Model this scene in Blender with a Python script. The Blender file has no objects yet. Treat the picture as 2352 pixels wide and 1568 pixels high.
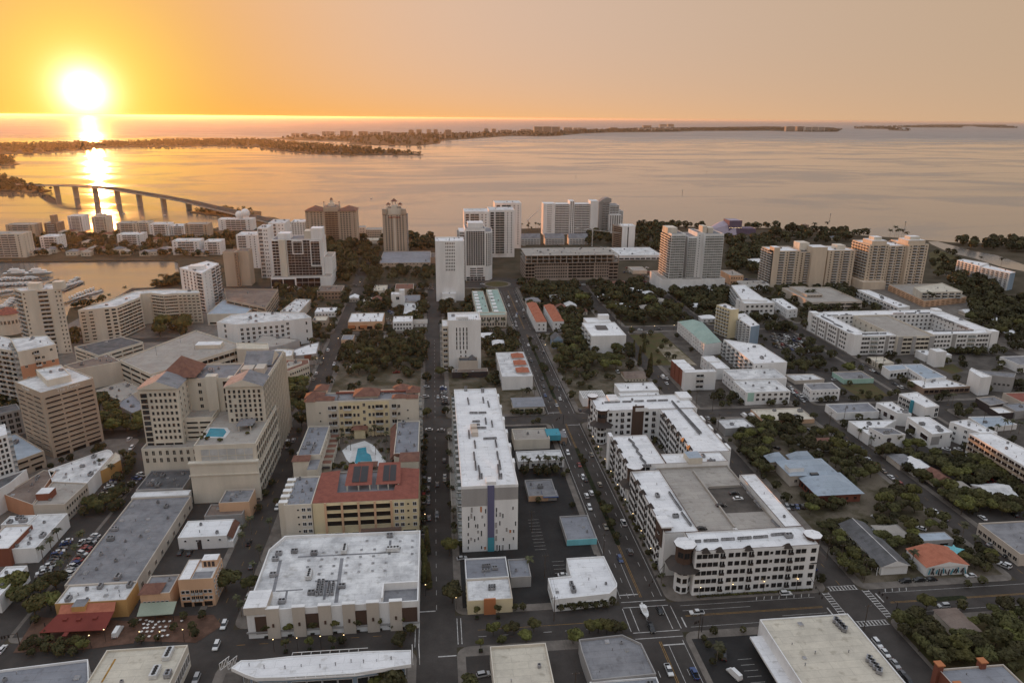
import bpy, math, random
from mathutils import Vector, Matrix
random.seed(7)
sc = bpy.context.scene
col = sc.collection
R_ = math.radians
# ------------------------------------------------------------------ camera
CH = 180.0                      # camera height above the streets, metres
F, W, H = 1640.0, 2352.0, 1568.0
pitch, roll, yaw = math.atan(513/F), R_(0.48), R_(6.2)
_sy, _cy, _cp, _sp = math.sin(yaw), math.cos(yaw), math.cos(pitch), math.sin(pitch)
FW = Vector((_sy*_cp, _cy*_cp, -_sp)); _rt = Vector((_cy, -_sy, 0)); _up = Vector((_sy*_sp, _cy*_sp, _cp))
RT = _rt*math.cos(roll) + _up*math.sin(roll); UP = _up*math.cos(roll) - _rt*math.sin(roll)
cd = bpy.data.cameras.new('camera'); cam = bpy.data.objects.new('camera', cd); col.objects.link(cam)
cam.matrix_world = Matrix.Translation((0, 0, CH)) @ Matrix((RT, UP, -FW)).transposed().to_4x4()
cd.sensor_width = 36; cd.lens = 36*F/W; cd.clip_start = 1; cd.clip_end = 400000
sc.camera = cam
sc.render.resolution_x, sc.render.resolution_y = 1024, 682
# ------------------------------------------------------------------ sky, sun, exposure
SUN_EL, SUN_AZ = R_(1.5), R_(-23.45)
SV = Vector((math.sin(SUN_AZ)*math.cos(SUN_EL), math.cos(SUN_AZ)*math.cos(SUN_EL), math.sin(SUN_EL)))
world = bpy.data.worlds.new('World'); sc.world = world; world.use_nodes = True
nt = world.node_tree; N = nt.nodes; LK = nt.links; N.clear()
def nn(t, **k):
    n = N.new(t)
    for a, b in k.items(): setattr(n, a, b)
    return n
out = nn('ShaderNodeOutputWorld'); bg = nn('ShaderNodeBackground')
sky = nn('ShaderNodeTexSky', sky_type='NISHITA', sun_disc=False, sun_elevation=SUN_EL, sun_rotation=SUN_AZ,
         altitude=100, air_density=1.0, dust_density=4.0, ozone_density=1.0)
tc = nn('ShaderNodeTexCoord')
def math_(op, a, b=None, clamp=False):
    n = nn('ShaderNodeMath', operation=op, use_clamp=clamp)
    for i, v in enumerate((a, b)):
        if v is None: continue
        if isinstance(v, (int, float)): n.inputs[i].default_value = v
        else: LK.new(v, n.inputs[i])
    return n.outputs[0]
def vscale(c, f):
    n = nn('ShaderNodeVectorMath', operation='SCALE')
    if isinstance(c, tuple): n.inputs[0].default_value = c
    else: LK.new(c, n.inputs[0])
    if isinstance(f, (int, float)): n.inputs['Scale'].default_value = f
    else: LK.new(f, n.inputs['Scale'])
    return n.outputs[0]
def vop(op, a, b):
    n = nn('ShaderNodeVectorMath', operation=op)
    for i, v in enumerate((a, b)):
        if isinstance(v, tuple): n.inputs[i].default_value = v
        else: LK.new(v, n.inputs[i])
    return n.outputs[0]
dotn = nn('ShaderNodeVectorMath', operation='DOT_PRODUCT'); LK.new(tc.outputs['Generated'], dotn.inputs[0]); dotn.inputs[1].default_value = SV
ang = math_('ARCCOSINE', math_('MINIMUM', dotn.outputs['Value'], 0.9999999))      # angle from the sun, radians
sepn = nn('ShaderNodeSeparateXYZ'); LK.new(tc.outputs['Generated'], sepn.inputs[0])
elev = math_('MAXIMUM', sepn.outputs['Z'], 0.0)
def gl(k, w, p=1.0): return math_('MULTIPLY', math_('EXPONENT', math_('MULTIPLY', math_('POWER', math_('DIVIDE', ang, w), p), -1.0)), k)
# dusty evening sky: clear-air sky overhead, tan haze low down, orange round the sun and along the western horizon
def mixc(a, b, f):
    n = nn('ShaderNodeMix', data_type='RGBA'); LK.new(f, n.inputs[0]) if not isinstance(f, float) else None
    for i, v in ((6, a), (7, b)):
        if isinstance(v, tuple): n.inputs[i].default_value = (*v, 1)
        else: LK.new(v, n.inputs[i])
    return n.outputs[2]
def mrange(v, a, b):
    n = nn('ShaderNodeMapRange', interpolation_type='SMOOTHSTEP'); LK.new(v, n.inputs['Value']); n.inputs['From Min'].default_value = a; n.inputs['From Max'].default_value = b; return n.outputs[0]
SKY_K = 0.05
air = vop('ADD', vscale(sky.outputs[0], SKY_K), (0.70, 0.74, 0.82))
tan = mixc((0.50, 0.362, 0.240), (0.74, 0.55, 0.46), gl(1.0, 0.80, 2.0))
low = mixc(tan, air, mrange(elev, 0.14, 0.62))
hor = math_('MULTIPLY', math_('EXPONENT', math_('MULTIPLY', elev, -20.0)), gl(0.94, 0.84, 2.0))
low = mixc(low, (0.99, 0.47, 0.13), hor)
col_ = mixc(low, (0.97, 0.43, 0.045), gl(0.96, 0.29, 1.6))
aur = vscale((0.55, 0.80, 0.16), gl(0.62, 0.085, 1.6))
core = vscale((1.0, 0.93, 0.80), gl(4.0, 0.0165, 1.25))
tot = vop('ADD', col_, vop('ADD', aur, core))
LK.new(tot, bg.inputs['Color']); bg.inputs['Strength'].default_value = 1.0
LK.new(bg.outputs[0], out.inputs['Surface'])
sl = bpy.data.lights.new('sun', 'SUN'); sl.energy = 4.6; sl.angle = R_(0.55); sl.color = (1.0, 0.35, 0.085)
so = bpy.data.objects.new('sun', sl); col.objects.link(so); so.rotation_euler = SV.to_track_quat('Z', 'Y').to_euler()
vs = sc.view_settings; vs.view_transform = 'Standard'; vs.look = 'None'; vs.exposure = 0.0; vs.gamma = 1.0; vs.use_curve_mapping = False
sc.cycles.max_bounces = 5; sc.cycles.diffuse_bounces = 3; sc.cycles.glossy_bounces = 3; sc.cycles.volume_bounces = 0
sc.cycles.sample_clamp_indirect = 4.0; sc.cycles.caustics_reflective = False; sc.cycles.caustics_refractive = False
sc.cycles.use_denoising = True
# ------------------------------------------------------------------ picture point -> place
OFF = {'A': 1176.0, 'B': 784.0, 'C': 441.0, 'S': 130.667}
def D(t, u, v): return (588*(int(t[1])-1) + u/4, OFF[t[0]] + v/4)
def PX(x, y, z=0.0):
    d = FW*F + RT*(x-W/2) + UP*(H/2-y); k = (z-CH)/d.z
    return Vector((d.x*k, d.y*k, z))
def P(t, u, v, z=0.0): return PX(*D(t, u, v), z)
def Q(p):
    v = Vector(p) - Vector((0, 0, CH)); k = v.dot(FW); return (W/2 + F*v.dot(RT)/k, H/2 - F*v.dot(UP)/k)
def HT(t, u, v, vb):            # height of a wall from its top and foot
    r = D(t, u, v); by = OFF[t[0]] + vb/4; lo, hi = 0.0, 170.0
    for _ in range(40):
        m = (lo+hi)/2; g = PX(*r, m)
        if Q((g.x, g.y, 0))[1] < by: lo = m
        else: hi = m
    return lo
# ------------------------------------------------------------------ materials
MATS = {}
def mat(name, c, rough=0.8, var=0.12, sc_=0.15, spec=0.3, metal=0.0, emit=0.0, fine=0.0, streak=False, c2=None, th=(0.4, 0.65), rnd=0.0):
    if name in MATS: return MATS[name]
    m = bpy.data.materials.new(name); m.use_nodes = True; t = m.node_tree; n = t.nodes; b = n['Principled BSDF']
    b.inputs['Roughness'].default_value = rough; b.inputs['Metallic'].default_value = metal
    b.inputs['Specular IOR Level'].default_value = spec
    geo = n.new('ShaderNodeNewGeometry')
    mp = n.new('ShaderNodeMapping'); mp.inputs['Scale'].default_value = (1, 1, 0.18) if streak else (1, 1, 1)
    t.links.new(geo.outputs['Position'], mp.inputs['Vector'])
    no = n.new('ShaderNodeTexNoise'); no.inputs['Scale'].default_value = sc_; no.inputs['Detail'].default_value = 6; no.inputs['Roughness'].default_value = 0.65
    t.links.new(mp.outputs[0], no.inputs['Vector'])
    rp = n.new('ShaderNodeValToRGB'); r = rp.color_ramp
    d = c2 if c2 else tuple(x*(1-var*2.2) for x in c)
    r.elements[0].position, r.elements[1].position = th
    r.elements[0].color = (*d, 1); r.elements[1].color = (*c, 1)
    t.links.new(no.outputs['Fac'], rp.inputs['Fac']); cur = rp.outputs['Color']
    if fine:
        n2 = n.new('ShaderNodeTexNoise'); n2.inputs['Scale'].default_value = 1.7; n2.inputs['Detail'].default_value = 4
        t.links.new(geo.outputs['Position'], n2.inputs['Vector'])
        mr = n.new('ShaderNodeMapRange'); mr.inputs['To Min'].default_value = 1-fine; mr.inputs['To Max'].default_value = 1+fine
        t.links.new(n2.outputs['Fac'], mr.inputs['Value'])
        hs = n.new('ShaderNodeHueSaturation'); t.links.new(cur, hs.inputs['Color']); t.links.new(mr.outputs[0], hs.inputs['Value']); cur = hs.outputs[0]
    if rnd:
        oi = n.new('ShaderNodeObjectInfo'); mr = n.new('ShaderNodeMapRange'); mr.inputs['To Min'].default_value = 1-rnd; mr.inputs['To Max'].default_value = 1+rnd
        t.links.new(oi.outputs['Random'], mr.inputs['Value'])
        hs = n.new('ShaderNodeHueSaturation'); t.links.new(cur, hs.inputs['Color']); t.links.new(mr.outputs[0], hs.inputs['Value'])
        mh = n.new('ShaderNodeMapRange'); mh.inputs['To Min'].default_value = 0.48; mh.inputs['To Max'].default_value = 0.52
        t.links.new(oi.outputs['Random'], mh.inputs['Value']); t.links.new(mh.outputs[0], hs.inputs['Hue']); cur = hs.outputs[0]
    t.links.new(cur, b.inputs['Base Color'])
    if emit:
        b.inputs['Emission Color'].default_value = (*c, 1); b.inputs['Emission Strength'].default_value = emit
    MATS[name] = m; return m
def wallc(name, c, var=0.07): return mat(name, c, 0.85, var, 0.12, 0.2, streak=True, fine=0.05)
wallc('white', (0.80, 0.80, 0.79)); wallc('cream', (0.66, 0.61, 0.52)); wallc('tan', (0.47, 0.39, 0.31)); wallc('beige', (0.56, 0.50, 0.43))
wallc('peach', (0.66, 0.43, 0.28)); wallc('yellow', (0.72, 0.62, 0.41)); wallc('brown', (0.33, 0.24, 0.18)); wallc('grey', (0.36, 0.35, 0.34))
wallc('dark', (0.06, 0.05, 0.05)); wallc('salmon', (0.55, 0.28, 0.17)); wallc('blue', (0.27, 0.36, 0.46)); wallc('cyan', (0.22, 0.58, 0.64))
wallc('teal', (0.07, 0.30, 0.38)); wallc('purple', (0.13, 0.13, 0.22)); wallc('hallpurple', (0.17, 0.13, 0.19)); wallc('peachcream', (0.66, 0.55, 0.43)); wallc('siteconc', (0.40, 0.33, 0.28)); wallc('orange', (0.50, 0.20, 0.09)); wallc('brick', (0.24, 0.09, 0.06)); wallc('bronze', (0.10, 0.065, 0.05))
wallc('orange_yellow', (0.56, 0.33, 0.13)); wallc('mint', (0.38, 0.58, 0.50)); wallc('royal', (0.05, 0.13, 0.40)); wallc('concrete', (0.42, 0.39, 0.35))
def roofc(name, c, c2, s=0.10, th=(0.35, 0.6)):
    m = mat(name, c, 0.9, 0.1, s, 0.15, fine=0.10, c2=c2, th=th)
    if name.startswith('r_'):       # sheets of roofing felt with visible laps
        t = m.node_tree; n = t.nodes; b = n['Principled BSDF']; src = b.inputs['Base Color'].links[0].from_socket
        g = n.new('ShaderNodeNewGeometry'); br = n.new('ShaderNodeTexBrick'); br.inputs['Scale'].default_value = 1.0; br.inputs['Brick Width'].default_value = 11.0; br.inputs['Row Height'].default_value = 3.2; br.inputs['Mortar Size'].default_value = 0.07; br.inputs['Mortar Smooth'].default_value = 0.3
        br.inputs['Color1'].default_value = (1, 1, 1, 1); br.inputs['Color2'].default_value = (.91, .91, .92, 1); br.inputs['Mortar'].default_value = (.70, .70, .70, 1); t.links.new(g.outputs['Position'], br.inputs['Vector'])
        st = n.new('ShaderNodeTexNoise'); st.inputs['Scale'].default_value = .33; st.inputs['Detail'].default_value = 3; t.links.new(g.outputs['Position'], st.inputs['Vector'])
        sr = n.new('ShaderNodeValToRGB'); sr.color_ramp.elements[0].position = .60; sr.color_ramp.elements[1].position = .70; sr.color_ramp.elements[0].color = (1, 1, 1, 1); sr.color_ramp.elements[1].color = (.78, .77, .75, 1); t.links.new(st.outputs['Fac'], sr.inputs['Fac'])
        cur = src
        for q in (br.outputs['Color'], sr.outputs['Color']):
            mx = n.new('ShaderNodeMix'); mx.data_type = 'RGBA'; mx.blend_type = 'MULTIPLY'; mx.inputs[0].default_value = 1.0; t.links.new(cur, mx.inputs[6]); t.links.new(q, mx.inputs[7]); cur = mx.outputs[2]
        t.links.new(cur, b.inputs['Base Color'])
    return m
roofc('r_white', (0.82, 0.82, 0.82), (0.70, 0.70, 0.70)); roofc('r_dirty', (0.74, 0.74, 0.73), (0.46, 0.46, 0.46), 0.14)
roofc('r_grey', (0.26, 0.26, 0.27), (0.18, 0.18, 0.19), 0.16); roofc('r_dark', (0.15, 0.15, 0.155), (0.09, 0.09, 0.09), 0.15)
roofc('r_cream', (0.62, 0.57, 0.47), (0.50, 0.46, 0.38), 0.13); roofc('r_deck', (0.40, 0.37, 0.33), (0.33, 0.30, 0.27), 0.09)
roofc('r_brown', (0.24, 0.19, 0.16), (0.16, 0.12, 0.10)); roofc('r_blue', (0.38, 0.44, 0.50), (0.32, 0.37, 0.42)); roofc('r_bluegrey', (0.27, 0.28, 0.305), (0.21, 0.215, 0.235))
roofc('t_red', (0.275, 0.10, 0.075), (0.21, 0.075, 0.058), 0.4); roofc('t_orange', (0.42, 0.16, 0.10), (0.33, 0.12, 0.075), 0.4); roofc('t_brown', (0.22, 0.115, 0.085), (0.15, 0.075, 0.06), 0.4)
roofc('t_green', (0.33, 0.43, 0.385), (0.28, 0.37, 0.33)); roofc('awn_green', (0.30, 0.34, 0.27), (0.25, 0.29, 0.23)); roofc('awn_red', (0.20, 0.05, 0.04), (0.16, 0.04, 0.032)); roofc('hall', (0.40, 0.35, 0.42), (0.34, 0.30, 0.36))
mat('glass', (0.03, 0.032, 0.035), 0.12, 0.2, 0.3, 0.6); mat('glass_g', (0.24, 0.27, 0.25), 0.15, 0.2, 0.3, 0.6); mat('glass_d', (0.045, 0.03, 0.03), 0.22, 0.2, 0.3, 0.5)
mat('void_shade', (0.02, 0.017, 0.015), 0.9); mat('rail', (0.55, 0.56, 0.56), 0.5); mat('frame_d', (0.05, 0.04, 0.035), 0.6); mat('frame_w', (0.72, 0.71, 0.69), 0.6)  # near-black panes put the shade inside open slots into colour
mat('metal', (0.30, 0.30, 0.31), 0.5, 0.15, 0.8, 0.4, rnd=0.25); mat('metal_w', (0.60, 0.60, 0.59), 0.5, 0.1, 0.8, rnd=0.1); mat('fan', (0.025, 0.025, 0.025), 0.6)
mat('asphalt', (0.074, 0.065, 0.059), 0.9, 0.16, 0.06, 0.2, fine=0.18); mat('asphalt_d', (0.038, 0.036, 0.035), 0.9, 0.15, 0.08, 0.2, fine=0.2)
mat('paving', (0.20, 0.175, 0.152), 0.9, 0.15, 0.2, 0.2, fine=0.12); mat('brickpave', (0.15, 0.085, 0.06), 0.9, 0.15, 0.3, 0.2, fine=0.15)
mat('lotgrey', (0.118, 0.103, 0.090), 0.9, 0.2, 0.12, 0.2, fine=0.15)
mat('grass', (0.075, 0.080, 0.032), 0.95, 0.2, 0.15, 0.1, c2=(0.10, 0.075, 0.04), fine=0.25); mat('sand', (0.34, 0.29, 0.23), 0.95, 0.2, 0.10, 0.1, c2=(0.14, 0.12, 0.07), fine=0.2)
mat('park', (0.070, 0.060, 0.036), 0.95, 0.2, 0.06, 0.1, c2=(0.15, 0.125, 0.095), fine=0.25, th=(0.42, 0.58)); mat('land', (0.045, 0.040, 0.025), 0.95, 0.2, 0.03, 0.1, c2=(0.085, 0.07, 0.05), fine=0.2); mat('hedge', (0.030, 0.036, 0.014), 0.9, 0.3, 0.8, 0.2, fine=0.3)
mat('paint_w', (0.62, 0.60, 0.57), 0.8, 0.2, 0.6, 0.2); mat('paint_y', (0.45, 0.25, 0.06), 0.8, 0.2, 0.6, 0.2)
mat('pool', (0.06, 0.32, 0.42), 0.1, 0.1, 0.3, 0.5); mat('solar', (0.018, 0.018, 0.022), 0.35, 0.1, 0.5, 0.4); mat('soffit', (0.5, 0.48, 0.45), 0.8)
mat('leaf', (0.092, 0.086, 0.032), 0.75, 0.25, 0.25, 0.25, rnd=0.35); mat('leaf_b', (0.14, 0.135, 0.040), 0.75, 0.25, 0.25, 0.25, rnd=0.3)
mat('leaf_p', (0.085, 0.084, 0.040), 0.7, 0.25, 0.4, 0.3, rnd=0.3); mat('leaf_far', (0.078, 0.073, 0.030), 0.8, 0.3, 0.05, 0.2); mat('bark', (0.10, 0.075, 0.055), 0.9, 0.2, 1.0); mat('palmbark', (0.20, 0.165, 0.13), 0.9, 0.2, 1.5)
for nme, c in dict(car_white=(.68, .68, .67), car_silver=(.38, .38, .38), car_black=(.012, .012, .013), car_grey=(.09, .09, .095), car_red=(.25, .02, .015), car_blue=(.03, .06, .17), car_tan=(.30, .26, .20)).items():
    mat(nme, c, 0.28, 0.02, 1.0, 0.6)
mat('tyre', (.012, .012, .012), .9); mat('hub', (.4, .4, .4), .4); mat('lamp_red', (.35, .01, .008), .3); mat('lamp_clear', (.7, .68, .6), .3)
mat('lit', (1.0, 0.72, 0.36), 0.5, 0, emit=5.0); mat('boat', (.72, .72, .71), .35, .03, 1); mat('wood', (.20, .15, .11), .8, .2, 1.0)
mat('letters', (.82, .80, .76), .6)
# ------------------------------------------------------------------ meshes
class M:
    def __init__(s): s.v = []; s.f = []; s.m = []; s.ms = []
    def mi(s, m):
        if m not in s.ms: s.ms.append(m)
        return s.ms.index(m)
    def face(s, pts, m):
        k = len(s.v); s.v += [tuple(p) for p in pts]; s.f.append(tuple(range(k, k+len(pts)))); s.m.append(s.mi(m))
    def box(s, x0, x1, y0, y1, z0, z1, m, top=None, bottom=False):
        a = [(x0, y0, z0), (x1, y0, z0), (x1, y1, z0), (x0, y1, z0), (x0, y0, z1), (x1, y0, z1), (x1, y1, z1), (x0, y1, z1)]
        for q in ((0, 1, 5, 4), (1, 2, 6, 5), (2, 3, 7, 6), (3, 0, 4, 7)): s.face([a[i] for i in q], m)
        s.face([a[i] for i in (4, 5, 6, 7)], top or m)
        if bottom: s.face([a[i] for i in (3, 2, 1, 0)], m)
    def prism(s, poly, z0, z1, m, top=None):
        n = len(poly)
        for i in range(n):
            a, b = poly[i], poly[(i+1) % n]
            s.face([(a[0], a[1], z0), (b[0], b[1], z0), (b[0], b[1], z1), (a[0], a[1], z1)], m)
        s.face([(p[0], p[1], z1) for p in poly], top or m)
    def tube(s, a, b, r0, r1, m, n=6, cap=True):
        a, b = Vector(a), Vector(b); d = (b-a).normalized(); u = d.orthogonal().normalized(); w = d.cross(u)
        A = [a+(u*math.cos(2*math.pi*i/n)+w*math.sin(2*math.pi*i/n))*r0 for i in range(n)]
        B = [b+(u*math.cos(2*math.pi*i/n)+w*math.sin(2*math.pi*i/n))*r1 for i in range(n)]
        for i in range(n): s.face([A[i], A[(i+1) % n], B[(i+1) % n], B[i]], m)
        if cap: s.face(B, m)
    def hip(s, x0, x1, y0, y1, z, rise, m, ov=0.6, gable=None, axis=None, wallm=None):
        X0, X1, Y0, Y1 = x0-ov, x1+ov, y0-ov, y1+ov; w, d = X1-X0, Y1-Y0
        ax = axis or ('x' if w > d else 'y'); k = min(w, d)/2
        if gable: k = 0
        if ax == 'x': a, b = (X0+k, (Y0+Y1)/2, z+rise), (X1-k, (Y0+Y1)/2, z+rise)
        else: a, b = ((X0+X1)/2, Y0+k, z+rise), ((X0+X1)/2, Y1-k, z+rise)
        c = [(X0, Y0, z), (X1, Y0, z), (X1, Y1, z), (X0, Y1, z)]; g = wallm or m
        if ax == 'x':
            s.face([c[0], c[1], b, a], m); s.face([c[1], c[2], b], g if gable else m); s.face([c[2], c[3], a, b], m); s.face([c[3], c[0], a], g if gable else m)
        else:
            s.face([c[0], c[1], a], g if gable else m); s.face([c[1], c[2], b, a], m); s.face([c[2], c[3], b], g if gable else m); s.face([c[3], c[0], a, b], m)
        s.face([(p[0], p[1], z-0.02) for p in reversed(c)], m)
    def mesh(s, name):
        me = bpy.data.meshes.new(name); me.from_pydata(s.v, [], s.f)
        for m in s.ms: me.materials.append(MATS[m])
        me.polygons.foreach_set('material_index', s.m); me.update(); return me
def link(name, me, parent=None, loc=None, rot=None, scl=None):
    o = bpy.data.objects.new(name, me); col.objects.link(o)
    if parent is not None:
        o.parent = parent
    if loc is not None: o.location = loc
    if rot is not None: o.rotation_euler = (0, 0, rot)
    if scl is not None: o.scale = scl if isinstance(scl, tuple) else (scl, scl, scl)
    return o
def tag(o, label, cat, group=None, kind=None):
    if label: o['label'] = label
    if cat: o['category'] = cat
    if group: o['group'] = group
    if kind: o['kind'] = kind
    return o
def inset(poly, d):
    n = len(poly); outp = []
    for i in range(n):
        a, b, c = Vector(poly[i-1][:2]), Vector(poly[i][:2]), Vector(poly[(i+1) % n][:2])
        e1, e2 = (b-a).normalized(), (c-b).normalized(); n1, n2 = Vector((-e1.y, e1.x)), Vector((-e2.y, e2.x))
        k = n1+n2
        if k.length < 0.2: outp.append(tuple(b+n1*d)); continue
        k = k.normalized(); outp.append(tuple(b + k*min(d/max(k.dot(n1), 0.25), 3*d)))
    return outp
def inside(p, poly):
    x, y = p[0], p[1]; c = False; n = len(poly)
    for i in range(n):
        a, b = poly[i], poly[i-1]
        if (a[1] > y) != (b[1] > y) and x < (b[0]-a[0])*(y-a[1])/(b[1]-a[1])+a[0]: c = not c
    return c
FOOT = []                       # footprints, kept clear of trees
# ------------------------------------------------------------------ building kit
WC = {}
def win_mesh(w, h, fr, gl, mul=1, dep=0.16, ft=0.12):
    k = ('w', round(w, 1), round(h, 1), fr, gl, mul, dep)
    if k in WC: return WC[k]
    w, h = k[1], k[2]; m = M(); x0, x1, z0, z1 = -w/2, w/2, -h/2, h/2; t = min(ft, w*.16)
    m.face([(x0, -.03, z0), (x1, -.03, z0), (x1, -.03, z1), (x0, -.03, z1)], gl)
    m.box(x0-t, x0, -dep, 0, z0-t, z1+t, fr, bottom=True); m.box(x1, x1+t, -dep, 0, z0-t, z1+t, fr, bottom=True)
    m.box(x0, x1, -dep, 0, z1, z1+t, fr, bottom=True); m.box(x0, x1, -dep-.06, 0, z0-t, z0, fr, bottom=True)
    for i in range(1, mul+1):
        x = x0+w*i/(mul+1); m.box(x-.05, x+.05, -dep*.7, -.03, z0, z1, fr)
    WC[k] = m.mesh('window'); return WC[k]
def balc_mesh(w, h, d, wl, gl, rl):
    k = ('b', round(w, 1), round(h, 1), round(d, 1), wl, gl, rl)
    if k in WC: return WC[k]
    w, h, d = k[1:4]; m = M(); x0, x1, z0, z1 = -w/2, w/2, -h/2, h/2
    m.face([(x0, -.04, z0), (x1, -.04, z0), (x1, -.04, z1), (x0, -.04, z1)], gl)
    m.box(x0-.1, x1+.1, -d, 0, z0-.25, z0, wl, bottom=True)
    m.box(x0, x1, -d+.02, -d+.10, z0, z0+1.0, rl); m.box(x0, x0+.08, -d+.10, 0, z0, z0+1.0, rl); m.box(x1-.08, x1, -d+.10, 0, z0, z0+1.0, rl)
    m.box(-.06, .06, -.12, -.04, z0, z1, wl)
    WC[k] = m.mesh('balcony'); return WC[k]
AC = {}
def ac_mesh(i):
    if i in AC: return AC[i]
    m = M()
    if i == 0:      # package unit with two fans
        m.box(-1.3, 1.3, -.9, .9, .25, 1.5, 'metal'); m.box(-1.2, 1.2, -.8, .8, 0, .25, 'frame_d')
        for x in (-.6, .6): m.tube((x, 0, 1.5), (x, 0, 1.68), .48, .45, 'fan', 8)
    elif i == 1:    # small condenser
        m.box(-.5, .5, -.5, .5, .15, 1.2, 'metal'); m.tube((0, 0, 1.2), (0, 0, 1.3), .38, .36, 'fan', 8); m.box(-.4, .4, -.4, .4, 0, .15, 'frame_d')
    elif i == 2:    # curb and hatch
        m.box(-.7, .7, -.7, .7, 0, .5, 'metal_w'); m.hip(-.7, .7, -.7, .7, .52, .25, 'metal', .05)
    elif i == 3:    # pipe vent
        m.tube((0, 0, 0), (0, 0, .9), .14, .14, 'metal', 6); m.tube((0, 0, .9), (0, 0, 1.05), .26, .2, 'metal', 6)
    elif i == 4:    # tall chiller
        m.box(-2.6, 2.6, -1.1, 1.1, .3, 2.0, 'metal_w'); m.box(-2.4, 2.4, -1, 1, 0, .3, 'frame_d')
        for x in (-1.9, -.65, .65, 1.9): m.tube((x, 0, 2.0), (x, 0, 2.2), .5, .48, 'fan', 8)
    AC[i] = m.mesh(('rooftop_unit', 'condenser', 'roof_hatch', 'vent_pipe', 'chiller')[i]); return AC[i]
ACN = ('air_conditioner', 'condenser', 'roof_hatch', 'vent_pipe', 'chiller')
BLDS = []
class Bd:
    def __init__(s, name, label, cat='building', group=None):
        s.short = label.split('|')[0]; s.label = label.replace('|', ' ').replace('  ', ' '); s.name = name; s.cat = cat; s.group = group
        s.root = None; s.nw = 0; s.over = M(); s.rng = random.Random(hash_(name+label)); s.foot = []; s.roofs = []; BLDS.append(s)
    def ensure(s, c):
        if s.root is None:
            s.root = bpy.data.objects.new(s.name, None); col.objects.link(s.root); s.root.location = (c[0], c[1], 0); s.root.empty_display_size = 2
            tag(s.root, s.label, s.cat, s.group); s.c = c; s.inv = Matrix.Translation((-c[0], -c[1], 0))
    def add(s, name, me, loc=None, rot=None, scl=None, par=None):
        o = link(name, me, par or s.root, loc, rot, scl)
        if par is None: o.matrix_parent_inverse = s.inv
        return o
    def part(s, name, m): return s.add(name, m.mesh(name)) if m.f else None
    def blk(s, t, pts, h=None, by=None, bi=0, snap=1, **k):
        if h is None: h = HT(t, *pts[bi], by) - k.get('par', .6)
        zt = h + k.get('par', .6)
        w = [P(t, *p, zt) for p in pts]
        if snap and len(w) == 4:
            x0, x1, y0, y1 = (w[0].x+w[3].x)/2, (w[1].x+w[2].x)/2, (w[0].y+w[1].y)/2, (w[2].y+w[3].y)/2
            w = [(x0, y0), (x1, y0), (x1, y1), (x0, y1)]
        return s.wp([(p[0], p[1]) for p in w], h, **k)
    def fb(s, t, u0, u1, vt, vb, dep, **k):           # box whose front wall fills u0..u1, top vt, foot vb
        par = k.get('par', .6); h = HT(t, u0, vt, vb); a, b = P(t, u0, vt, h), P(t, u1, vt, h); y = (a.y+b.y)/2
        return s.wp([(a.x, y), (b.x, y), (b.x, y+dep), (a.x, y+dep)], h-par, **k)
    def wb(s, x0, x1, y0, y1, h, **k): return s.wp([(x0, y0), (x1, y0), (x1, y1), (x0, y1)], h, **k)
    def wp(s, poly, h, z0=0.0, wall='white', roof='r_white', par=.6, fac=None, ac=0, name='wall', cap=None, foot=True, roofname='roof', pt=.35):
        c = (sum(p[0] for p in poly)/len(poly), sum(p[1] for p in poly)/len(poly)); s.ensure(c)
        if foot and z0 < 3: FOOT.append(poly); s.foot.append(poly)
        m = M(); n = len(poly)
        for i in range(n):
            a, b = poly[i], poly[(i+1) % n]
            m.face([(*a, z0-(.3 if z0 == 0 else 0)), (*b, z0-(.3 if z0 == 0 else 0)), (*b, h+par), (*a, h+par)], wall)
        if par > 0:
            q = inset(poly, pt)
            for i in range(n):
                a, b, cc, dd = poly[i], poly[(i+1) % n], q[(i+1) % n], q[i]
                m.face([(*a, h+par), (*b, h+par), (*cc, h+par), (*dd, h+par)], cap or (wall if wall in ('white', 'cream', 'beige', 'tan', 'grey', 'concrete') else 'beige'))
                m.face([(*dd, h+par), (*cc, h+par), (*cc, h), (*dd, h)], wall if wall in ('white', 'cream', 'beige', 'tan', 'grey', 'concrete') else 'beige')
        else: q = poly
        s.part(name, m); r = M(); r.face([(*p, h+.004) for p in q], roof); s.roofs.append((poly, h, s.part(roofname, r)))
        zt = h+par
        if fac == 'a': fac = {i: [('a',)] for i in range(n)}
        for i, specs in (fac or {}).items():
            a, b = Vector(poly[i]), Vector(poly[(i+1) % n]); e = b-a
            nrm = Vector((e.y, -e.x)); mid = (a+b)/2
            if nrm.dot(-mid) < -0.15*nrm.length*mid.length: continue
            for sp in specs: s.facade(a, b, z0, zt, sp, wall)
        if ac: s.clutter(poly, h, ac)
        return dict(poly=poly, h=h, x0=min(p[0] for p in poly), x1=max(p[0] for p in poly), y0=min(p[1] for p in poly), y1=max(p[1] for p in poly))
    def onroof(s, x, y, z):
        c = [r for r in s.roofs if abs(r[1]-z) < .6 and inside((x, y), r[0])]; return c[0][2] if c else None
    def put(s, a, e, rot, x, z, me, name, y=0.0):
        p = a + e*x
        if s.nw < 300: s.nw += 1; s.add(name, me, (p.x, p.y, z), rot)
        else:
            cs, sn = math.cos(rot), math.sin(rot); nm = [mm.name for mm in me.materials]
            for pl in me.polygons:
                s.over.face([(p.x+me.vertices[i].co.x*cs-me.vertices[i].co.y*sn, p.y+me.vertices[i].co.x*sn+me.vertices[i].co.y*cs, z+me.vertices[i].co.z) for i in pl.vertices], nm[pl.material_index])
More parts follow.
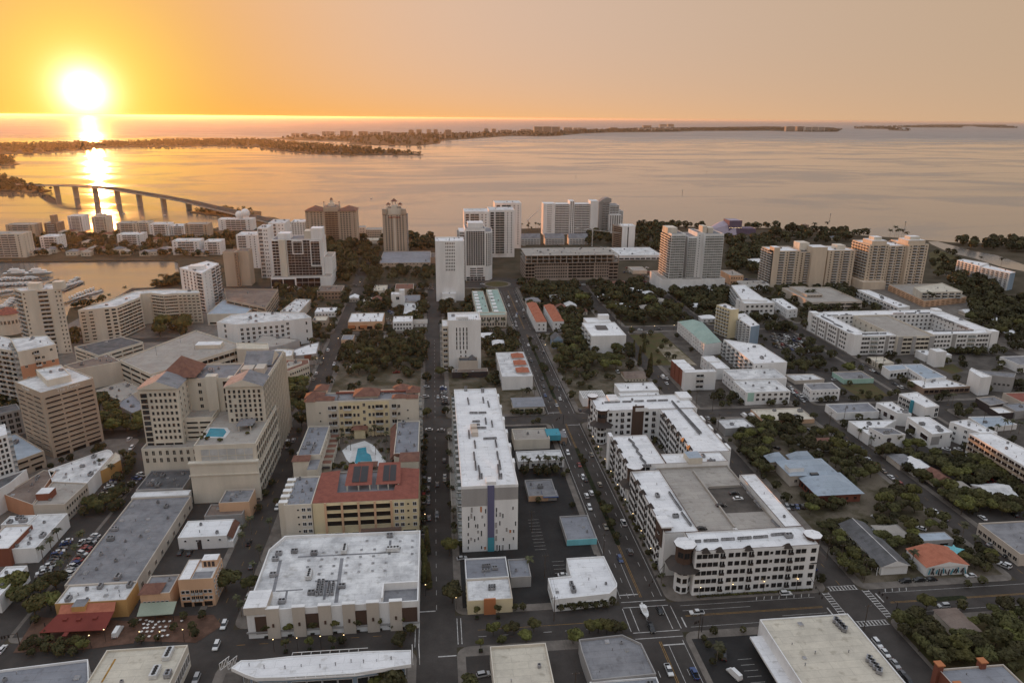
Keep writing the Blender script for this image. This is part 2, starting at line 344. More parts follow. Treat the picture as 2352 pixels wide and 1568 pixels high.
    def facade(s, a, b, z0, z1, sp, wall):
        L = (b-a).length; e = (b-a)/L; rot = math.atan2(e.y, e.x); hh = z1-z0
        kind = sp[0]; o = sp[-1] if isinstance(sp[-1], dict) else {}
        fr = o.get('fr', wall); g = o.get('g', 'glass')
        if kind == 'a':
            rows = max(1, int(hh/3.6)); cols = max(1, int(L/4.2)); sp = ('w', cols, rows, 1.5, 1.5)
            kind = 'w'; fr = 'frame_w'
        ml, mr, mb, mt = o.get('mg', (.6, .6, .5, .9)); rx = o.get('x')
        if rx: ml, mr = L*rx[0], L*(1-rx[1])
        rz = o.get('z')
        if rz: mb, mt = hh*rz[0], hh*(1-rz[1])
        if kind in ('w', 'b', 'band'):
            cols, rows = sp[1], sp[2]; cw, rh = (L-ml-mr)/cols, (hh-mb-mt)/rows
            ww, wh = sp[3], sp[4]
            if kind != 'w' or o.get('rel'):
                if ww <= 1: ww = cw*ww
                if wh <= .95: wh = rh*wh
            ww = min(ww, cw*.97); wh = min(wh, rh*.95)
            sk = o.get('skip', 0); mul = o.get('mul', 1 if ww > 1.2 else 0)
            if kind == 'b': me = balc_mesh(ww, wh, o.get('d', 1.6), fr, g, o.get('rl', 'rail'))
            else: me = win_mesh(ww, wh, fr, g, mul if kind == 'w' else o.get('mul', 0), o.get('dep', .16 if kind == 'w' else .3))
            for j in range(rows):
                for i in range(cols):
                    if sk and s.rng.random() < sk: continue
                    s.put(a, e, rot, ml+cw*(i+.5), z0+mb+rh*(j+.5), me, 'balcony' if kind == 'b' else 'window')
        elif kind == 'p':        # plain coloured panel lying on the wall: x0,x1 (fractions), z0,z1 (fractions), material
            _, f0, f1, g0, g1, mt_ = sp[:6]; d = o.get('d', .12); m = M(); w = L*(f1-f0)
            m.box(0, w, -d, 0, 0, hh*(g1-g0), mt_, bottom=True); p = a+e*(L*f0)
            s.add(o.get('n', 'panel'), m.mesh('panel'), (p.x, p.y, z0+hh*g0), rot)
        elif kind == 'slab':     # floor edges standing proud
            _, rows, d = sp[:3]; me = M(); w = L-ml-mr; me.box(0, w, -d, 0, -.18, .18, o.get('m', wall), bottom=True); me = me.mesh('floor_slab'); p = a+e*ml
            for j in range(rows+1): s.add('floor_slab', me, (p.x, p.y, z0+mb+(hh-mb-mt)*j/rows), rot)
        elif kind == 'fin':      # upright piers standing proud
            _, cols, w, d = sp[:4]; me = M(); me.box(-w/2, w/2, -d, 0, 0, hh-mb-mt, o.get('m', wall), bottom=True); me = me.mesh('pier')
            for i in range(cols+1):
                p = a+e*(ml+(L-ml-mr)*i/cols); s.add('pier', me, (p.x, p.y, z0+mb), rot)
    def clutter(s, poly, z, n, kinds=(0, 1, 1, 2, 3, 3), margin=1.8):
        x0, x1 = min(p[0] for p in poly), max(p[0] for p in poly); y0, y1 = min(p[1] for p in poly), max(p[1] for p in poly)
        q = inset(poly, margin); k = 0; tr = 0; pos = []
        while k < n and tr < n*30:
            tr += 1; p = (s.rng.uniform(x0, x1), s.rng.uniform(y0, y1))
            if not inside(p, q) or any((p[0]-a)**2+(p[1]-b)**2 < 10 for a, b in pos): continue
            pos.append(p); i = s.rng.choice(kinds); s.add(ACN[i], ac_mesh(i), (p[0], p[1], z), s.rng.choice((0, 1.5708)), s.rng.uniform(.8, 1.15), s.onroof(p[0], p[1], z)); k += 1
    def units(s, t, a, b, n, z, kind=1, scl=1.0, rot=0.0):
        pa, pb = P(t, *a, z), P(t, *b, z)
        for i in range(n):
            p = pa.lerp(pb, i/max(1, n-1)); s.add(ACN[kind], ac_mesh(kind), (p.x, p.y, z), rot, scl, s.onroof(p.x, p.y, z))
    def box(s, x0, x1, y0, y1, z0, z1, m, name='block', top=None):
        s.ensure(((x0+x1)/2, (y0+y1)/2)); k = M(); k.box(x0, x1, y0, y1, z0, z1, m, top); return s.part(name, k)
    def hip(s, x0, x1, y0, y1, z, rise, m, name='roof', **k):
        s.ensure(((x0+x1)/2, (y0+y1)/2)); q = M(); q.hip(x0, x1, y0, y1, z, rise, m, **k); return s.part(name, q)
    def done(s):
        if s.over.f:
            o = s.part('windows', s.over); o['kind'] = 'stuff'
def hash_(x):
    h = 7
    for ch in x: h = (h*131+ord(ch)) % 1000003
    return h
# ------------------------------------------------------------------ setting: water, land, islands, streets, blocks
def structure(name, m):
    o = link(name, m.mesh(name)); o['kind'] = 'structure'; return o
def water_mat():
    m = bpy.data.materials.new('bay_water'); m.use_nodes = True; t = m.node_tree; n = t.nodes; b = n['Principled BSDF']; MATS['water'] = m
    b.inputs['Base Color'].default_value = (0.12, 0.12, 0.115, 1); b.inputs['IOR'].default_value = 1.95; b.inputs['Specular IOR Level'].default_value = 0.5
    geo = n.new('ShaderNodeNewGeometry')
    mp = n.new('ShaderNodeMapping'); mp.inputs['Scale'].default_value = (0.0016, 0.0034, 1); mp.inputs['Rotation'].default_value = (0, 0, R_(-14)); t.links.new(geo.outputs['Position'], mp.inputs['Vector'])
    big = n.new('ShaderNodeTexNoise'); big.inputs['Scale'].default_value = 1.0; big.inputs['Detail'].default_value = 7; big.inputs['Roughness'].default_value = 0.62; big.inputs['Distortion'].default_value = 0.9
    t.links.new(mp.outputs[0], big.inputs['Vector'])
    mr = n.new('ShaderNodeMapRange'); mr.inputs['From Min'].default_value = 0.42; mr.inputs['From Max'].default_value = 0.60; mr.inputs['To Min'].default_value = 0.02; mr.inputs['To Max'].default_value = 1.0
    t.links.new(big.outputs['Fac'], mr.inputs['Value'])                    # slicks and ruffled water
    ro = n.new('ShaderNodeMapRange'); ro.inputs['To Min'].default_value = 0.04; ro.inputs['To Max'].default_value = 0.24; t.links.new(mr.outputs[0], ro.inputs['Value'])
    sx = n.new('ShaderNodeSeparateXYZ'); t.links.new(geo.outputs['Position'], sx.inputs[0])      # open gulf beyond the islands is choppier than the bay
    gf = n.new('ShaderNodeMapRange'); gf.interpolation_type = 'SMOOTHSTEP'; gf.inputs['From Min'].default_value = 5000; gf.inputs['From Max'].default_value = 9000; gf.inputs['To Max'].default_value = 0.42; t.links.new(sx.outputs['Y'], gf.inputs['Value'])
    ra = n.new('ShaderNodeMath'); ra.operation = 'ADD'; t.links.new(ro.outputs[0], ra.inputs[0]); t.links.new(gf.outputs[0], ra.inputs[1])
    t.links.new(ra.outputs[0], b.inputs['Roughness'])
    n1 = n.new('ShaderNodeTexNoise'); n1.inputs['Scale'].default_value = 0.16; n1.inputs['Detail'].default_value = 5; n1.inputs['Roughness'].default_value = 0.6; t.links.new(geo.outputs['Position'], n1.inputs['Vector'])
    bs = n.new('ShaderNodeMath'); bs.operation = 'MULTIPLY'; t.links.new(mr.outputs[0], bs.inputs[0]); bs.inputs[1].default_value = 0.42
    bp = n.new('ShaderNodeBump'); bp.inputs['Distance'].default_value = 0.6; t.links.new(bs.outputs[0], bp.inputs['Strength']); t.links.new(n1.outputs['Fac'], bp.inputs['Height'])
    t.links.new(bp.outputs[0], b.inputs['Normal'])
water_mat()
w = M(); S = 120000
w.face([(-S, -1000, -1.2), (S, -1000, -1.2), (S, S, -1.2), (-S, S, -1.2)], 'water'); structure('bay_water', w)
def pxpoly(t, pts, z=0.0):
    if t: return [P(t, *p, z).to_2d() for p in pts]
    return [PX(*p, z).to_2d() for p in pts]
def sheet(name, poly, z, m, depth=2.5, kind='structure'):
    k = M(); k.prism([(p[0], p[1]) for p in poly], z-depth, z, m); o = link(name, k.mesh(name))
    if kind: o['kind'] = kind
    return o
def ccw(p):
    a = sum(p[i-1][0]*p[i][1]-p[i][0]*p[i-1][1] for i in range(len(p))); return p if a > 0 else list(reversed(p))
shore = [(3100, 572), (2352, 559), (2190, 557), (2133, 552), (2060, 546), (1985, 541), (1900, 533), (1764, 523), (1680, 524), (1560, 520), (1440, 521), (1300, 521), (1180, 526), (1080, 540), (1010, 549), (960, 543),
         (900, 541), (850, 535), (770, 528), (700, 520), (655, 508), (630, 499), (600, 497), (560, 505), (505, 521), (470, 529), (390, 529), (250, 531), (90, 541), (0, 546), (-160, 556), (-200, 600), (0, 601), (340, 598), (400, 598), (409, 601),
         (412, 637), (330, 668), (250, 692), (160, 707), (150, 738), (60, 737), (0, 740), (-250, 762)]
land = ccw([(-1500, -400), (2600, -400), (2600, 1290)] + [tuple(p) for p in pxpoly(None, shore)] + [(-1500, 600)])
LAND = land
sheet('ground', land, 0.0, 'land', 6)
# canal cut on the right
can = pxpoly('C4', [(1470, 455), (1560, 455), (1900, 545), (2100, 580), (2420, 690), (2420, 740), (2150, 690), (1900, 610), (1680, 560), (1500, 480)], 0.02)
ck = M(); ck.face([(p[0], p[1], 0.03) for p in ccw([tuple(p) for p in can])], 'water'); structure('canal_water', ck)
isl = {
 'barrier_island': ('S1', [(-400, 905), (0, 893), (400, 884), (860, 850), (850, 838), (1440, 826), (1900, 819), (2352, 826), (2540, 860), (2850, 890), (3200, 905), (3650, 901), (3890, 901), (3800, 886), (3650, 868), (3350, 838), (3100, 818), (2780, 800), (2500, 772), (2352, 762), (1640, 764), (1300, 778), (850, 782), (500, 795), (0, 803), (-400, 815)]),
 'long_island': ('S2', [(60, 752), (350, 765), (900, 782), (830, 800), (1100, 812), (1500, 815), (1690, 795), (1700, 770), (2352, 727), (2650, 732), (2770, 727), (2990, 706), (3250, 696), (3850, 690), (4050, 682), (4700, 680), (5100, 690), (5340, 690), (5390, 664), (5240, 655), (4700, 646), (3500, 660), (2352, 690), (1800, 705), (1000, 722), (300, 742)]),
 'outer_island': ('S4', [(790, 660), (1100, 664), (1110, 676), (1300, 682), (1300, 674), (1160, 662), (1170, 648), (1320, 650), (1780, 652), (1800, 638), (2200, 638), (2180, 630), (1500, 630), (1320, 638), (800, 650)]),
 'far_spit': ('S4', [(1905, 643), (2050, 652), (2290, 656), (2290, 650), (2080, 642), (1930, 635)]),
 'small_key': ('S1', [(-200, 1010), (0, 1003), (100, 996), (185, 985), (140, 965), (110, 930), (0, 915), (-200, 915)]),
 'bridge_key': ('S1', [(-200, 1230), (0, 1226), (250, 1246), (400, 1240), (475, 1226), (400, 1215), (230, 1195), (220, 1165), (100, 1120), (-200, 1100)]),
 'causeway_spit': ('S1', [(1740, 1425), (1850, 1440), (2100, 1470), (2400, 1490), (2400, 1420), (2150, 1400), (1900, 1400)]),
}
ISL = {}
for nme, (t, pts) in isl.items():
    ISL[nme] = ccw([tuple(p) for p in pxpoly(t, pts)]); sheet(nme, ISL[nme], 0.2, 'land', 3)
# streets
XS = [(-165, 17), (-84, 13), (-3, 14), (77.3, 19), (160, 13), (241, 12), (323, 12), (462, 14)]
YS = [(219.5, 17), (408, 13), (600, 13), (786, 26)]
def strip(name, x0, x1, y0, y1, z, m='asphalt'):
    k = M(); k.face([(x0, y0, z), (x1, y0, z), (x1, y1, z), (x0, y1, z)], m); return structure(name, k)
roads = {}
for i, (x, wd) in enumerate(XS): roads['x', i] = strip('street', x-wd/2, x+wd/2, 60, 786 if i not in (0,) else 395, .02)
for i, (y, wd) in enumerate(YS): roads['y', i] = strip('cross_street', -330, 480, y-wd/2, y+wd/2, .028)
strip('street', -95, -83, 786, 1010, .02)
# raised city blocks with a kerb
def rnd_rect(x0, x1, y0, y1, r=4, n=4):
    o = []
    for cx, cy, a in ((x1-r, y0+r, -90), (x1-r, y1-r, 0), (x0+r, y1-r, 90), (x0+r, y0+r, 180)):
        for i in range(n+1): q = R_(a+90*i/n); o.append((cx+r*math.cos(q), cy+r*math.sin(q)))
    return o
blk_x = []
ex = [-330] + [v for x, wd in XS for v in (x-wd/2, x+wd/2)] + [560]
ey = [60] + [v for y, wd in YS for v in (y-wd/2, y+wd/2)]
for i in range(0, len(ex), 2):
    for j in range(0, len(ey)-1, 2):
        k = M(); q = rnd_rect(ex[i], ex[i+1], ey[j], ey[j+1], 4.5); k.prism(q, -.2, .14, 'paving'); structure('city_block', k)
def lot(t, pts, m, name, z=.148):
    q = ccw([tuple(p) for p in pxpoly(t, pts, z)]) if t else pts
    k = M(); k.face([(p[0], p[1], z) for p in q], m); return structure(name, k)
def lotr(x0, x1, y0, y1, m, name, z=.148): return lot(None, [(x0, y0), (x1, y0), (x1, y1), (x0, y1)], m, name, z)
# lots inside the blocks
lotr(-154, -93, 66, 209, 'asphalt', 'parking_lot'); lotr(-74, -13, 66, 206, 'lotgrey', 'plaza'); lotr(7, 64, 66, 206, 'asphalt', 'parking_lot')
lotr(89, 150, 66, 207, 'asphalt_d', 'parking_lot'); lotr(168, 232, 66, 206, 'grass', 'lawn'); lotr(250, 314, 66, 206, 'asphalt', 'parking_lot')
lotr(-155, -93, 231, 399, 'asphalt', 'alley_yard'); lotr(-75, -12, 272, 282, 'asphalt', 'alley'); lotr(7, 65, 232, 399, 'asphalt_d', 'parking_lot')
lotr(170, 232, 232, 399, 'park', 'yard'); lotr(250, 314, 232, 399, 'asphalt', 'parking_lot'); lotr(333, 450, 232, 399, 'lotgrey', 'yard')
lotr(-74, -13, 418, 590, 'park', 'park_ground'); lotr(7, 64, 418, 590, 'park', 'open_lot'); lotr(90, 150, 418, 590, 'park', 'open_lot'); lotr(170, 232, 418, 590, 'lotgrey', 'yard'); lotr(250, 314, 418, 590, 'asphalt', 'parking_lot'); lotr(333, 450, 418, 590, 'lotgrey', 'yard')
lotr(-74, -13, 610, 770, 'land', 'garden_ground'); lotr(7, 64, 610, 770, 'land', 'garden_ground'); lotr(90, 150, 610, 770, 'land', 'garden_ground'); lotr(170, 232, 610, 770, 'land', 'garden_ground'); lotr(250, 314, 610, 770, 'land', 'garden_ground'); lotr(333, 450, 610, 770, 'land', 'garden_ground')
lotr(-155, -93, 418, 590, 'lotgrey', 'plaza'); lotr(-155, -93, 610, 770, 'land', 'garden_ground')
lot('C3', [(1080, 1310), (1370, 1292), (1640, 1530), (1700, 1590), (1300, 1590)], 'grass', 'lawn', .156); lot('C3', [(1400, 1390), (1480, 1400), (1700, 1590), (1450, 1560), (1330, 1430)], 'sand', 'bare_ground', .164)
lot('B4', [(660, 400), (960, 385), (1110, 500), (860, 530)], 'grass', 'lawn', .156); lot('B4', [(1550, 240), (1700, 205), (1800, 270), (1690, 300)], 'grass', 'lawn', .156)
lot('A1', [(1180, 1180), (1800, 1195), (2040, 1040), (1960, 940), (1240, 960)], 'brickpave', 'brick_plaza', .156); lot('A1', [(120, 1290), (760, 1260), (1230, 1200), (1240, 1000), (330, 960)], 'brickpave', 'brick_plaza', .160)
lot('C4', [(1480, 560), (1560, 530), (1760, 600), (1700, 740), (1500, 700)], 'grass', 'park_lawn', .012); lot('C4', [(1830, 980), (2352, 1080), (2500, 1300), (2050, 1250), (1800, 1080)], 'grass', 'park_lawn', .016)
# roundabout
rc = P('C3', -40, 860); 
def disc(name, c, r0, r1, z, m, n=40, h=0):
    k = M()
    for i in range(n):
        a, b = 2*math.pi*i/n, 2*math.pi*(i+1)/n
        A = [(c[0]+r*math.cos(q), c[1]+r*math.sin(q), z) for r, q in ((r1, a), (r1, b), (r0, b), (r0, a))]
        k.face(A if r0 > 0 else A[:3], m)
    return structure(name, k)
RC = (68.0, 790.0)
disc('roundabout', RC, 0, 34, .040, 'asphalt'); disc('roundabout_apron', RC, 0, 16, .16, 'paving'); disc('roundabout_lawn', RC, 0, 13, .18, 'grass')
# ------------------------------------------------------------------ painted markings
def dash_mesh(w, l, m='paint_w'):
    k = ('d', w, l, m)
    if k not in WC: q = M(); q.face([(-w/2, -l/2, 0), (w/2, -l/2, 0), (w/2, l/2, 0), (-w/2, l/2, 0)], m); WC[k] = q.mesh('paint')
    return WC[k]
def line(par, x0, y0, x1, y1, w=.18, m='paint_w', z=.036, name='painted_line'):
    L = math.hypot(x1-x0, y1-y0); return link(name, dash_mesh(w, round(L, 1), m), par, ((x0+x1)/2, (y0+y1)/2, z), math.atan2(y1-y0, x1-x0)-math.pi/2)
def dashes(par, x0, y0, x1, y1, on=3.0, off=7.0, w=.18, m='paint_w', z=.036):
    L = math.hypot(x1-x0, y1-y0); n = int(L/(on+off)); ux, uy = (x1-x0)/L, (y1-y0)/L
    for i in range(n):
        t = (on+off)*i+on/2; link('lane_dash', dash_mesh(w, on, m), par, (x0+ux*t, y0+uy*t, z), math.atan2(uy, ux)-math.pi/2)
fr = roads['x', 3]
for y0, y1 in ((60, 207), (232, 400), (416, 592), (608, 770)):
    line(fr, 69.0, y0, 69.0, y1); line(fr, 85.6, y0, 85.6, y1)
    for x in (72.2, 82.4): dashes(fr, x, y0, x, y1)
    for x in (76.9, 77.5): line(fr, x, y0, x, y1, .16, 'paint_y', .034, 'yellow_line')
line(fr, 79.8, 176, 79.8, 205, .18); line(fr, 74.9, 233, 74.9, 262, .18); line(fr, 75, 390, 75, 370, .18)
line(fr, 69.2, 234, 76.6, 234, .55, name='stop_line'); line(fr, 77.8, 205, 85.5, 205, .55, name='stop_line'); line(fr, 69.2, 418, 76.6, 418, .5, name='stop_line'); line(fr, 78, 398, 85.5, 398, .5, name='stop_line')
c1 = roads['y', 0]
for yy in (227.2, 224.0): line(c1, 68.6, yy+2.4, 86.4, yy+2.4, .3, name='crossing_line')
for yy in (209.0, 212.2): line(c1, 68.6, yy, 86.4, yy, .3, name='crossing_line')
for xx in (68.2, 71.2): line(c1, xx, 213, xx, 226, .25, name='crossing_line')
for xx in (84.0, 87.2): line(c1, xx, 213, xx, 226, .25, name='crossing_line')
for xx in (-10.8, -9.4, 4.6, 6.0): line(c1, xx, 212.5, xx, 226.5, .25, name='crossing_line')
# ladder crossing at the right junction
for yy, x0, x1 in ((230.0, 154, 166), (209.0, 154, 166)):
    line(c1, x0, yy-1.3, x1, yy-1.3, .2, name='crossing_line'); line(c1, x0, yy+1.3, x1, yy+1.3, .2, name='crossing_line')
    for i in range(9): line(c1, x0+.7+i*1.35, yy-1.2, x0+.7+i*1.35, yy+1.2, .45, z=.0395, name='crossing_bar')
for xx in (151.5, 168.5):
    line(c1, xx-1.3, 211, xx-1.3, 228, .2, name='crossing_line'); line(c1, xx+1.3, 211, xx+1.3, 228, .2, name='crossing_line')
    for i in range(11): line(c1, xx-1.2, 212+i*1.5, xx+1.2, 212+i*1.5, .45, z=.0395, name='crossing_bar')
for x0, x1 in ((91, 146), (174, 236)):
    line(c1, x0, 225.6, x1, 225.6, .14); line(c1, x0, 213.4, x1, 213.4, .14); line(c1, x0, 219.3, x1, 219.3, .14, 'paint_y', .034, 'yellow_line'); line(c1, x0, 219.9, x1, 219.9, .14, 'paint_y', .034, 'yellow_line')
line(c1, 91, 222.6, 118, 222.6, .14); line(c1, 128, 216.2, 146, 216.2, .14); line(c1, 89.3, 213.5, 89.3, 219, .5, name='stop_line'); line(c1, 147.5, 213.5, 147.5, 219, .5, name='stop_line'); line(c1, 171.5, 220, 171.5, 225.5, .5, name='stop_line')
dashes(c1, -74, 219.6, -16, 219.6, 3, 5, .15, 'paint_y'); line(c1, 12, 219.3, 60, 219.3, .14, 'paint_y'); dashes(c1, 12, 215.8, 60, 215.8, 3, 5)
def parking(par, x0, y0, dx, dy, n, ln, ang, z=.152):   # stall lines
    for i in range(n+1):
        x, y = x0+dx*i, y0+dy*i; line(par, x, y, x+ln*math.cos(R_(ang)), y+ln*math.sin(R_(ang)), .12, z=z, name='stall_line')
for i in range(8): line(c1, 122+i*3.1, 226.0, 123.1+i*3.1, 227.9, .25, name='hatch_bar'); line(c1, 176+i*3.0, 226.0, 177.1+i*3, 227.9, .25, name='hatch_bar') if i < 4 else None
par_l = lotr(41, 66, 236, 262, 'asphalt_d', 'parking_lot', .152)
parking(None or par_l, 46, 237, 0, 2.7, 8, 5, 0, .157); parking(par_l, 40, 268, 0, 2.7, 9, 5, 0, .157)
par_r = lotr(92, 107, 150, 206, 'asphalt_d', 'parking_lot', .152); parking(par_r, 101.5, 163, 0, 2.7, 12, 5, 0, .157)
for p in (par_l, par_r): p['kind'] = 'structure'
m_ = roads['x', 2]
for y0, y1 in ((120, 207), (232, 398), (416, 592)): dashes(m_, -3, y0, -3, y1, 3, 6, .15)
line(m_, -9.8, 231.5, -3.4, 231.5, .5, name='stop_line'); line(m_, -2.6, 207, 3.8, 207, .5, name='stop_line')
for i, x in ((1, -84), (4, 160), (5, 241), (6, 323)):
    for y0, y1 in ((232, 398), (416, 592), (608, 768)): dashes(roads['x', i], x, y0, x, y1, 3, 9, .14, 'paint_y')
for i, y in ((1, 408), (2, 600)):
    for a, b in zip(XS[:-1], XS[1:]): dashes(roads['y', i], a[0]+12, y, b[0]-12, y, 3, 9, .14, 'paint_y')
for x in (775, 797): dashes(roads['y', 3], -160, x, 30, x, 3, 6, .18); dashes(roads['y', 3], 110, x, 450, x, 3, 6, .18)
# planted medians on the boulevard
def median(x0, x1, y0, y1):
    k = M(); k.prism(rnd_rect(x0, x1, y0, y1, min(x1-x0, y1-y0)/2-.02, 3), 0, .17, 'paving', 'hedge'); o = structure('planted_median', k); return o
median(76.2, 78.4, 268, 366); median(76.2, 78.4, 440, 575); median(185, 206, 218.2, 220.8); median(-150, 20, 785, 787.5); median(115, 440, 785, 787.5)
# ------------------------------------------------------------------ buildings, near left
def slope(b, t, top, bot, zt, zb, m, name):
    q = M(); A = [P(t, *p, zt) for p in top]; B = [P(t, *p, zb) for p in bot]
    q.face([B[0], B[1], A[1], A[0]], m); q.face([B[0]-Vector((0, 0, .25)), B[1]-Vector((0, 0, .25)), B[1], B[0]], m); b.ensure(B[0]); return b.part(name, q)
b = Bd('shop_row', 'long low shop row with dark grey patched roof|beside the angled parking street')
k = b.blk('A1', [(640, 655), (1255, 645), (1740, -138), (1200, -145)], h=6, wall='beige', roof='r_grey', fac={1: [('w', 9, 1, 2, 2, {'z': (.1, .6)})]}, ac=26)
b.blk('A1', [(1250, -193), (1735, -238), (1750, -388), (1385, -393)], h=7, wall='grey', roof='r_dark', ac=10)
b.blk('A1', [(1200, -147), (1740, -152), (1735, -200), (1255, -190)], h=6.4, wall='white', roof='r_white', par=.3)
b = Bd('corner_restaurant', 'orange corner restaurant|with a deep red awning and white roof')
k = b.blk('A1', [(505, 835), (1165, 805), (1250, 640), (640, 660)], h=7.0, wall='orange_yellow', roof='r_dirty', ac=12)
slope(b, 'A1', [(560, 850), (1065, 820)], [(535, 935), (1050, 908)], 7.2, 5.4, 't_orange', 'tiled_slope')
slope(b, 'A1', [(530, 935), (1050, 908)], [(360, 1105), (965, 1078)], 5.4, 3.4, 'awn_red', 'awning')
a_, c_ = P('A1', 665, 900, 6), P('A1', 790, 890, 6); b.box(a_.x, c_.x, a_.y-.5, a_.y+4, 3.6, 7.8, 'orange_yellow', 'gable_block', 'r_grey')
for u, v in ((600, 985), (725, 985), (875, 972)): p = P('A1', u, v, 4.8); b.box(p.x-.7, p.x+.7, p.y-.6, p.y+.8, 4.2, 5.2, 'awn_red', 'dormer')
p = P('A1', 605, 1115, 3.0); b.box(p.x-.8, p.x+.8, p.y-1.4, p.y+1.5, 2.9, 3.2, 'awn_red', 'porch_awning')
x0, x1 = P('A1', 400, 1120).x, P('A1', 965, 1095).x; yy = P('A1', 600, 1080).y
for i in range(7): b.box(x0+(x1-x0)*i/6-.12, x0+(x1-x0)*i/6+.12, yy, yy+.25, 0, 3.5, 'dark', 'awning_post')
b = Bd('white_house', 'small white two-part building|with red tiled end, dark front doorway')
k = b.blk('A1', [(1640, 230), (2085, 215), (2150, 60), (1720, 78)], by=345, wall='white', roof='r_white', par=.5, fac={0: [('w', 4, 1, .9, .9, {'z': (.5, .9)}), ('p', .38, .47, 0, .75, 'dark', {'n': 'doorway'})]}, ac=3)
slope(b, 'A1', [(2085, 212), (2150, 58)], [(2140, 240), (2205, 90)], k['h']+.7, k['h']-2.5, 't_brown', 'tiled_slope')
b.box(k['x1'], k['x1']+2.4, k['y0']+.2, k['y1']-.2, 0, k['h']-2.6, 'white', 'side_wing')
b = Bd('peach_arcade_building', 'peach four-storey building|with arched loggia and open roof terrace')
k = b.blk('A1', [(1640, 612), (1985, 610), (2005, 412), (1728, 440)], by=862, wall='peach', roof='r_dirty', par=1.0, ac=2,
      fac={0: [('w', 2, 2, 1.2, 1.3, {'x': (.04, .30), 'z': (.2, .66), 'fr': 'frame_w'}), ('w', 2, 2, 1.2, 1.3, {'x': (.68, .96), 'z': (.2, .66), 'fr': 'frame_w'}), ('b', 3, 2, .8, 1.9, {'x': (.32, .68), 'z': (.18, .64), 'fr': 'peach', 'd': .7}), ('band', 3, 1, .8, 2.4, {'z': (0, .2), 'g': 'void_shade'})],
           1: [('w', 5, 4, .9, 1.3, {'fr': 'frame_w', 'skip': .3})]})
w_ = k['x1']-k['x0']; b.box(k['x0']+w_*.36, k['x1']-1.2, k['y0']+.6, k['y0']+6, k['h']+.02, k['h']+.06, 'r_grey', 'terrace_floor')
b.box(k['x0']+w_*.5, k['x1']-.4, k['y1']-4.5, k['y1']-.4, k['h'], k['h']+3.2, 'peach', 'roof_room', 'r_white')
for i in range(3): b.box(k['x0']+w_*(.56+.12*i), k['x0']+w_*(.64+.12*i), k['y1']-4.6, k['y1']-4.5, k['h']+.4, k['h']+2.6, 'dark', 'arch_opening')
b.box(k['x0']+.4, k['x0']+w_*.34, k['y0']+.4, k['y1']-.4, k['h'], k['h']+.9, 'peach', 'roof_ledge', 'r_white')
b = Bd('peach_wing', 'low peach building|with grey roof and green sloping canopy')
k = b.blk('A1', [(1290, 745), (1560, 745), (1645, 568), (1385, 580)], h=7.5, wall='peach', roof='r_grey', ac=3, fac={0: [('w', 6, 1, 1, 1.3, {'z': (.3, .7), 'fr': 'frame_w'})]})
b.hip(k['x0'], k['x0']+7, k['y0'], k['y0']+6, 8.2, 2.0, 't_brown', 'tower_roof')
slope(b, 'A1', [(1292, 832), (1625, 815)], [(1255, 955), (1590, 930)], 5.0, 3.2, 'awn_green', 'canopy')
for u, v in ((1262, 960), (1420, 950), (1585, 935)): p = P('A1', u, v, 3.1); b.box(p.x-.1, p.x+.1, p.y+.1, p.y+.3, 0, 3.05, 'dark', 'canopy_post')
b = Bd('cream_roof_building', 'cream flat-roofed building|at the bottom edge with two long white air units')
k = b.blk('A1', [(640, 1850), (1420, 1850), (1735, 1216), (962, 1262)], h=8, wall='cream', roof='r_cream', par=.7, fac={1: [('w', 14, 1, 1.5, 3.2, {'fr': 'frame_w'})]}, ac=4)
for (u0, v0), (u1, v1) in (((1590, 1225), (1545, 1330)), ((1470, 1395), (1425, 1500))):
    p, q = P('A1', u0, v0, 9.5), P('A1', u1, v1, 9.5); b.box(p.x-1.9, p.x+.5, q.y, p.y, 8.1, 9.6, 'metal_w', 'long_air_unit')
    for i in range(4): f = M(); f.tube((p.x-.7, q.y+1+(p.y-q.y-2)*i/3, 9.6), (p.x-.7, q.y+1+(p.y-q.y-2)*i/3, 9.75), .65, .6, 'fan', 10); b.part('fan', f)
p, q = P('A1', 1060, 1345, 8.03), P('A1', 950, 1560, 8.03); b.box(p.x-.3, p.x+.3, q.y, p.y, 8.01, 8.05, 'paint_y', 'yellow_stripe')
b = Bd('grey_corner_building', 'grey flat-roofed building|with stepped white parapet in the bottom left corner')
b.wp([(p.x, p.y) for p in (P('A1', -120, 1860, 7), P('A1', 830, 1860, 7), P('A1', 810, 1350, 7), P('A1', 40, 1445, 7), P('A1', -120, 1475, 7))], 6.4, wall='white', roof='r_bluegrey', ac=7, par=.8)
b = Bd('white_courtyard_shops', 'white-roofed shop building|around a small dark courtyard at the left edge')
b.blk('A1', [(-120, 335), (115, 335), (255, 112), (-20, 125)], h=8, wall='brick', roof='r_white', ac=2)
b.blk('A1', [(118, 330), (375, 330), (575, 8), (262, 25)], h=6.5, wall='white', roof='r_dirty', ac=8)
b.blk('A1', [(20, 110), (250, 105), (330, 20), (75, 38)], h=6.6, wall='white', roof='r_white', ac=3)
b = Bd('white_left_shop', 'white low shop|cut by the left edge below the courtyard')
b.blk('A1', [(-160, 800), (40, 760), (215, 490), (-20, 500)], h=6.5, wall='white', roof='r_white', ac=3)
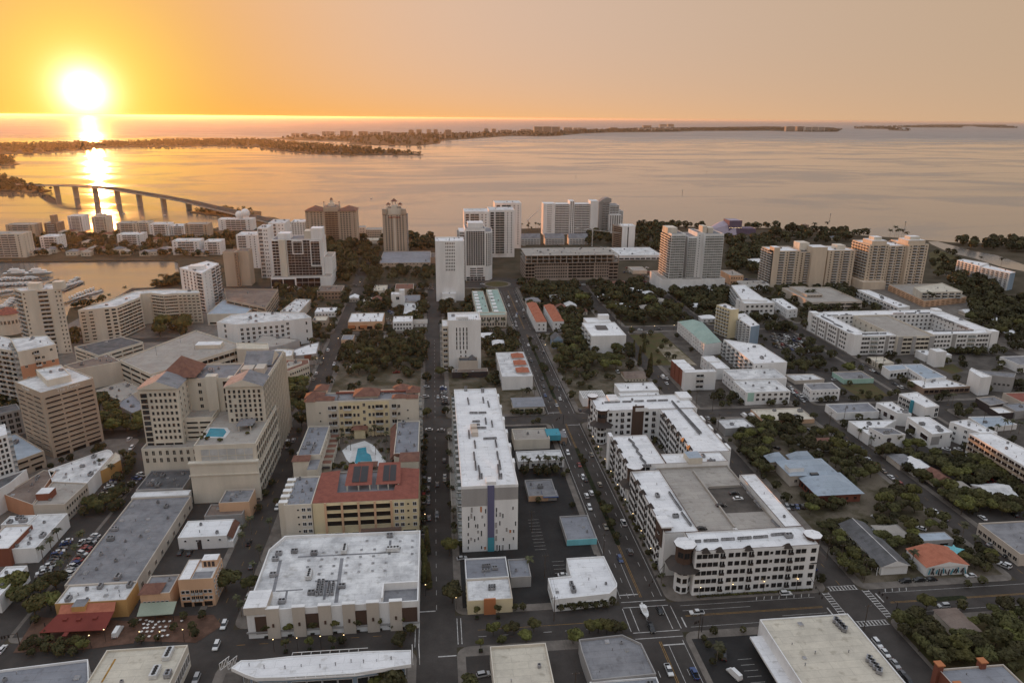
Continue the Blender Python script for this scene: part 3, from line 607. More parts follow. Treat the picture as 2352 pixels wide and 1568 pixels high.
# ------------------------------------------------------------------ department store and its neighbours
b = Bd('department_store', 'large white flat-roofed department store|with square piers and brown panels')
fl = 10.5
poly = [(-70.3, 222.6), (-9.4, 222.6), (-9.4, 269.5), (-60, 270.6), (-66, 270.6), (-70.5, 261)]
k = b.wp(poly, fl, wall='white', roof='r_dirty', par=1.3, pt=.5)
L_ = 60.9
for i, fx in enumerate((.15, .30, .45, .59, .73, .865)):
    x = -70.3+L_*fx; b.box(x-2.2, x+2.2, 221.8, 223.2, 0, fl+2.1, 'beige', 'pier'); b.box(x-2.35, x+2.35, 221.7, 223.3, fl+2.1, fl+2.4, 'white', 'pier_cap'); b.box(x-.35, x+.35, 221.5, 221.8, 5, 6.4, 'bronze', 'wall_lamp')
for f0, f1 in ((.06, .12), (.335, .42), (.625, .70), (.895, .985)): x0, x1 = -70.3+L_*f0, -70.3+L_*f1; b.box(x0-.9, x1+.4, 222.3, 222.7, 3.2 if f0 > .1 else 2, 9.2, 'bronze', 'brown_panel')
b.box(-71, -63, 222.0, 232, fl, fl+3, 'beige', 'corner_tower', 'r_white'); b.box(-70.8, -9.2, 222.1, 222.6, 2.4, 3.0, 'grey', 'string_course')
b.box(-22.6, -9.6, 223, 231.5, fl+.01, fl+.1, 'r_grey', 'terrace_floor'); b.box(-22.8, -22.2, 223.2, 232, fl, fl+3.2, 'white', 'terrace_wall'); b.box(-22.2, -9.8, 231.4, 232, fl, fl+3.2, 'white', 'terrace_wall')
for u, v in [(485, 445), (605, 435), (730, 430), (845, 420), (960, 412), (1080, 405), (1435, 385), (475, 505), (595, 500), (715, 495), (835, 490), (955, 480), (1075, 470), (1195, 465), (580, 570), (700, 565), (825, 558), (945, 548), (1070, 540), (1185, 538), (970, 348), (1090, 343), (1205, 340), (1320, 330), (1435, 322), (1020, 265), (1325, 268), (1437, 262), (620, 372), (740, 370)]:
    p = P('A2', u, v, fl); b.add('skylight', ac_mesh(2), (p.x, p.y, fl), 0, .7, b.onroof(p.x, p.y, fl))
for u, v, kd in [(355, 370, 0), (535, 385, 0), (815, 355, 4), (1260, 355, 4), (490, 590, 4), (160, 585, 0), (210, 390, 0), (180, 440, 0), (790, 690, 0), (240, 830, 0), (510, 750, 0), (1230, 225, 0)]:
    p = P('A2', u, v, fl); b.add(ACN[kd], ac_mesh(kd), (p.x, p.y, fl), 1.57 if kd == 4 and u < 900 else 0, 1.0)
for (u0, v0), (u1, v1) in (((600, 645), (580, 760)), ((695, 665), (680, 760))):
    for i in range(6):
        p = P('A2', u0, v0, fl).lerp(P('A2', u1, v1, fl), i/5)
        for dx in (-.75, .75): b.add('condenser', ac_mesh(1), (p.x+dx, p.y, fl), 0, 1.15)
for (u0, v0), (u1, v1), wd in (((385, 410), (1235, 368), .5), ((790, 420), (735, 830), .7), ((1235, 255), (1225, 390), .5), ((225, 440), (160, 730), .6), ((180, 725), (430, 708), .4), ((540, 632), (750, 625), .5), ((650, 625), (625, 800), .5), ((285, 720), (265, 830), .4)):
    p, q = P('A2', u0, v0, fl), P('A2', u1, v1, fl); d = (q-p).to_2d(); L = d.length; d /= L; n_ = Vector((-d.y, d.x))*wd; m = M()
    m.face([(p.x-n_.x, p.y-n_.y, fl+.012), (q.x-n_.x, q.y-n_.y, fl+.012), (q.x+n_.x, q.y+n_.y, fl+.012), (p.x+n_.x, p.y+n_.y, fl+.012)], 'r_grey'); b.part('walkway_pad', m)
b.box(P('A2', 957, 210, 12).x, P('A2', 1333, 195, 12).x, 270.0, 272.2, 6, 12.4, 'bronze', 'marquee')
b = Bd('truss_canopy_building', 'long white curved-roof building|with white steel truss ends at the bottom')
pts = [(-230, 1420), (-100, 1480), (0, 1512), (280, 1505), (900, 1470), (1425, 1385), (1425, 1255), (1030, 1265), (330, 1310), (0, 1345), (-140, 1350)]
poly = [tuple(P('A2', *p, 11).to_2d()) for p in pts]
k = b.wp(poly, 10.4, wall='white', roof='r_white', par=.3, z0=9.4, foot=False); FOOT.append(poly)
b.wp(inset(poly, 2.2), 9.3, wall='blue', roof='r_grey', par=0, fac={i: [('band', 4, 1, .9, .6, {'g': 'glass', 'fr': 'frame_w'})] for i in range(6)})
def truss(b, p0, p1, n, hgt, wd):
    for i in range(n):
        a, c = Vector(p0).lerp(Vector(p1), i/n), Vector(p0).lerp(Vector(p1), (i+1)/n)
        m = M(); m.tube(a, c, .12, .12, 'frame_w', 5); u = Vector((0, 0, hgt)); m.tube(a+u, c+u, .12, .12, 'frame_w', 5); m.tube(a, c+u, .1, .1, 'frame_w', 5); m.tube(a, a+u, .1, .1, 'frame_w', 5); b.part('truss_bay', m)
e0, e1 = P('A2', 1430, 1385, 10), P('A2', 1425, 1255, 10)
for dx in (.4, 2.6): truss(b, (e0.x+dx, e0.y, 9.3), (e1.x+dx, e1.y, 9.3), 4, 2.6, .1)
f0, f1 = P('A2', -230, 1420, 10), P('A2', -140, 1350, 10); truss(b, (f0.x-1, f0.y, 9), (f1.x-1, f1.y, 9), 3, 2.6, .1); truss(b, (f0.x-3.5, f0.y, 9), (f1.x-3.5, f1.y, 9), 3, 2.6, .1)
for i in range(8):
    a, c = P('A2', 330+87*i, 1312-5.6*i, 10.8), P('A2', 330+87*(i+1), 1312-5.6*(i+1), 10.8); m = M(); m.tube((a.x, a.y+1.2, 10.8), (c.x, c.y+1.2, 10.8), .12, .12, 'frame_w', 5); m.tube((a.x, a.y, 10.7), (a.x, a.y+1.2, 10.8), .1, .1, 'frame_w', 5); b.part('eave_frame', m)
    a, c = P('A2', 280+90*i, 1505-5*i, 10.8), P('A2', 280+90*(i+1), 1505-5*(i+1), 10.8); m = M(); m.tube((a.x, a.y-1.2, 10.8), (c.x, c.y-1.2, 10.8), .12, .12, 'frame_w', 5); m.tube((a.x, a.y, 10.7), (a.x, a.y-1.2, 10.8), .1, .1, 'frame_w', 5); b.part('eave_frame', m)
b.clutter(inset(poly, 2), 10.42, 14, (3,))
b = Bd('yellow_front_shop', 'pale roofed shop|with yellow front and orange entrance block')
k = b.blk('A2', [(1943, 815), (2360, 790), (2325, 595), (1930, 615)], by=942, wall='yellow', roof='r_dirty', fac={0: [('p', .36, .62, 0, 1.12, 'orange', {'d': .6, 'n': 'entrance_block'}), ('band', 1, 1, .8, .5, {'x': (.37, .61), 'z': (0, .8), 'fr': 'bronze'})], 3: [('w', 5, 1, 1.5, 2)]})
b.units('A2', (2145, 690), (2190, 688), 3, k['h'], 1); b.units('A2', (2145, 712), (2190, 710), 3, k['h'], 1)
b = Bd('grey_roof_shop', 'low grey-roofed shop|behind the yellow front shop')
k = b.blk('A2', [(1932, 608), (2330, 592), (2290, 405), (1915, 425)], h=5, wall='white', roof='r_bluegrey', ac=2); b.units('A2', (2085, 505), (2145, 500), 4, 5, 1); b.units('A2', (2085, 545), (2140, 540), 3, 5, 1)
b.blk('A3', [(-20, 595), (165, 590), (155, 425), (-35, 425)], h=4.4, wall='grey', roof='r_bluegrey', ac=2)
b = Bd('cyan_front_shop', 'grey-roofed shop|with bright cyan front in a parking lot')
k = b.blk('A3', [(506, 250), (778, 240), (690, 3), (440, 55)], by=305, wall='grey', roof='r_bluegrey', ac=3, fac={0: [('p', 0, 1, .02, .97, 'cyan', {'n': 'cyan_front', 'd': .2})]})
b = Bd('white_corner_shop', 'white L-shaped flat roof shop|with planted front on the boulevard corner')
w_ = [tuple(P('A3', *p, 5.6).to_2d()) for p in [(385, 800), (895, 745), (965, 680), (965, 650), (845, 400), (500, 420), (540, 582), (330, 602)]]
b.wp(w_, 5.0, wall='white', roof='r_white', ac=6, fac={0: [('w', 7, 1, 2.2, 1.6, {'z': (.1, .7)})], 7: [('w', 2, 1, 2, 1.5)]})
b = Bd('weathered_roof_building', 'dark weathered flat roof building|with chamfered corner beside the boulevard')
w_ = [tuple(P('A3', *p, 6).to_2d()) for p in [(735, 1540), (1325, 1480), (1190, 1202), (1012, 1120), (615, 1165), (640, 1270)]]
b.wp(w_, 5.2, wall='grey', roof='r_grey', ac=5, par=.8); b.blk('A3', [(760, 1850), (1440, 1800), (1330, 1505), (745, 1555)], h=4.6, wall='white', roof='r_bluegrey', ac=2)
b = Bd('cream_low_building', 'cream flat roof building|at the bottom beside the narrow power line alley')
b.blk('A3', [(-130, 1880), (460, 1880), (306, 1196), (-205, 1230)], h=6, wall='cream', roof='r_cream', ac=6, par=1.0); 
b = Bd('big_cream_store', 'big stained cream roof store|at the bottom with white side canopy')
k = b.blk('A4', [(380, 1640), (1290, 1600), (730, 918), (-92, 992)], h=8.5, wall='white', roof='r_cream', par=.5)
b.box(k['x0']-4.5, k['x0'], k['y0'], k['y1']-3, 3.6, 4.4, 'white', 'side_canopy', 'r_white')
for (u0, v0), (u1, v1) in (((620, 1005), (700, 1085)), ((925, 1360), (1020, 1470))): b.units('A4', (u0, v0), (u1, v1), 4, 8.5, 0, 1.0, .9)
b.clutter(k['poly'], 8.5, 6, (3, 3, 2))
b = Bd('motel', 'long dark gable-roofed motel|with white gable end and car doors')
x0, x1, y0, y1 = 186.5, 199.5, 240, 281
p, q = P('A4', 1045, 500, 4.5), P('A4', 1308, 485, 4.5); x0, x1, y0 = p.x+.5, q.x-.5, (p.y+q.y)/2+.5; y1 = P('A4', 650, 110, 4.5).y
k = b.wb(x0, x1, y0, y1, 4.3, wall='white', roof='r_dark', par=0, fac={3: [('band', 9, 1, .7, 2.6, {'g': 'glass', 'fr': 'cream'})]}); b.hip(x0, x1, y0, y1, 4.4, 2.6, 'r_dark', 'roof', gable=True, axis='y', wallm='white', ov=.7)
b.box((x0+x1)/2-.15, (x0+x1)/2+.15, y0-.7, y1+.7, 6.95, 7.06, 'frame_w', 'ridge_cap')
for i in range(10): b.box(x0-1.9, x0-1.7, y0+i*(y1-y0)/9-.1, y0+i*(y1-y0)/9+.1, 0, 4.0, 'frame_w', 'porch_post')
b = Bd('mural_house', 'single-storey house|with orange-red roof and black and white mural front')
k = b.blk('A4', [(1455, 500), (1835, 485), (1640, 305), (1290, 350)], h=4.5, wall='white', roof='t_orange', par=0)
b.hip(k['x0'], k['x1'], k['y0'], k['y1'], 4.55, 2.2, 't_orange', 'roof', gable=True, axis='y', wallm='white', ov=.5)
rg = random.Random(5)
for i in range(16):
    x = k['x0']+1+(k['x1']-k['x0']-2)*i/15; m = M(); a = rg.uniform(-1, 1); m.tube((x, k['y0']-.58, .6+rg.random()), (x+a, k['y0']-.6, 3.2+rg.random()), .28, .2, 'dark' if i % 3 else 'teal', 5); b.part('mural_stroke', m)
b = Bd('metal_shed', 'low white metal-roofed building|behind the mural house')
k = b.blk('A4', [(1395, 270), (1700, 245), (1620, 172), (1300, 200)], h=4.2, wall='grey', roof='r_blue', par=.2, fac={0: [('band', 2, 1, .5, 2, {'g': 'void_shade'})]})
b = Bd('grey_strip_building', 'beige-walled strip building|with wide dark grey roof at the right edge')
k = b.blk('A4', [(2330, 400), (3000, 330), (2600, 40), (1972, 118)], h=5.2, wall='beige', roof='r_grey', ac=8, fac={3: [('w', 8, 1, 2, 1.8, {'z': (.1, .7)})]})
b = Bd('brown_roof_house', 'long brown-roofed house|among trees at the bottom right')
k = b.blk('A4', [(1720, 1110), (1915, 1080), (1755, 888), (1548, 892)], h=3.6, wall='beige', roof='r_brown', par=0); b.hip(k['x0'], k['x1'], k['y0'], k['y1'], 3.65, 2.0, 'r_brown', 'roof', axis='y', ov=.6)
b = Bd('brick_frame_building', 'grey-roofed building|with red brick corner towers in the bottom right corner')
k = b.blk('A4', [(1700, 1700), (2500, 1650), (2100, 1395), (1660, 1432)], h=6.5, wall='brick', roof='r_bluegrey', ac=3)
for x, y in ((k['x0'], k['y1']), (k['x1']-8, k['y1']), (k['x0'], k['y1']-9)): b.box(x-1, x+1, y-1, y+1, 0, 9, 'brick', 'corner_tower'); b.box(x-1.3, x+1.3, y-1.3, y+1.3, 9, 9.4, 'orange', 'tower_cap')
# ------------------------------------------------------------------ hotel, office tower and left side
b = Bd('office_tower', 'tan twelve-storey office tower|with The Zenith lettering below its roof edge')
zp = [(375, 470), (857, 335), (625, 235), (135, 370)]
k = b.blk('B1', zp, by=1075, snap=0, wall='tan', roof='r_dirty', par=.5, cap='cream', fac={0: [('band', 3, 12, .9, .36, {'g': 'glass_d', 'mg': (1, 1, 2.5, 2.6)}), ('band', 3, 1, .8, 2.2, {'z': (0, .06), 'g': 'void_shade'})], 3: [('band', 3, 12, .8, .36, {'g': 'glass_d', 'mg': (1, 1, 2.5, 2.6)})]})
ph = [tuple(P('B1', *p, k['h']+3.5).to_2d()) for p in [(430, 362), (650, 312), (560, 215), (330, 262)]]; b.wp(ph, k['h']+3.2, z0=k['h'], wall='cream', roof='r_dirty', ac=3, foot=False, name='penthouse', roofname='penthouse_roof')
pa, pb = Vector(k['poly'][0]), Vector(k['poly'][1])
def lettering(b, txt, size, pa, pb, f, z):
    cu = bpy.data.curves.new('lettering', 'FONT'); cu.body = txt; cu.size = size; cu.extrude = .08; cu.align_x = 'CENTER'
    t_ = bpy.data.objects.new('lettering', cu); col.objects.link(t_); bpy.context.view_layer.update(); me = bpy.data.meshes.new_from_object(t_.evaluated_get(bpy.context.evaluated_depsgraph_get())); bpy.data.objects.remove(t_)
    me.materials.clear(); me.materials.append(MATS['letters']); e = (pb-pa).normalized(); pp = pa+e*((pb-pa).length*f)+Vector((e.y, -e.x))*.2
    o = b.add('sign_lettering', me, (pp.x, pp.y, z)); o.rotation_euler = (R_(90), 0, math.atan2(e.y, e.x)); return o
lettering(b, 'The Zenith', 2.7, pa, pb, .5, k['h']-1.7)
lettering(b, 'The Zenith', 1.9, Vector(k['poly'][3]), Vector(k['poly'][0]), .42, k['h']-1.5)
b = Bd('office_garage', 'low tan parking structure|with blue-white roof below the office tower')
b.blk('B1', [(110, 1110), (405, 1003), (140, 840), (40, 870)], h=9, snap=0, wall='tan', roof='r_blue', ac=1, fac={0: [('band', 2, 2, .85, .35, {'g': 'void_shade', 'z': (.25, .95)}), ('band', 2, 1, .5, .7, {'z': (0, .3), 'g': 'void_shade'})]})
b = Bd('grey_window_block', 'grey block with square windows|at the left edge behind the office tower')
b.blk('B1', [(-160, 700), (185, 618), (150, 570), (-160, 630)], by=930, snap=0, wall='grey', roof='r_dark', fac={0: [('w', 5, 4, 2.2, 2.4)]})
b = Bd('white_balcony_tower', 'white tower with thin balconies|cut by the left edge')
k = b.blk('B1', [(-260, 950), (65, 850), (45, 755), (-260, 830)], by=1390, bi=1, snap=0, wall='white', roof='r_white', fac={0: [('w', 7, 11, 1.2, 1.8)], 1: [('b', 2, 11, .85, 2.4, {'g': 'glass'})]})
b.blk('B1', [(-200, 1470), (100, 1290), (245, 1170), (-150, 1300)], h=12, snap=0, wall='white', roof='r_dark')
b = Bd('tan_flat_building', 'tan flat-roofed building|with small dark red roof room')
b.blk('B1', [(300, 1500), (592, 1492), (802, 1298), (482, 1284)], h=8.5, snap=0, wall='beige', roof='r_deck', ac=3, fac={1: [('w', 9, 2, 1.2, 1.6)]})
b.blk('B1', [(30, 1402), (298, 1497), (510, 1190), (400, 1178)], h=8, snap=0, wall='salmon', roof='r_brown', ac=5)
p = P('B1', 410, 1450, 8.5); b.box(p.x-3, p.x+3, p.y-1, p.y+5, 8.5, 12, 'brick', 'roof_room', 'r_white')
b = Bd('curved_yellow_building', 'white-roofed corner building|with a curved yellow end wall')
w_ = [tuple(P('B1', *p, 8.6).to_2d()) for p in [(480, 1288), (800, 1298), (1040, 1027), (1020, 1000), (985, 990), (930, 1005), (690, 1090), (440, 1178)]]
b.wp(w_, 8.0, wall='white', roof='r_dirty', ac=14)
w_ = [tuple(P('B1', *p, 7.2).to_2d()) for p in [(900, 1200), (1020, 1140), (1108, 1085), (1100, 1040), (1062, 1015), (1045, 1030)]]; b.wp(w_, 7.0, wall='orange_yellow', roof='r_cream', par=.2)
b = Bd('hotel', 'cream stepped hotel|with hipped roof pavilions and a rooftop pool')
# podium, left wing, centre, right wing
pz = 29.0
p0, p1 = P('B1', 1775, 935, pz+1), P('B1', 2335, 945, pz+1)
X0, X1, Y0 = -117.0, -88.5, 324.0
b.wb(X0, X1, Y0, 372, pz, wall='cream', roof='r_deck', par=1.0, fac={0: [('w', 6, 2, .93, .9, {'rel': 1, 'x': (.1, .95), 'z': (.68, .93), 'g': 'rail', 'fr': 'cream', 'mul': 0}), ('slab', 3, .5, {'z': (.2, .66)})], 1: [('band', 12, 2, .75, .8, {'z': (.62, .95), 'g': 'glass'}), ('band', 12, 3, .75, .7, {'z': (.05, .55), 'g': 'void_shade'})]})
b.box(X0-2.5, X1+.6, Y0-2, Y0, 0, 21, 'cream', 'lower_front'); b.box(X0-3, X1+1, Y0-2.6, Y0, 21, 21.8, 'cream', 'cornice'); b.box(X0-3, X1+1, Y0-2.6, Y0-2, 15, 15.5, 'cream', 'cornice')
FOOT.append([(X0-3, Y0-3), (X1+1, Y0-3), (X1+1, 420), (X0-3, 420)])
zl = 48.0
k = b.wb(-150, -131.5, 352, 374, zl, wall='cream', roof='r_grey', par=.8, fac={0: [('w', 6, 8, 1.2, 1.8, {'x': (.24, .98), 'z': (.42, .97)}), ('band', 3, 3, .9, .45, {'x': (.24, .98), 'z': (.22, .41), 'g': 'void_shade'}), ('band', 1, 12, .9, .8, {'x': (.02, .22), 'z': (.22, .96), 'g': 'glass'}), ('p', 0, 1.0, .2, .215, 'cream', {'d': .8, 'n': 'cornice'})], 1: [('w', 4, 10, 1.1, 1.7, {'z': (.3, .97)})]})
b.wb(-150.5, -119, 346, 374, 18, wall='cream', roof='r_deck', par=1, fac={0: [('w', 9, 2, 1.3, 2.4, {'z': (.55, .97)})], 3: []})
b.wb(-131.5, -117.2, 356, 374, 30, wall='cream', roof='r_deck', par=1, fac={0: [('band', 2, 4, .85, .4, {'z': (.6, .95), 'g': 'void_shade'})]})
b.hip(-150, -131.5, 352, 366, zl+.85, 4.2, 'r_grey', 'pavilion_roof', axis='y', gable=True, wallm='cream', ov=.9); b.hip(-145, -127, 366, 386, zl+1.5, 8.5, 't_brown', 'tiled_hip_roof', ov=.5)
k = b.wb(-131.5, -108, 368, 392, zl-1, wall='cream', roof='r_grey', par=1, fac={0: [('w', 1, 7, 1.6, 2.0, {'x': (.15, .35), 'z': (.38, .97)}), ('band', 1, 7, .75, .72, {'x': (.44, .60), 'z': (.38, .97), 'g': 'glass_d'}), ('band', 1, 7, .8, .75, {'x': (.74, .92), 'z': (.38, .97), 'g': 'glass_d'})]})
b.box(-122, -116.5, 366.5, 371, 0, zl+1.4, 'cream', 'lift_tower'); b.box(-110.5, -107.5, 365, 369, 0, zl+.8, 'cream', 'pier')
k = b.wb(-108, -90, 352, 410, zl, wall='cream', roof='r_grey', par=.8, fac={0: [('w', 7, 7, 1.2, 1.8, {'x': (.03, .98), 'z': (.6, .97), 'skip': .08})], 1: [('band', 14, 9, .78, .66, {'z': (.36, .98), 'g': 'glass'}), ('fin', 14, .5, .8, {'mg': (0, 0, 0, 1)}), ('band', 14, 3, .8, .7, {'z': (.06, .33), 'g': 'void_shade'})]})
b.hip(-108, -90, 352, 366, zl+.85, 3.8, 'r_grey', 'pavilion_roof', axis='y', gable=True, wallm='cream', ov=.9); b.hip(-106, -92, 384, 402, zl+1, 5.5, 'r_grey', 'pavilion_roof', gable=True, axis='x', wallm='cream', ov=.6); b.box(-105, -99, 372, 379, zl, zl+3, 'beige', 'plant_room'); b.box(-98, -93, 372, 380, zl, zl+3.2, 'beige', 'plant_room')
b.clutter([(-131, 369), (-109, 369), (-109, 391), (-131, 391)], zl-1, 6)
w_ = [tuple(P('B1', *p, pz+.1).to_2d()) for p in [(1890, 870), (2050, 875), (2080, 830), (2060, 800), (1930, 795)]]; m = M(); m.face([(*p, pz+.08) for p in ccw(w_)], 'pool'); b.part('rooftop_pool', m)
w2 = inset(ccw(w_), -.6); m = M(); m.face([(*p, pz+.05) for p in w2], 'frame_w'); b.part('pool_rim', m)
b.hip(-101, -94, 341, 349, pz+3, 1.6, 'r_grey', 'cabana_roof'); b.box(-100.5, -94.5, 348, 348.5, pz, pz+3, 'dark', 'cabana_wall'); b.box(-100.5, -100.1, 341, 341.4, pz, pz+3, 'cream', 'cabana_post'); b.box(-94.9, -94.5, 341, 341.4, pz, pz+3, 'cream', 'cabana_post')
b = Bd('grey_yard_building', 'low grey-roofed building|with cream edges at the foot of the hotel podium')
k = b.blk('B1', [(2040, 1480), (2290, 1470), (2340, 1350), (2045, 1362)], h=9, wall='peach', roof='r_grey', ac=4); b.blk('B1', [(1830, 1600), (2200, 1590), (2290, 1490), (1990, 1480)], h=5, wall='grey', roof='r_brown', ac=3)
b = Bd('pink_apartment_tower', 'cream and salmon apartment tower|at the left edge behind the office tower')
k = b.blk('B1', [(160, 95), (512, 25), (430, -60), (95, -30)], h=42, snap=0, wall='cream', roof='r_dirty', ac=4, fac={0: [('w', 4, 11, 1.4, 1.5, {'skip': .3}), ('p', 0, 1, 0, .78, 'salmon', {'d': .02, 'n': 'lower_wall'}), ('b', 1, 11, .8, 2, {'x': (.38, .55)})], 3: [('b', 4, 12, .8, 2)]})
b.blk('B1', [(-160, 40), (158, 93), (90, -35), (-160, -90)], h=38, snap=0, wall='cream', roof='r_dirty', ac=4, fac={0: [('b', 4, 11, .8, 2)]})
b = Bd('turret_building', 'round cream turret|with red conical roof near the marina'); c = P('C1', 108, 1290, 0); b.ensure(c); hh = 18; m = M(); m.tube((c.x, c.y, 0), (c.x, c.y, hh), 9, 9, 'cream', 20); b.part('wall', m); m = M(); m.tube((c.x, c.y, hh), (c.x, c.y, hh+5), 10, .3, 't_red', 20); b.part('roof', m); FOOT.append([(c.x-9, c.y-9), (c.x+9, c.y-9), (c.x+9, c.y+9), (c.x-9, c.y+9)])
for i in range(10):
    a = R_(180+18*i+9); b.add('window', win_mesh(1.6, 3, 'cream', 'glass'), (c.x+8.95*math.cos(a), c.y+8.95*math.sin(a), 11), a+math.pi/2)
b = Bd('white_theatre_block', 'plain white-walled block|with brown roof between the office tower and car park')
b.blk('B1', [(695, 255), (1108, 180), (985, 112), (585, 220)], by=460, snap=0, wall='cream', roof='r_brown', ac=6)
b = Bd('low_plaza_roofs', 'low blue-grey roofed building|beside the small roundabout trees')
b.blk('B1', [(1070, 580), (1215, 655), (1345, 600), (1200, 470)], h=6, snap=0, wall='grey', roof='r_bluegrey', ac=3); b.blk('B1', [(880, 450), (1110, 540), (1310, 430), (1150, 360)], h=6, snap=0, wall='cream', roof='r_deck', ac=8)
b = Bd('big_car_park', 'large cream car park|with white top deck and open slotted storeys')
k = b.blk('C1', [(1100, 1540), (1385, 1672), (2245, 1410), (1800, 1268)], h=16, snap=0, wall='cream', roof='r_deck', par=1.0, fac={0: [('band', 3, 4, .92, .45, {'g': 'void_shade'})], 1: [('band', 9, 3, .9, .5, {'g': 'void_shade', 'x': (.45, 1)})]})
p = P('C1', 1920, 1390, 19); b.box(p.x-9, p.x+9, p.y-4, p.y+5, 16, 19, 'cream', 'ramp_cover', 'r_white')
for u, v in ((1440, 1500), (1660, 1385), (1790, 1450)): p = P('C1', u, v, 16); m = M(); m.tube((p.x, p.y, 16), (p.x, p.y, 23), .15, .1, 'metal', 5); b.part('lamp_mast', m)
b = Bd('low_car_park', 'dark-roofed low car park|in front of the curved apartment block')
b.blk('C1', [(680, 1420), (905, 1500), (1315, 1375), (1110, 1325)], h=13, snap=0, wall='cream', roof='r_dark', ac=3, fac={0: [('band', 2, 4, .9, .4, {'g': 'void_shade'})], 1: [('band', 4, 4, .9, .4, {'g': 'void_shade'})]})
b = Bd('cream_marina_tower', 'tall cream apartment tower|by the marina with a central balcony stack')
k = b.blk('C1', [(190, 910), (560, 885), (495, 835), (130, 885)], by=1475, bi=1, snap=0, wall='cream', roof='r_dirty', ac=4, fac={0: [('b', 1, 15, .85, 2.2, {'x': (.38, .66)}), ('w', 2, 15, 1.0, 1.2, {'x': (.80, .99)}), ('w', 1, 15, 1, 1.2, {'x': (0, .12)})], 3: [('b', 3, 15, .85, 2)]})
b.box(k['x0']+12, k['x0']+20, k['y0']+6, k['y0']+12, k['h'], k['h']+5, 'cream', 'plant_room'); b.box(k['x0']+30, k['x0']+37, k['y0']+6, k['y0']+12, k['h'], k['h']+6, 'cream', 'plant_room')
b = Bd('curved_bayfront_block', 'long curving cream apartment block|of stacked balconies facing the bay')
h_ = HT('C1', 715, 1085, 1390)
w_ = [tuple(P('C1', *p, h_).to_2d()) for p in [(715, 1085), (890, 1070), (1070, 1050), (1285, 965), (1290, 935), (1385, 925), (1500, 940), (1625, 930), (1835, 925), (1825, 900), (1600, 890), (1400, 893), (1240, 905), (1000, 995), (800, 1050)]]
B_ = lambda n: [('b', n, 9, .95, .6, {'mg': (.3, .3, 1, 1.5), 'fr': 'cream', 'rl': 'cream', 'g': 'glass_d'})]
b.wp(w_, h_-1, wall='cream', roof='r_dirty', par=1, ac=6, fac={0: [('b', 2, 9, .5, .6, {'mg': (.3, 2, 1, 1.5), 'rl': 'cream'})], 1: [('band', 2, 9, .6, .55, {'x': (.3, 1)})], 2: B_(5), 4: [], 5: B_(3), 6: B_(3), 7: [('b', 5, 9, .6, .6, {'mg': (.5, .5, 1, 1.5), 'rl': 'cream', 'g': 'glass_d'})]})
b = Bd('white_harbour_tower', 'white twelve-storey tower|with dark square windows beside the harbour')
k = b.blk('C1', [(1855, 745), (2010, 655), (1900, 632), (1648, 695)], by=1115, snap=0, wall='white', roof='r_white', ac=6, fac={3: [('w', 4, 12, 2.4, 2.2, {'x': (.1, .72)}), ('b', 1, 12, .9, 2, {'x': (.74, .98)})], 0: [('w', 2, 12, 1, 1.2, {'x': (.05, .5)}), ('b', 2, 12, .8, 2, {'x': (.5, 1)})]})
p = P('C1', 1810, 672, k['h']+4); b.box(p.x-7, p.x+7, p.y-4, p.y+5, k['h'], k['h']+4, 'white', 'plant_room')
b = Bd('blank_tan_tower', 'pair of blank tan tower slabs|behind the white harbour tower')
b.fb('C1', 2045, 2150, 550, 868, 18, wall='tan', roof='r_brown'); b.fb('C1', 2172, 2278, 543, 862, 18, wall='tan', roof='r_brown'); b.fb('C1', 2148, 2175, 556, 870, 12, wall='brown', roof='r_brown', fac={0: [('w', 1, 12, .6, 1.4, {'g': 'glass'})]})
b = Bd('brown_car_park', 'brown open car park|below the blank tan tower')
b.blk('C1', [(2080, 985), (2440, 1060), (2555, 890), (2060, 885)], h=13, snap=0, wall='tan', roof='r_brown', par=1, fac={0: [('band', 5, 4, .9, .45, {'g': 'void_shade'})], 1: [('band', 3, 4, .9, .45, {'g': 'void_shade'})]}, ac=4)
b = Bd('white_podium_hall', 'broad white-roofed podium hall|at the foot of the white harbour tower')
b.blk('C1', [(1900, 1120), (2260, 1115), (2390, 1000), (2050, 985)], by=1225, snap=0, wall='cream', roof='r_blue', fac={0: [('band', 4, 1, .7, .4, {'z': (0, .4), 'g': 'void_shade'})]})
b = Bd('white_grid_hotel', 'white five-storey hotel|with rows of square windows and long roof')
w_ = [tuple(P('C2', *p, 22).to_2d()) for p in [(-362, 1195), (-175, 1215), (275, 1178), (508, 1150), (440, 1108), (-20, 1100), (-230, 1130)]]
b.wp(w_, 21, wall='white', roof='r_dirty', par=1, ac=16, fac={0: [('w', 1, 3, 1.8, 2.4, {'x': (.3, .5), 'z': (.4, 1)})], 1: [('w', 8, 5, 2.0, 2.3, {'mg': (1, 1, 1, 3)})], 2: [('w', 1, 5, 2, 2.3, {'x': (0, .1)}), ('w', 1, 3, 1.2, 2.5, {'x': (.72, .85)})]})
b = Bd('curved_roof_theatre', 'pale curved-roof theatre|between the car park and the white grid hotel')
b.blk('C2', [(-130, 1470), (240, 1405), (400, 1352), (60, 1310)], h=13, snap=0, wall='grey', roof='r_deck', ac=4); b.blk('C2', [(0, 1540), (330, 1500), (345, 1445), (110, 1430)], h=11, snap=0, wall='cream', roof='r_white', ac=4); b.blk('C2', [(-180, 1440), (120, 1440), (110, 1390), (-180, 1380)], h=17, snap=0, wall='cream', roof='r_cream')
b = Bd('white_wedge_shop', 'white wedge-roofed shop|with dark red sign panel')
w_ = [tuple(P('C2', *p, 8.6).to_2d()) for p in [(255, 1478), (365, 1502), (555, 1482), (580, 1375), (480, 1398)]]; b.wp(w_, 8, wall='grey', roof='r_white', ac=5, fac={1: [('p', .4, .75, .45, .95, 'brick', {'n': 'sign_panel'})]})
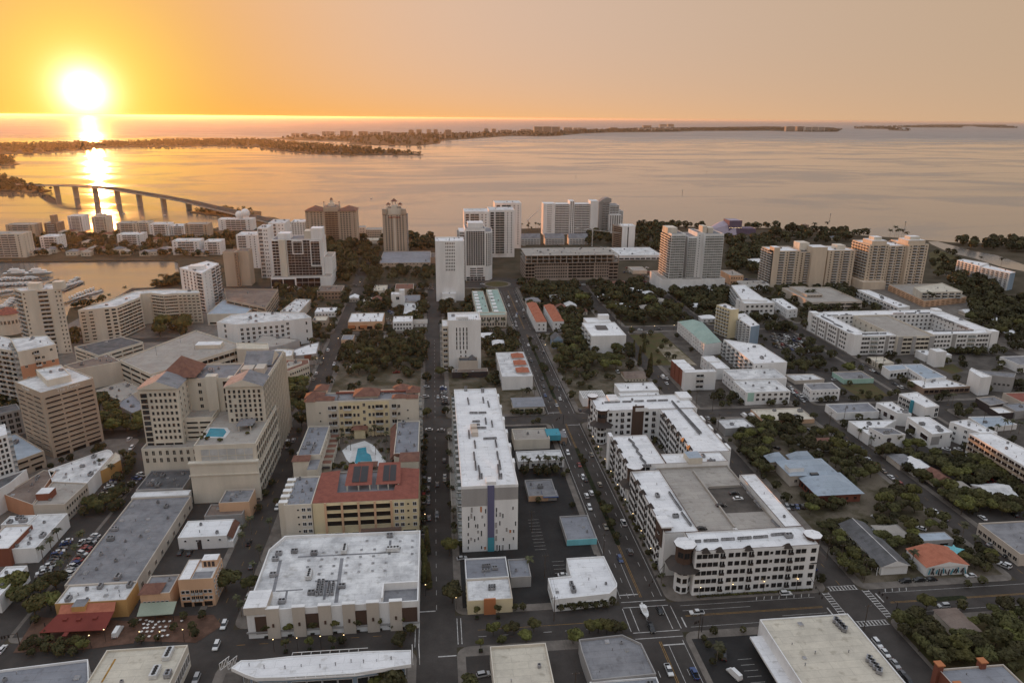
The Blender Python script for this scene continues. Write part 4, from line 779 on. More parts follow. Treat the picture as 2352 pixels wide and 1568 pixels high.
b = Bd('spanish_corner_building', 'cream arcaded corner building|with red tiled roof ring')
w_ = [tuple(P('B2', *p, 13).to_2d()) for p in [(155, 265), (300, 272), (490, 200), (482, 160), (260, 165)]]; k = b.wp(w_, 12.4, wall='cream', roof='t_brown', fac={0: [('w', 4, 3, 1.2, 1.5)], 1: [('w', 9, 3, 1.2, 1.5), ('band', 7, 1, .7, 2.6, {'z': (0, .25), 'g': 'void_shade'})]}); b.wp(inset(w_, 5), 12.9, z0=12.4, wall='cream', roof='r_deck', par=.3, foot=False, ac=3)
# ------------------------------------------------------------------ courtyard apartments
b = Bd('courtyard_apartments', 'cream and yellow courtyard apartments|with red-brown tiled roofs round a pool')
zb = 30.0
fac0 = [('w', 1, 5, 1.4, 1.9, {'x': (.185, .225), 'z': (.2, .94), 'fr': 'white'}), ('b', 1, 5, .9, 2.2, {'x': (.22, .27), 'z': (.2, .94), 'd': 2}), ('w', 1, 5, 1.4, 1.9, {'x': (.285, .33), 'z': (.2, .94)}), ('b', 1, 5, .95, 2.2, {'x': (.33, .40), 'z': (.2, .94)}), ('w', 2, 5, 1.2, 1.9, {'x': (.405, .475), 'z': (.2, .94)}), ('w', 1, 5, 1.3, 1.9, {'x': (.49, .53), 'z': (.3, .98)}), ('w', 2, 5, 1.2, 1.9, {'x': (.54, .61), 'z': (.2, .94)}), ('b', 1, 5, .95, 2.2, {'x': (.61, .68), 'z': (.2, .94)}), ('w', 1, 5, 1.4, 1.9, {'x': (.685, .73), 'z': (.2, .94)}), ('b', 1, 5, .9, 2.2, {'x': (.755, .80), 'z': (.2, .94), 'd': 2}), ('w', 1, 5, 1.4, 1.9, {'x': (.80, .84), 'z': (.2, .94)}), ('w', 1, 4, .8, .9, {'x': (.10, .14), 'z': (.22, .86)}), ('w', 1, 4, .8, .9, {'x': (.88, .92), 'z': (.22, .86)})]
b.wb(-73, -11.5, 373, 386, zb, wall='cream', roof='r_grey', par=.8, ac=16, fac={0: [('p', .285, .735, .0, .97, 'yellow', {'d': .02, 'n': 'yellow_wall'})] + fac0, 1: [('b', 2, 6, .9, 2.2)], 3: [('b', 2, 6, .8, 2.2)]})
b.wb(-58, -11.5, 386, 399, zb-4, wall='cream', roof='r_deck', par=.8, ac=4); p = M(); p.face([(-50, 389, zb-3.98), (-20, 389, zb-3.98), (-20, 397, zb-3.98), (-42, 397, zb-3.98)], 't_green'); b.part('roof_garden', p)
for x0, x1, y0, y1, z, rs in ((-47.5, -33.5, 377, 388, zb+1.5, 3.2), (-74, -64, 377, 385, zb+1.2, 2.6), (-70, -63, 386, 394, zb+2.4, 2.2), (-68, -58, 373.5, 378.5, zb+1.0, 1.8), (-26, -18, 373.5, 378.5, zb+1.0, 1.8), (-18, -12, 373, 378, zb+.9, 1.6), (-18.5, -11, 380, 388, zb+1.6, 2.8), (-73.5, -68, 372.8, 376, zb+.9, 1.2)):
    b.box(x0+.6, x1-.6, y0+.6, y1-.6, zb-.2, z, 'cream', 'roof_pavilion'); b.hip(x0, x1, y0, y1, z, rs, 't_brown', 'tiled_roof', ov=.4)
c = (-21.5, 390.5); m = M(); m.tube((*c, zb-4), (*c, zb+1), 4.5, 4.5, 'cream', 18); b.part('turret', m); m = M(); m.tube((*c, zb+1), (*c, zb+3.2), 5.3, .2, 't_brown', 18); b.part('turret_roof', m)
m = M(); m.box(-58, -12, 384.2, 385.2, zb+.6, zb+1.4, 't_red'); b.part('red_eave', m)
k = b.blk('B2', [(388, 1040), (595, 1042), (672, 770), (470, 780)], h=19, wall='cream', roof='r_bluegrey', ac=12, fac={1: [('w', 8, 2, 1.6, 1.8, {'z': (.5, 1)})], 0: []})
kr = b.blk('B2', [(1275, 1027), (1497, 1022), (1500, 718), (1290, 740)], h=19, wall='cream', roof='r_bluegrey', ac=12, fac={0: []})
slope(b, 'B2', [(1288, 742), (1278, 1025)], [(1235, 800), (1230, 1075)], 19.6, 16.5, 't_brown', 'tiled_slope'); 
slope(b, 'B2', [(1275, 1030), (1390, 1028)], [(1230, 1080), (1395, 1076)], 19.6, 16.5, 't_brown', 'tiled_slope')
b.box(kr['x1']-8.5, kr['x1']+.2, kr['y0']-9, kr['y0']-.1, 0, 19.5, 'cream', 'stair_tower'); b.hip(kr['x1']-9, kr['x1']+.4, kr['y0']-9, kr['y0']+1, 19.5, 2.2, 't_brown', 'tower_roof', ov=.3); b.box(kr['x0']-1, kr['x1']-8.5, kr['y0']-11, kr['y0']-3, 0, 15, 'cream', 'link_wing', 'r_grey')
b.box(k['x0']-1, k['x0']+6.5, k['y0']-6, k['y0']-.1, 0, 19.4, 'cream', 'stair_tower'); b.hip(k['x0']-1.4, k['x0']+7, k['y0']-6.4, k['y0']+.5, 19.4, 1.6, 't_brown', 'tower_roof', ov=.2); b.box(k['x0']+6.5, k['x1'], k['y0']-11, k['y0']-.1, 0, 17, 'cream', 'link_wing', 'r_grey')
for i in range(6): y = k['y0']+3+i*6.2; b.box(k['x1'], k['x1']+4.5, y, y+3.6, 0, 13, 'cream', 'bay_wing', 't_brown'); b.box(k['x1']+.2, k['x1']+4.0, y-2.0, y-.1, 11, 11.5, 'dark', 'pergola')
kf = b.blk('B2', [(268, 1500), (512, 1492), (582, 1245), (345, 1232)], h=18.5, wall='cream', roof='r_bluegrey', ac=16, fac={0: [('w', 2, 5, 1.5, 1.6, {'x': (.6, 1), 'fr': 'white'}), ('w', 1, 5, .8, .9, {'x': (.4, .6)})], 3: [('b', 5, 5, .5, 2.2)]})
for i in range(5): y = kf['y0']+1.5+i*5.0; b.box(kf['x0']-2.6, kf['x0']+1.2, y, y+2.6, 0, 19.4, 'cream', 'stair_fin', 'white')
kk = b.wb(kf['x1']+.2, -10.3, kf['y0']+.6, kf['y0']+29, 18, wall='yellow', roof='r_bluegrey', par=.9, fac={0: [('band', 4, 3, .92, .62, {'x': (.12, .74), 'z': (.35, .97), 'g': 'void_shade'}), ('fin', 4, .9, .5, {'x': (.12, .74), 'm': 'peach', 'mg': (1, 1, 0, 0)}), ('w', 2, 4, 1.5, 1.7, {'x': (.76, .87), 'fr': 'white', 'z': (.25, .97)}), ('w', 1, 4, .9, 1, {'x': (.87, .93), 'z': (.25, .97)}), ('w', 1, 4, 1.5, 1.7, {'x': (.93, .995), 'fr': 'white', 'z': (.25, .97)}), ('band', 6, 1, .75, 3.2, {'z': (0, .24), 'g': 'void_shade'})]})
xa, xb, ya, yb = kk['x0'], kk['x1'], kk['y0'], kk['y1']
for q in ([(xa, ya, 19), (xa+10, ya+6, 20.4), (xa+9, yb-1, 20.4), (xa, yb, 19)], [(xb-11, ya+6, 20.4), (xb, ya, 19), (xb, yb, 19), (xb-9, yb-1, 20.4)], [(xa, ya, 19), (xb, ya, 19), (xb-11, ya+6, 20.4), (xa+10, ya+6, 20.4)]): m = M(); m.face(q, 't_red'); b.part('red_tiled_roof', m)
for i, (f0, f1) in enumerate(((.30, .52), (.60, .80))):
    x0, x1 = xa+(xb-xa)*f0, xa+(xb-xa)*f1; m = M(); m.face([(x0-1, ya+11, 20.8), (x1+1, ya+11, 20.8), (x1+.5, yb-2, 24), (x0-.5, yb-2, 24)], 't_red'); b.part('pavilion_roof', m)
    for j in range(2):
        xm = x0+2+(x1-x0-3)*j/2; m = M(); m.face([(xm, ya+13, 21.45), (xm+(x1-x0)/2-1.8, ya+13, 21.45), (xm+(x1-x0)/2-1.8, yb-4, 23.62), (xm, yb-4, 23.62)], 'solar'); b.part('solar_panel', m)
    for j in range(3): b.box(x0+(x1-x0)*j/2-.3, x0+(x1-x0)*j/2+.3, ya+11.2, ya+11.8, 18, 20.8, 'cream', 'pavilion_post')
m = M(); m.box(k['x1']+4, kr['x0']-2, kk['y1']+.5, 372.8, 0, 9, 'paving'); dk = b.part('courtyard_deck', m)
w_ = ccw([tuple(P('B2', *p, 9.1).to_2d()) for p in [(935, 980), (1010, 968), (1018, 1020), (1050, 1035), (1068, 1098), (960, 1100), (935, 1138), (908, 1108)]]); m = M(); m.face([(*p, 9.03) for p in inset(w_, -1)], 'frame_w'); b.part('pool_rim', m); m = M(); m.face([(*p, 9.06) for p in w_], 'pool'); b.part('pool', m)
w_ = ccw([tuple(P('B2', *p, 9.1).to_2d()) for p in [(790, 1000), (850, 950), (1000, 910), (1080, 950), (1190, 1090), (1180, 1140), (900, 1150), (830, 1080)]]); m = M(); m.face([(*p, 9.012) for p in w_], 'white'); b.part('pool_deck', m)
p = P('B2', 1025, 1120, 12); b.hip(p.x-4.5, p.x+4.5, p.y-2, p.y+2.5, 11.6, 1.3, 't_brown', 'poolside_roof'); b.box(p.x-4, p.x+4, p.y+1.5, p.y+2, 9, 11.6, 'cream', 'poolside_wall')
p = P('B2', 962, 790, 13); b.hip(p.x-4, p.x+4, 369, 373, 15, 1.6, 't_brown', 'entrance_roof'); b.box(p.x-3, p.x+3, 370, 373, 9, 15, 'yellow', 'entrance_bay')
# ------------------------------------------------------------------ tall white slab by the street
b = Bd('white_slab_apartments', 'tall white slab apartment building|with purple stripe down its windowed end')
hz = 31.3
k = b.wb(8.4, 32.4, 269, 382, hz, wall='white', roof='r_white', par=.7, fac={0: [('p', .455, .575, 0, 1.0, 'purple', {'d': .5, 'n': 'purple_stripe'}), ('p', .455, .575, 0, .22, 'teal', {'d': .55, 'n': 'teal_base'}), ('p', .0, .45, .70, .96, 'grey', {'d': .1, 'n': 'louvre_band'}), ('p', .58, 1, .78, .96, 'grey', {'d': .1, 'n': 'louvre_band'})], 3: [('b', 18, 8, .8, 2.4, {'g': 'glass_g', 'rl': 'glass_g', 'mg': (2, 2, 4, 1)})]})
rg = random.Random(11)
cand = [(fx, z) for fx in (.05, .11, .17, .23, .29, .35, .41, .62, .68, .74, .80, .86, .92, .97) for z in (2.2, 6, 9.6, 13.4, 17.2, 20.6)]; rg.shuffle(cand)
for i, (fx, z) in enumerate(cand[:40]):
    m_k = rg.choice(('glass', 'glass', 'glass', 'glass', 'glass', 'glass', 'grey', 'grey', 'orange'))
    b.add('window', win_mesh(.5 if m_k == 'glass' else .8, rg.choice((1.6, 2.2, 2.8)), 'white', m_k, 0), (8.4+24*(fx+rg.uniform(-.012, .012)), 269, z+rg.uniform(-.8, .8)), 0)
b.box(18.8, 23, 269.2, 274, hz, hz+2.2, 'white', 'stair_head'); b.wb(4.5, 8.4, 300, 383, 5, wall='beige', roof='r_deck', par=.4)
for i in range(6): b.box(32.4, 33.4, 290+i*16, 294+i*16, 4, hz+.3, 'white', 'wall_bay')
for (u, v, n, ln) in [(1920, 455, 2, 0), (2075, 470, 2, 0), (2055, 1260, 2, 0), (2235, 1260, 2, 0)]:
    for i in range(4): p = P('B2', u, v-10*i, hz); [b.add('condenser', ac_mesh(1), (p.x+.9*j, p.y, hz), 0, .8) for j in range(2)]
for (u0, v0, u1, v1, n) in [(1945, 530, 1955, 580, 5), (2085, 525, 2092, 565, 4), (2130, 560, 2142, 605, 5), (1968, 662, 2030, 662, 7), (2050, 662, 2110, 660, 7), (2108, 715, 2114, 760, 5), (2165, 740, 2172, 785, 5), (1995, 742, 2050, 740, 6), (1998, 772, 2050, 770, 6), (2035, 800, 2110, 800, 8), (1955, 830, 1960, 890, 6), (2095, 900, 2205, 895, 10), (2008, 925, 2015, 980, 6), (2200, 920, 2210, 970, 6), (2002, 1030, 2008, 1090, 6), (2015, 1115, 2020, 1180, 6), (2045, 1155, 2055, 1220, 6), (2215, 1025, 2225, 1085, 6), (2235, 1105, 2245, 1175, 6), (2222, 1145, 2230, 1210, 6)]: b.units('B2', (u0, v0), (u1, v1), n, hz, 1, .8)
for u, v in ((2000, 810), (2010, 860)): p = P('B2', u, v, hz); b.box(p.x-1.6, p.x+1.6, p.y-2, p.y+2, hz, hz+2.4, 'beige', 'plant_box')
# ------------------------------------------------------------------ white five-storey complex on the boulevard
b = Bd('white_courtyard_complex', 'white five-storey apartment complex|with dark corner bays and open parking deck')
z5 = 19.6
FD = {'fr': 'frame_d', 'mul': 1}
def wfac(n, x=(0, 1)): return [('w', n, 5, 1.7, 1.6, dict(FD, x=x, z=(.04, .97)))]
def bfac(n, x): return [('b', n, 5, 1.9, 2.1, {'x': x, 'z': (.04, .97), 'rl': 'frame_d', 'd': .9})]
C = dict(wall='white', roof='r_white', par=.7, cap='bronze')
b.wb(97.5, 148, 231, 244.5, z5, ac=2, fac={0: wfac(4, (.01, .19)) + bfac(1, (.19, .25)) + wfac(3, (.26, .42)) + bfac(1, (.42, .48)) + wfac(2, (.49, .60)) + [('w', 1, 5, .9, .9, {'x': (.60, .63), 'z': (.04, .97), 'fr': 'frame_d'})] + wfac(2, (.64, .74)) + bfac(1, (.74, .80)) + wfac(2, (.81, .90)) + wfac(1, (.93, .99)), 1: []}, **C)
b.wb(89.5, 103.8, 244.5, 298, z5, ac=3, fac={3: wfac(4, (.02, .22)) + bfac(1, (.23, .28)) + wfac(4, (.30, .50)) + bfac(1, (.51, .56)) + wfac(5, (.58, .84)) + bfac(1, (.85, .92)), 0: []}, **C)
b.wb(140.2, 148, 244.5, 290, z5, ac=2, **C)
b.wb(89.5, 109, 304, 337.5, z5, ac=2, fac={3: wfac(3, (.02, .25)) + bfac(1, (.26, .36)) + wfac(2, (.4, .6)) + bfac(1, (.62, .72)) + wfac(2, (.75, 1)), 0: wfac(2, (.35, .6)), 1: []}, **C)
b.wb(109, 140.3, 304, 314.5, z5, ac=3, fac={}, **C)
b.wb(126.2, 146, 314.5, 371, z5, fac={3: wfac(5, (.05, .3)) + bfac(1, (.31, .37)) + wfac(4, (.38, .58)) + bfac(1, (.59, .65)) + wfac(4, (.66, .9)), 0: []}, **C)
b.wb(90, 149, 371, 393, z5, ac=4, fac={0: wfac(1, (.10, .16)) + [('w', 1, 5, 1, 1.3, dict(FD, x=(.17, .22), z=(.04, .97)))] + bfac(1, (.22, .28)) + wfac(1, (.29, .34)) + wfac(1, (.47, .52)) + bfac(1, (.53, .60)) + [('p', .345, .46, .18, 1.12, 'bronze', {'d': .5, 'n': 'bronze_bay'}), ('p', .35, .455, 0, .14, 'dark', {'d': .3, 'n': 'archway'})], 3: bfac(1, (.3, .5)) + wfac(2, (.55, .95))}, **C)
for y in (318, 330, 342, 354): b.box(146, 147.6, y, y+6, 0, z5+.5, 'white', 'wall_bay')
def corner(x, y, r, z, top=True):     # dark octagonal corner bay with white cap
    o = [(x+r*math.cos(R_(22.5+45*i)), y+r*math.sin(R_(22.5+45*i))) for i in range(8)]
    m = M(); m.prism(o, z*.62, z+1.2, 'bronze'); b.part('corner_bay', m)
    m = M(); m.prism(inset(o, -.35), z+1.2, z+1.9, 'bronze', 'r_white'); b.part('bay_cap', m)
    m = M(); o2 = inset(o, -1.3)
    for i in range(8):
        a, c, d, e = o2[i], o2[(i+1) % 8], o[(i+1) % 8], o[i]; m.face([(*a, z*.6), (*c, z*.6), (*d, z*.70), (*e, z*.70)], 'frame_d')
    b.part('bay_skirt_roof', m); m = M(); m.prism(inset(o, .25), 0, z*.61, 'white'); b.part('bay_base', m)
    for i in (4, 5, 6):
        a, c = Vector(o[i]), Vector(o[(i+1) % 8])
        q, qc = Vector(inset(o, .25)[i]), Vector(inset(o, .25)[(i+1) % 8])
        for zz in (2, 6, 9.8): e = (qc-q); b.add('window', win_mesh(1.8, 2.3, 'white', 'void_shade', 0), ((q.x+qc.x)/2, (q.y+qc.y)/2, zz), math.atan2(e.y, e.x))
        e = c-a; b.add('window', win_mesh(2.0, 2.2, 'frame_d', 'glass', 1), ((a.x+c.x)/2, (a.y+c.y)/2, z-2), math.atan2(e.y, e.x))
corner(94.6, 235.2, 3.4, z5); corner(148, 236.5, 2.6, z5); corner(92.3, 300.8, 3.1, z5); corner(92.8, 371.8, 3.0, z5); corner(91.5, 392, 2.4, z5)
b.box(89, 93, 247, 255, 12, z5+1.6, 'bronze', 'bronze_bay', 'r_white'); b.box(88.7, 93.5, 246.5, 255.5, z5+1.6, z5+2.2, 'white', 'bay_cap', 'r_white'); b.box(88.6, 90.5, 336, 341, 0, z5+1.2, 'white', 'end_bay', 'r_white')
b.box(112, 119, 370, 372, z5, z5+2, 'white', 'parapet_block'); b.box(100, 106, 384, 393, z5, z5+1.8, 'white', 'roof_block', 'r_white'); b.box(143, 150.5, 384, 394, z5, z5+1.8, 'white', 'roof_block', 'r_white'); b.box(120, 127, 303.6, 311, z5, z5+3.2, 'cream', 'stair_head', 'r_blue')
for x, y, rt in [(101.5, 230.6, 0)] + [(x, 230.7, 0) for x in (107.2, 118.9, 135.0)]: b.hip(x-1.6, x+1.6, y-.6, y+1.6, z5+.1, 1.9, 'frame_d', 'bay_roof', ov=.1)
for y in (256, 266, 278, 287, 309, 320, 330): b.hip(88.9, 91.2, y-1.5, y+1.5, z5+.1, 1.9, 'frame_d', 'bay_roof', ov=.1)
for y in (320, 329, 337, 346, 354, 362): b.hip(125.2, 127.6, y-1.7, y+1.7, z5+.1, 2.0, 'frame_d', 'bay_roof', ov=.1)
# parking deck
b.wb(103.9, 140.1, 244.6, 304, 17.2, wall='concrete', roof='r_deck', par=.9, name='deck_wall', roofname='parking_deck')
b.box(121, 121.6, 250, 300, 17.2, 18.3, 'concrete', 'deck_rail'); b.box(121.6, 139.6, 262, 284, 17.21, 17.24, 'lotgrey', 'ramp_floor'); b.box(123, 139.6, 283.6, 284.4, 17.2, 18.4, 'concrete', 'deck_rail')
for i in range(20): b.box(104.6+i*.0, 109.4, 250+i*2.6, 250.12+i*2.6, 17.215, 17.225, 'paint_w', 'stall_line') if i < 19 else None
def row(u0, v0, u1, v1, n, t, z=z5):
    b.units(t, (u0, v0), (u1, v1), n, z, 1, .8)
for a in [(855, 565, 985, 560, 12), (1020, 560, 1090, 558, 6), (1130, 555, 1205, 552, 8), (1245, 552, 1320, 548, 8), (1345, 548, 1425, 545, 8), (1470, 555, 1735, 845, 40), (1480, 575, 1720, 855, 34), (1075, 905, 1120, 945, 8), (1110, 955, 1155, 1000, 8), (1145, 1015, 1190, 1060, 8), (1180, 1075, 1225, 1120, 8), (1180, 1150, 1270, 1148, 6), (1680, 1105, 1740, 1103, 5), (1800, 1100, 1860, 1098, 5), (1445, 1395, 1480, 1450, 8), (1490, 1465, 1550, 1550, 9), (2100, 1310, 2145, 1360, 7), (2160, 1390, 2210, 1440, 7), (2230, 1470, 2280, 1530, 7)]: row(*a, 'B3')
for a in [(1690, 275, 1725, 273, 3), (1770, 270, 1885, 265, 8), (1930, 258, 2035, 252, 7), (2080, 248, 2190, 240, 8), (2225, 238, 2340, 230, 8), (1560, 15, 1640, 125, 12)]: row(*a, 'A3')
row(35, 215, 155, 205, 9, 'A4'); row(35, 85, 100, 145, 7, 'A4')
# ------------------------------------------------------------------ boulevard shops
b = Bd('peach_blue_shop', 'grey-roofed shop|with peach wall and bright blue corner canopy')
k = b.blk('B3', [(150, 1425), (405, 1400), (370, 1262), (120, 1268)], by=1478, wall='grey', roof='r_grey', ac=4, fac={0: [('p', 0, .7, 0, .96, 'peach', {'n': 'peach_front'})]}); b.box(k['x1']-7, k['x1']+.6, k['y0']-1.5, k['y0']+5, 2.6, k['h']+.5, 'royal', 'blue_canopy', 'r_grey')
b = Bd('palm_front_building', 'low white building|with stained roof and palms along its front')
k = b.blk('B3', [(55, 1105), (482, 1082), (440, 985), (40, 1015)], by=1175, wall='white', roof='r_dirty', ac=3, fac={0: [('w', 8, 1, 1.6, 2.0, {'z': (.1, .8)})]})
b = Bd('teal_gable_store', 'cream store|with stepped front and teal canopy beside the crossroads')
k = b.blk('B3', [(5, 890), (345, 905), (320, 790), (10, 800)], by=985, wall='cream', roof='r_deck', ac=2); b.box(k['x1']-1, k['x1']+7, k['y0']+4, k['y1']-2, 3.2, 6.5, 'teal', 'teal_canopy', 'teal'); b.box(k['x1']+7.05, k['x1']+11, k['y0']+6, k['y1'], 0, 4, 'brown', 'porch', 'r_grey')
b = Bd('blue_metal_building', 'blue-grey metal roof building|with planted car park on the boulevard')
k = b.blk('B3', [(0, 600), (290, 598), (270, 512), (10, 520)], by=655, wall='cream', roof='r_bluegrey', par=.1, fac={0: [('band', 6, 1, .8, 1.8, {'g': 'glass'})]}); b.hip(k['x0'], k['x1'], k['y0'], k['y1'], k['h']+.15, 1.6, 'r_bluegrey', 'roof', axis='x', gable=True)
b = Bd('orange_roof_hall', 'white hall|with three orange tiled roof pieces')
k = b.blk('B3', [(-120, 330), (185, 310), (110, 95), (-120, 100)], by=455, wall='white', roof='r_dirty', ac=4)
for f in (.12, .42, .72): b.hip(k['x1']-10, k['x1']-2, k['y0']+(k['y1']-k['y0'])*f, k['y0']+(k['y1']-k['y0'])*f+9, k['h']+1.2, 2.2, 't_orange', 'tiled_roof'); b.box(k['x1']-9.6, k['x1']-2.4, k['y0']+(k['y1']-k['y0'])*f+.4, k['y0']+(k['y1']-k['y0'])*f+8.6, k['h'], k['h']+1.2, 'white', 'roof_base')
b = Bd('striped_canopy_building', 'white building|with striped black and white roof louvres')
k = b.blk('B3', [(660, 535), (860, 510), (835, 450), (615, 455)], h=5, wall='white', roof='r_grey')
for i in range(14): x = k['x0']+.6+(k['x1']-k['x0']-1.2)*i/13; b.box(x-.35, x+.35, k['y0'], k['y1'], 5.62, 5.9, 'frame_w', 'roof_louvre')
b = Bd('white_flat_store', 'plain white flat-roofed store|behind the apartment complex')
b.blk('B3', [(985, 462), (1345, 440), (1290, 372), (950, 385)], h=6, wall='white', roof='r_white', ac=4); b.blk('B3', [(1000, 520), (1330, 505), (1380, 462), (985, 470)], h=6.5, wall='white', roof='r_white', ac=4)
b = Bd('old_brown_house', 'old brown gabled house|with white porch windows'); k = b.blk('B3', [(1025, 345), (1215, 335), (1190, 275), (1025, 282)], by=375, wall='cream', roof='r_brown', par=0, fac={0: [('w', 6, 1, .9, 1.2)]}); b.hip(k['x0'], k['x1'], k['y0'], k['y1'], k['h']+.05, 3, 'r_brown', 'roof', gable=True, axis='x', wallm='brown')
b = Bd('brick_and_white_flats', 'white three-storey flats|with brick-red street bays and outside stairs')
k = b.blk('B3', [(1605, 290), (1925, 268), (1800, 255), (1560, 262)], by=460, wall='white', roof='r_white', fac={0: [('b', 1, 3, .9, 2, {'x': (.36, .62)})]})
for i, (u, v) in enumerate(((1500, 180), (1540, 215), (1580, 250))): p = P('B3', u+40, v, 13); b.box(p.x-4.5, p.x+5, p.y-3, p.y+5, 0, 12.4, 'brick', 'brick_bay', 'r_white'); FOOT.append([(p.x-5, p.y-4), (p.x+5, p.y-4), (p.x+5, p.y+6), (p.x-5, p.y+6)])
b = Bd('long_white_terrace', 'long low white terrace|of garages stepping towards the street corner')
k = b.blk('B3', [(2030, 350), (2600, 330), (2330, 245), (1960, 260)], h=9, wall='white', roof='r_dirty', ac=6, fac={0: [], 3: [('w', 4, 2, 1.6, 1.4)]})
k = b.blk('B3', [(2165, 470), (2560, 450), (2420, 350), (2025, 360)], by=590, wall='white', roof='r_dirty', ac=6, fac={0: [('p', .04, .18, .3, .95, 'mint', {'n': 'mint_panel'}), ('w', 6, 2, 1.8, 1.4, {'x': (.2, 1), 'z': (.25, .95), 'fr': 'grey'})], 3: [('w', 5, 1, 1.0, 1.0, {'z': (.6, .95)}), ('band', 5, 1, .75, 2.6, {'z': (0, .4), 'g': 'void_shade'})]})
b.blk('B3', [(1870, 250), (1990, 245), (1900, 150), (1780, 155)], h=8, wall='white', roof='r_white', fac={3: [('w', 4, 2, 1.4, 1.4)]}); b.blk('B3', [(1790, 185), (1900, 180), (1860, 130), (1745, 135)], h=8.5, wall='white', roof='r_white', fac={3: [('w', 2, 2, 1.4, 1.4)]})
b = Bd('white_balcony_flats', 'white five-storey flats|with projecting balconies and roof terraces')
k = b.blk('C3', [(2225, 1575), (2530, 1560), (2280, 1400), (1945, 1350)], by=1735, bi=0, snap=0, wall='white', roof='r_white', ac=9, fac={3: [('b', 7, 4, .55, 2.2, {'d': 2.0}), ], 0: [('w', 2, 4, 1, 1.4, {'x': (.0, .3)})]})
b = Bd('green_roof_inn', 'long white inn|with two pale green hipped roofs')
k = b.blk('C3', [(1770, 1400), (1925, 1378), (1750, 1195), (1528, 1190)], by=1510, snap=0, wall='white', roof='t_green', par=0, fac={3: [('w', 12, 3, 1.1, 1.3), ('fin', 12, .8, .4, {'mg': (0, 0, 0, 0)})]}); pl = k['poly']; z = k['h']
A, B2, C2, D2 = [Vector(p) for p in pl]
for f0, f1 in ((0, .48), (.46, 1)):
    a, d = A.lerp(D2, f0), A.lerp(D2, f1); bb, cc = B2.lerp(C2, f0), B2.lerp(C2, f1); r0, r1 = ((a+bb)/2).lerp((d+cc)/2, .2), ((a+bb)/2).lerp((d+cc)/2, .8); m = M(); zz = z+.1; up_ = z+4.2
    m.face([(*a, zz), (*bb, zz), (*r0, up_)], 't_green'); m.face([(*bb, zz), (*cc, zz), (*r1, up_), (*r0, up_)], 't_green'); m.face([(*cc, zz), (*d, zz), (*r1, up_)], 't_green'); m.face([(*d, zz), (*a, zz), (*r0, up_), (*r1, up_)], 't_green'); b.part('hipped_roof', m)
b = Bd('solar_roof_block', 'plain white block|with dark solar panels on its roof')
k = b.blk('C3', [(735, 1325), (1048, 1310), (940, 1192), (645, 1202)], by=1490, wall='white', roof='r_white', ac=2, fac={3: [('b', 3, 4, .6, 2)]})
b.wb(k['x0']+4, k['x1']-3, k['y1'], k['y1']+14, k['h']+.5, wall='white', roof='r_white', par=.6); b.box(k['x1']-12, k['x1']-3, k['y1']+8, k['y1']+13, k['h'], k['h']+4.5, 'white', 'stair_head', 'r_white')
for i in range(6): p = P('C3', 778+i*17, 1252, k['h']); m = M(); m.face([(p.x-.9, p.y-5, k['h']+.5), (p.x+.9, p.y-5, k['h']+.5), (p.x+.9, p.y+5, k['h']+1.2), (p.x-.9, p.y+5, k['h']+1.2)], 'solar'); m.box(p.x-.8, p.x+.8, p.y-4, p.y-3.8, k['h'], k['h']+.52, 'metal'); b.part('solar_panel', m)
b = Bd('grey_gable_house', 'small blue-grey gabled house|among trees by the boulevard'); k = b.fb('C3', 375, 468, 1365, 1438, 12, wall='blue', roof='r_dark', par=0, fac={0: [('w', 2, 2, 1, 1.3, {'fr': 'frame_w'})]}); b.hip(k['x0'], k['x1'], k['y0'], k['y1'], k['h']+.05, 4, 'r_dark', 'roof', gable=True, axis='y', wallm='blue')
b = Bd('red_terrace', 'two rows of terraced houses|with orange-red hipped roofs')
for t_ in ([(225, 1195), (315, 1190), (225, 1018), (135, 1022)], [(375, 1190), (470, 1182), (385, 1035), (298, 1042)]):
    k = b.blk('C3', t_, h=9, wall='white', roof='t_orange', par=0, fac={0: [('w', 2, 2, 1.2, 1.5)], 3: [('w', 8, 2, 1.2, 1.5)], 1: []})
    for i in range(6): y = k['y0']+(k['y1']-k['y0'])*i/6; b.hip(k['x0'], k['x1'], y, y+(k['y1']-k['y0'])/6, 9.05, 2.6, 't_orange', 'hipped_roof', ov=.3)
b = Bd('cream_villa', 'cream two-storey villa|with grey hipped roof behind the red terrace'); k = b.fb('C3', 135, 262, 1005, 1050, 12, wall='cream', roof='r_grey', par=0, fac={0: [('w', 4, 2, 1.2, 1.4)]}); b.hip(k['x0'], k['x1'], k['y0'], k['y1'], k['h']+.05, 3, 'r_grey', 'roof')
b = Bd('yellow_white_hotel', 'nine-storey slab hotel|half yellow and half white with blue end wall')
k = b.blk('C3', [(2195, 1235), (2275, 1222), (2140, 1110), (2030, 1125)], by=1425, snap=0, wall='white', roof='r_white', ac=3, fac={3: [('b', 5, 8, .6, 1.8)], 0: [('p', 0, 1, 0, 1, 'blue', {'d': .1, 'n': 'blue_wall'})]})
k = b.blk('C3', [(2010, 1080), (2085, 1075), (1960, 1020), (1880, 1035)], by=1345, snap=0, wall='yellow', roof='r_white', ac=2, fac={3: [('b', 5, 8, .6, 1.8)], 0: []})
b = Bd('white_step_flats', 'white stepped flats|with wide poster panel among square windows')
k = b.fb('C3', 2135, 2420, 1020, 1160, 20, wall='white', roof='r_white', ac=4, fac={0: [('w', 6, 3, 2.2, 1.8, {'fr': 'grey'}), ('p', .29, .50, .05, .55, 'dark', {'n': 'poster_panel', 'd': .3})]}); k = b.blk('C3', [(2110, 985), (2345, 995), (2140, 850), (2015, 855)], h=16, snap=0, wall='white', roof='r_white', ac=4, fac={3: [('b', 8, 4, .8, 2)], 0: []})
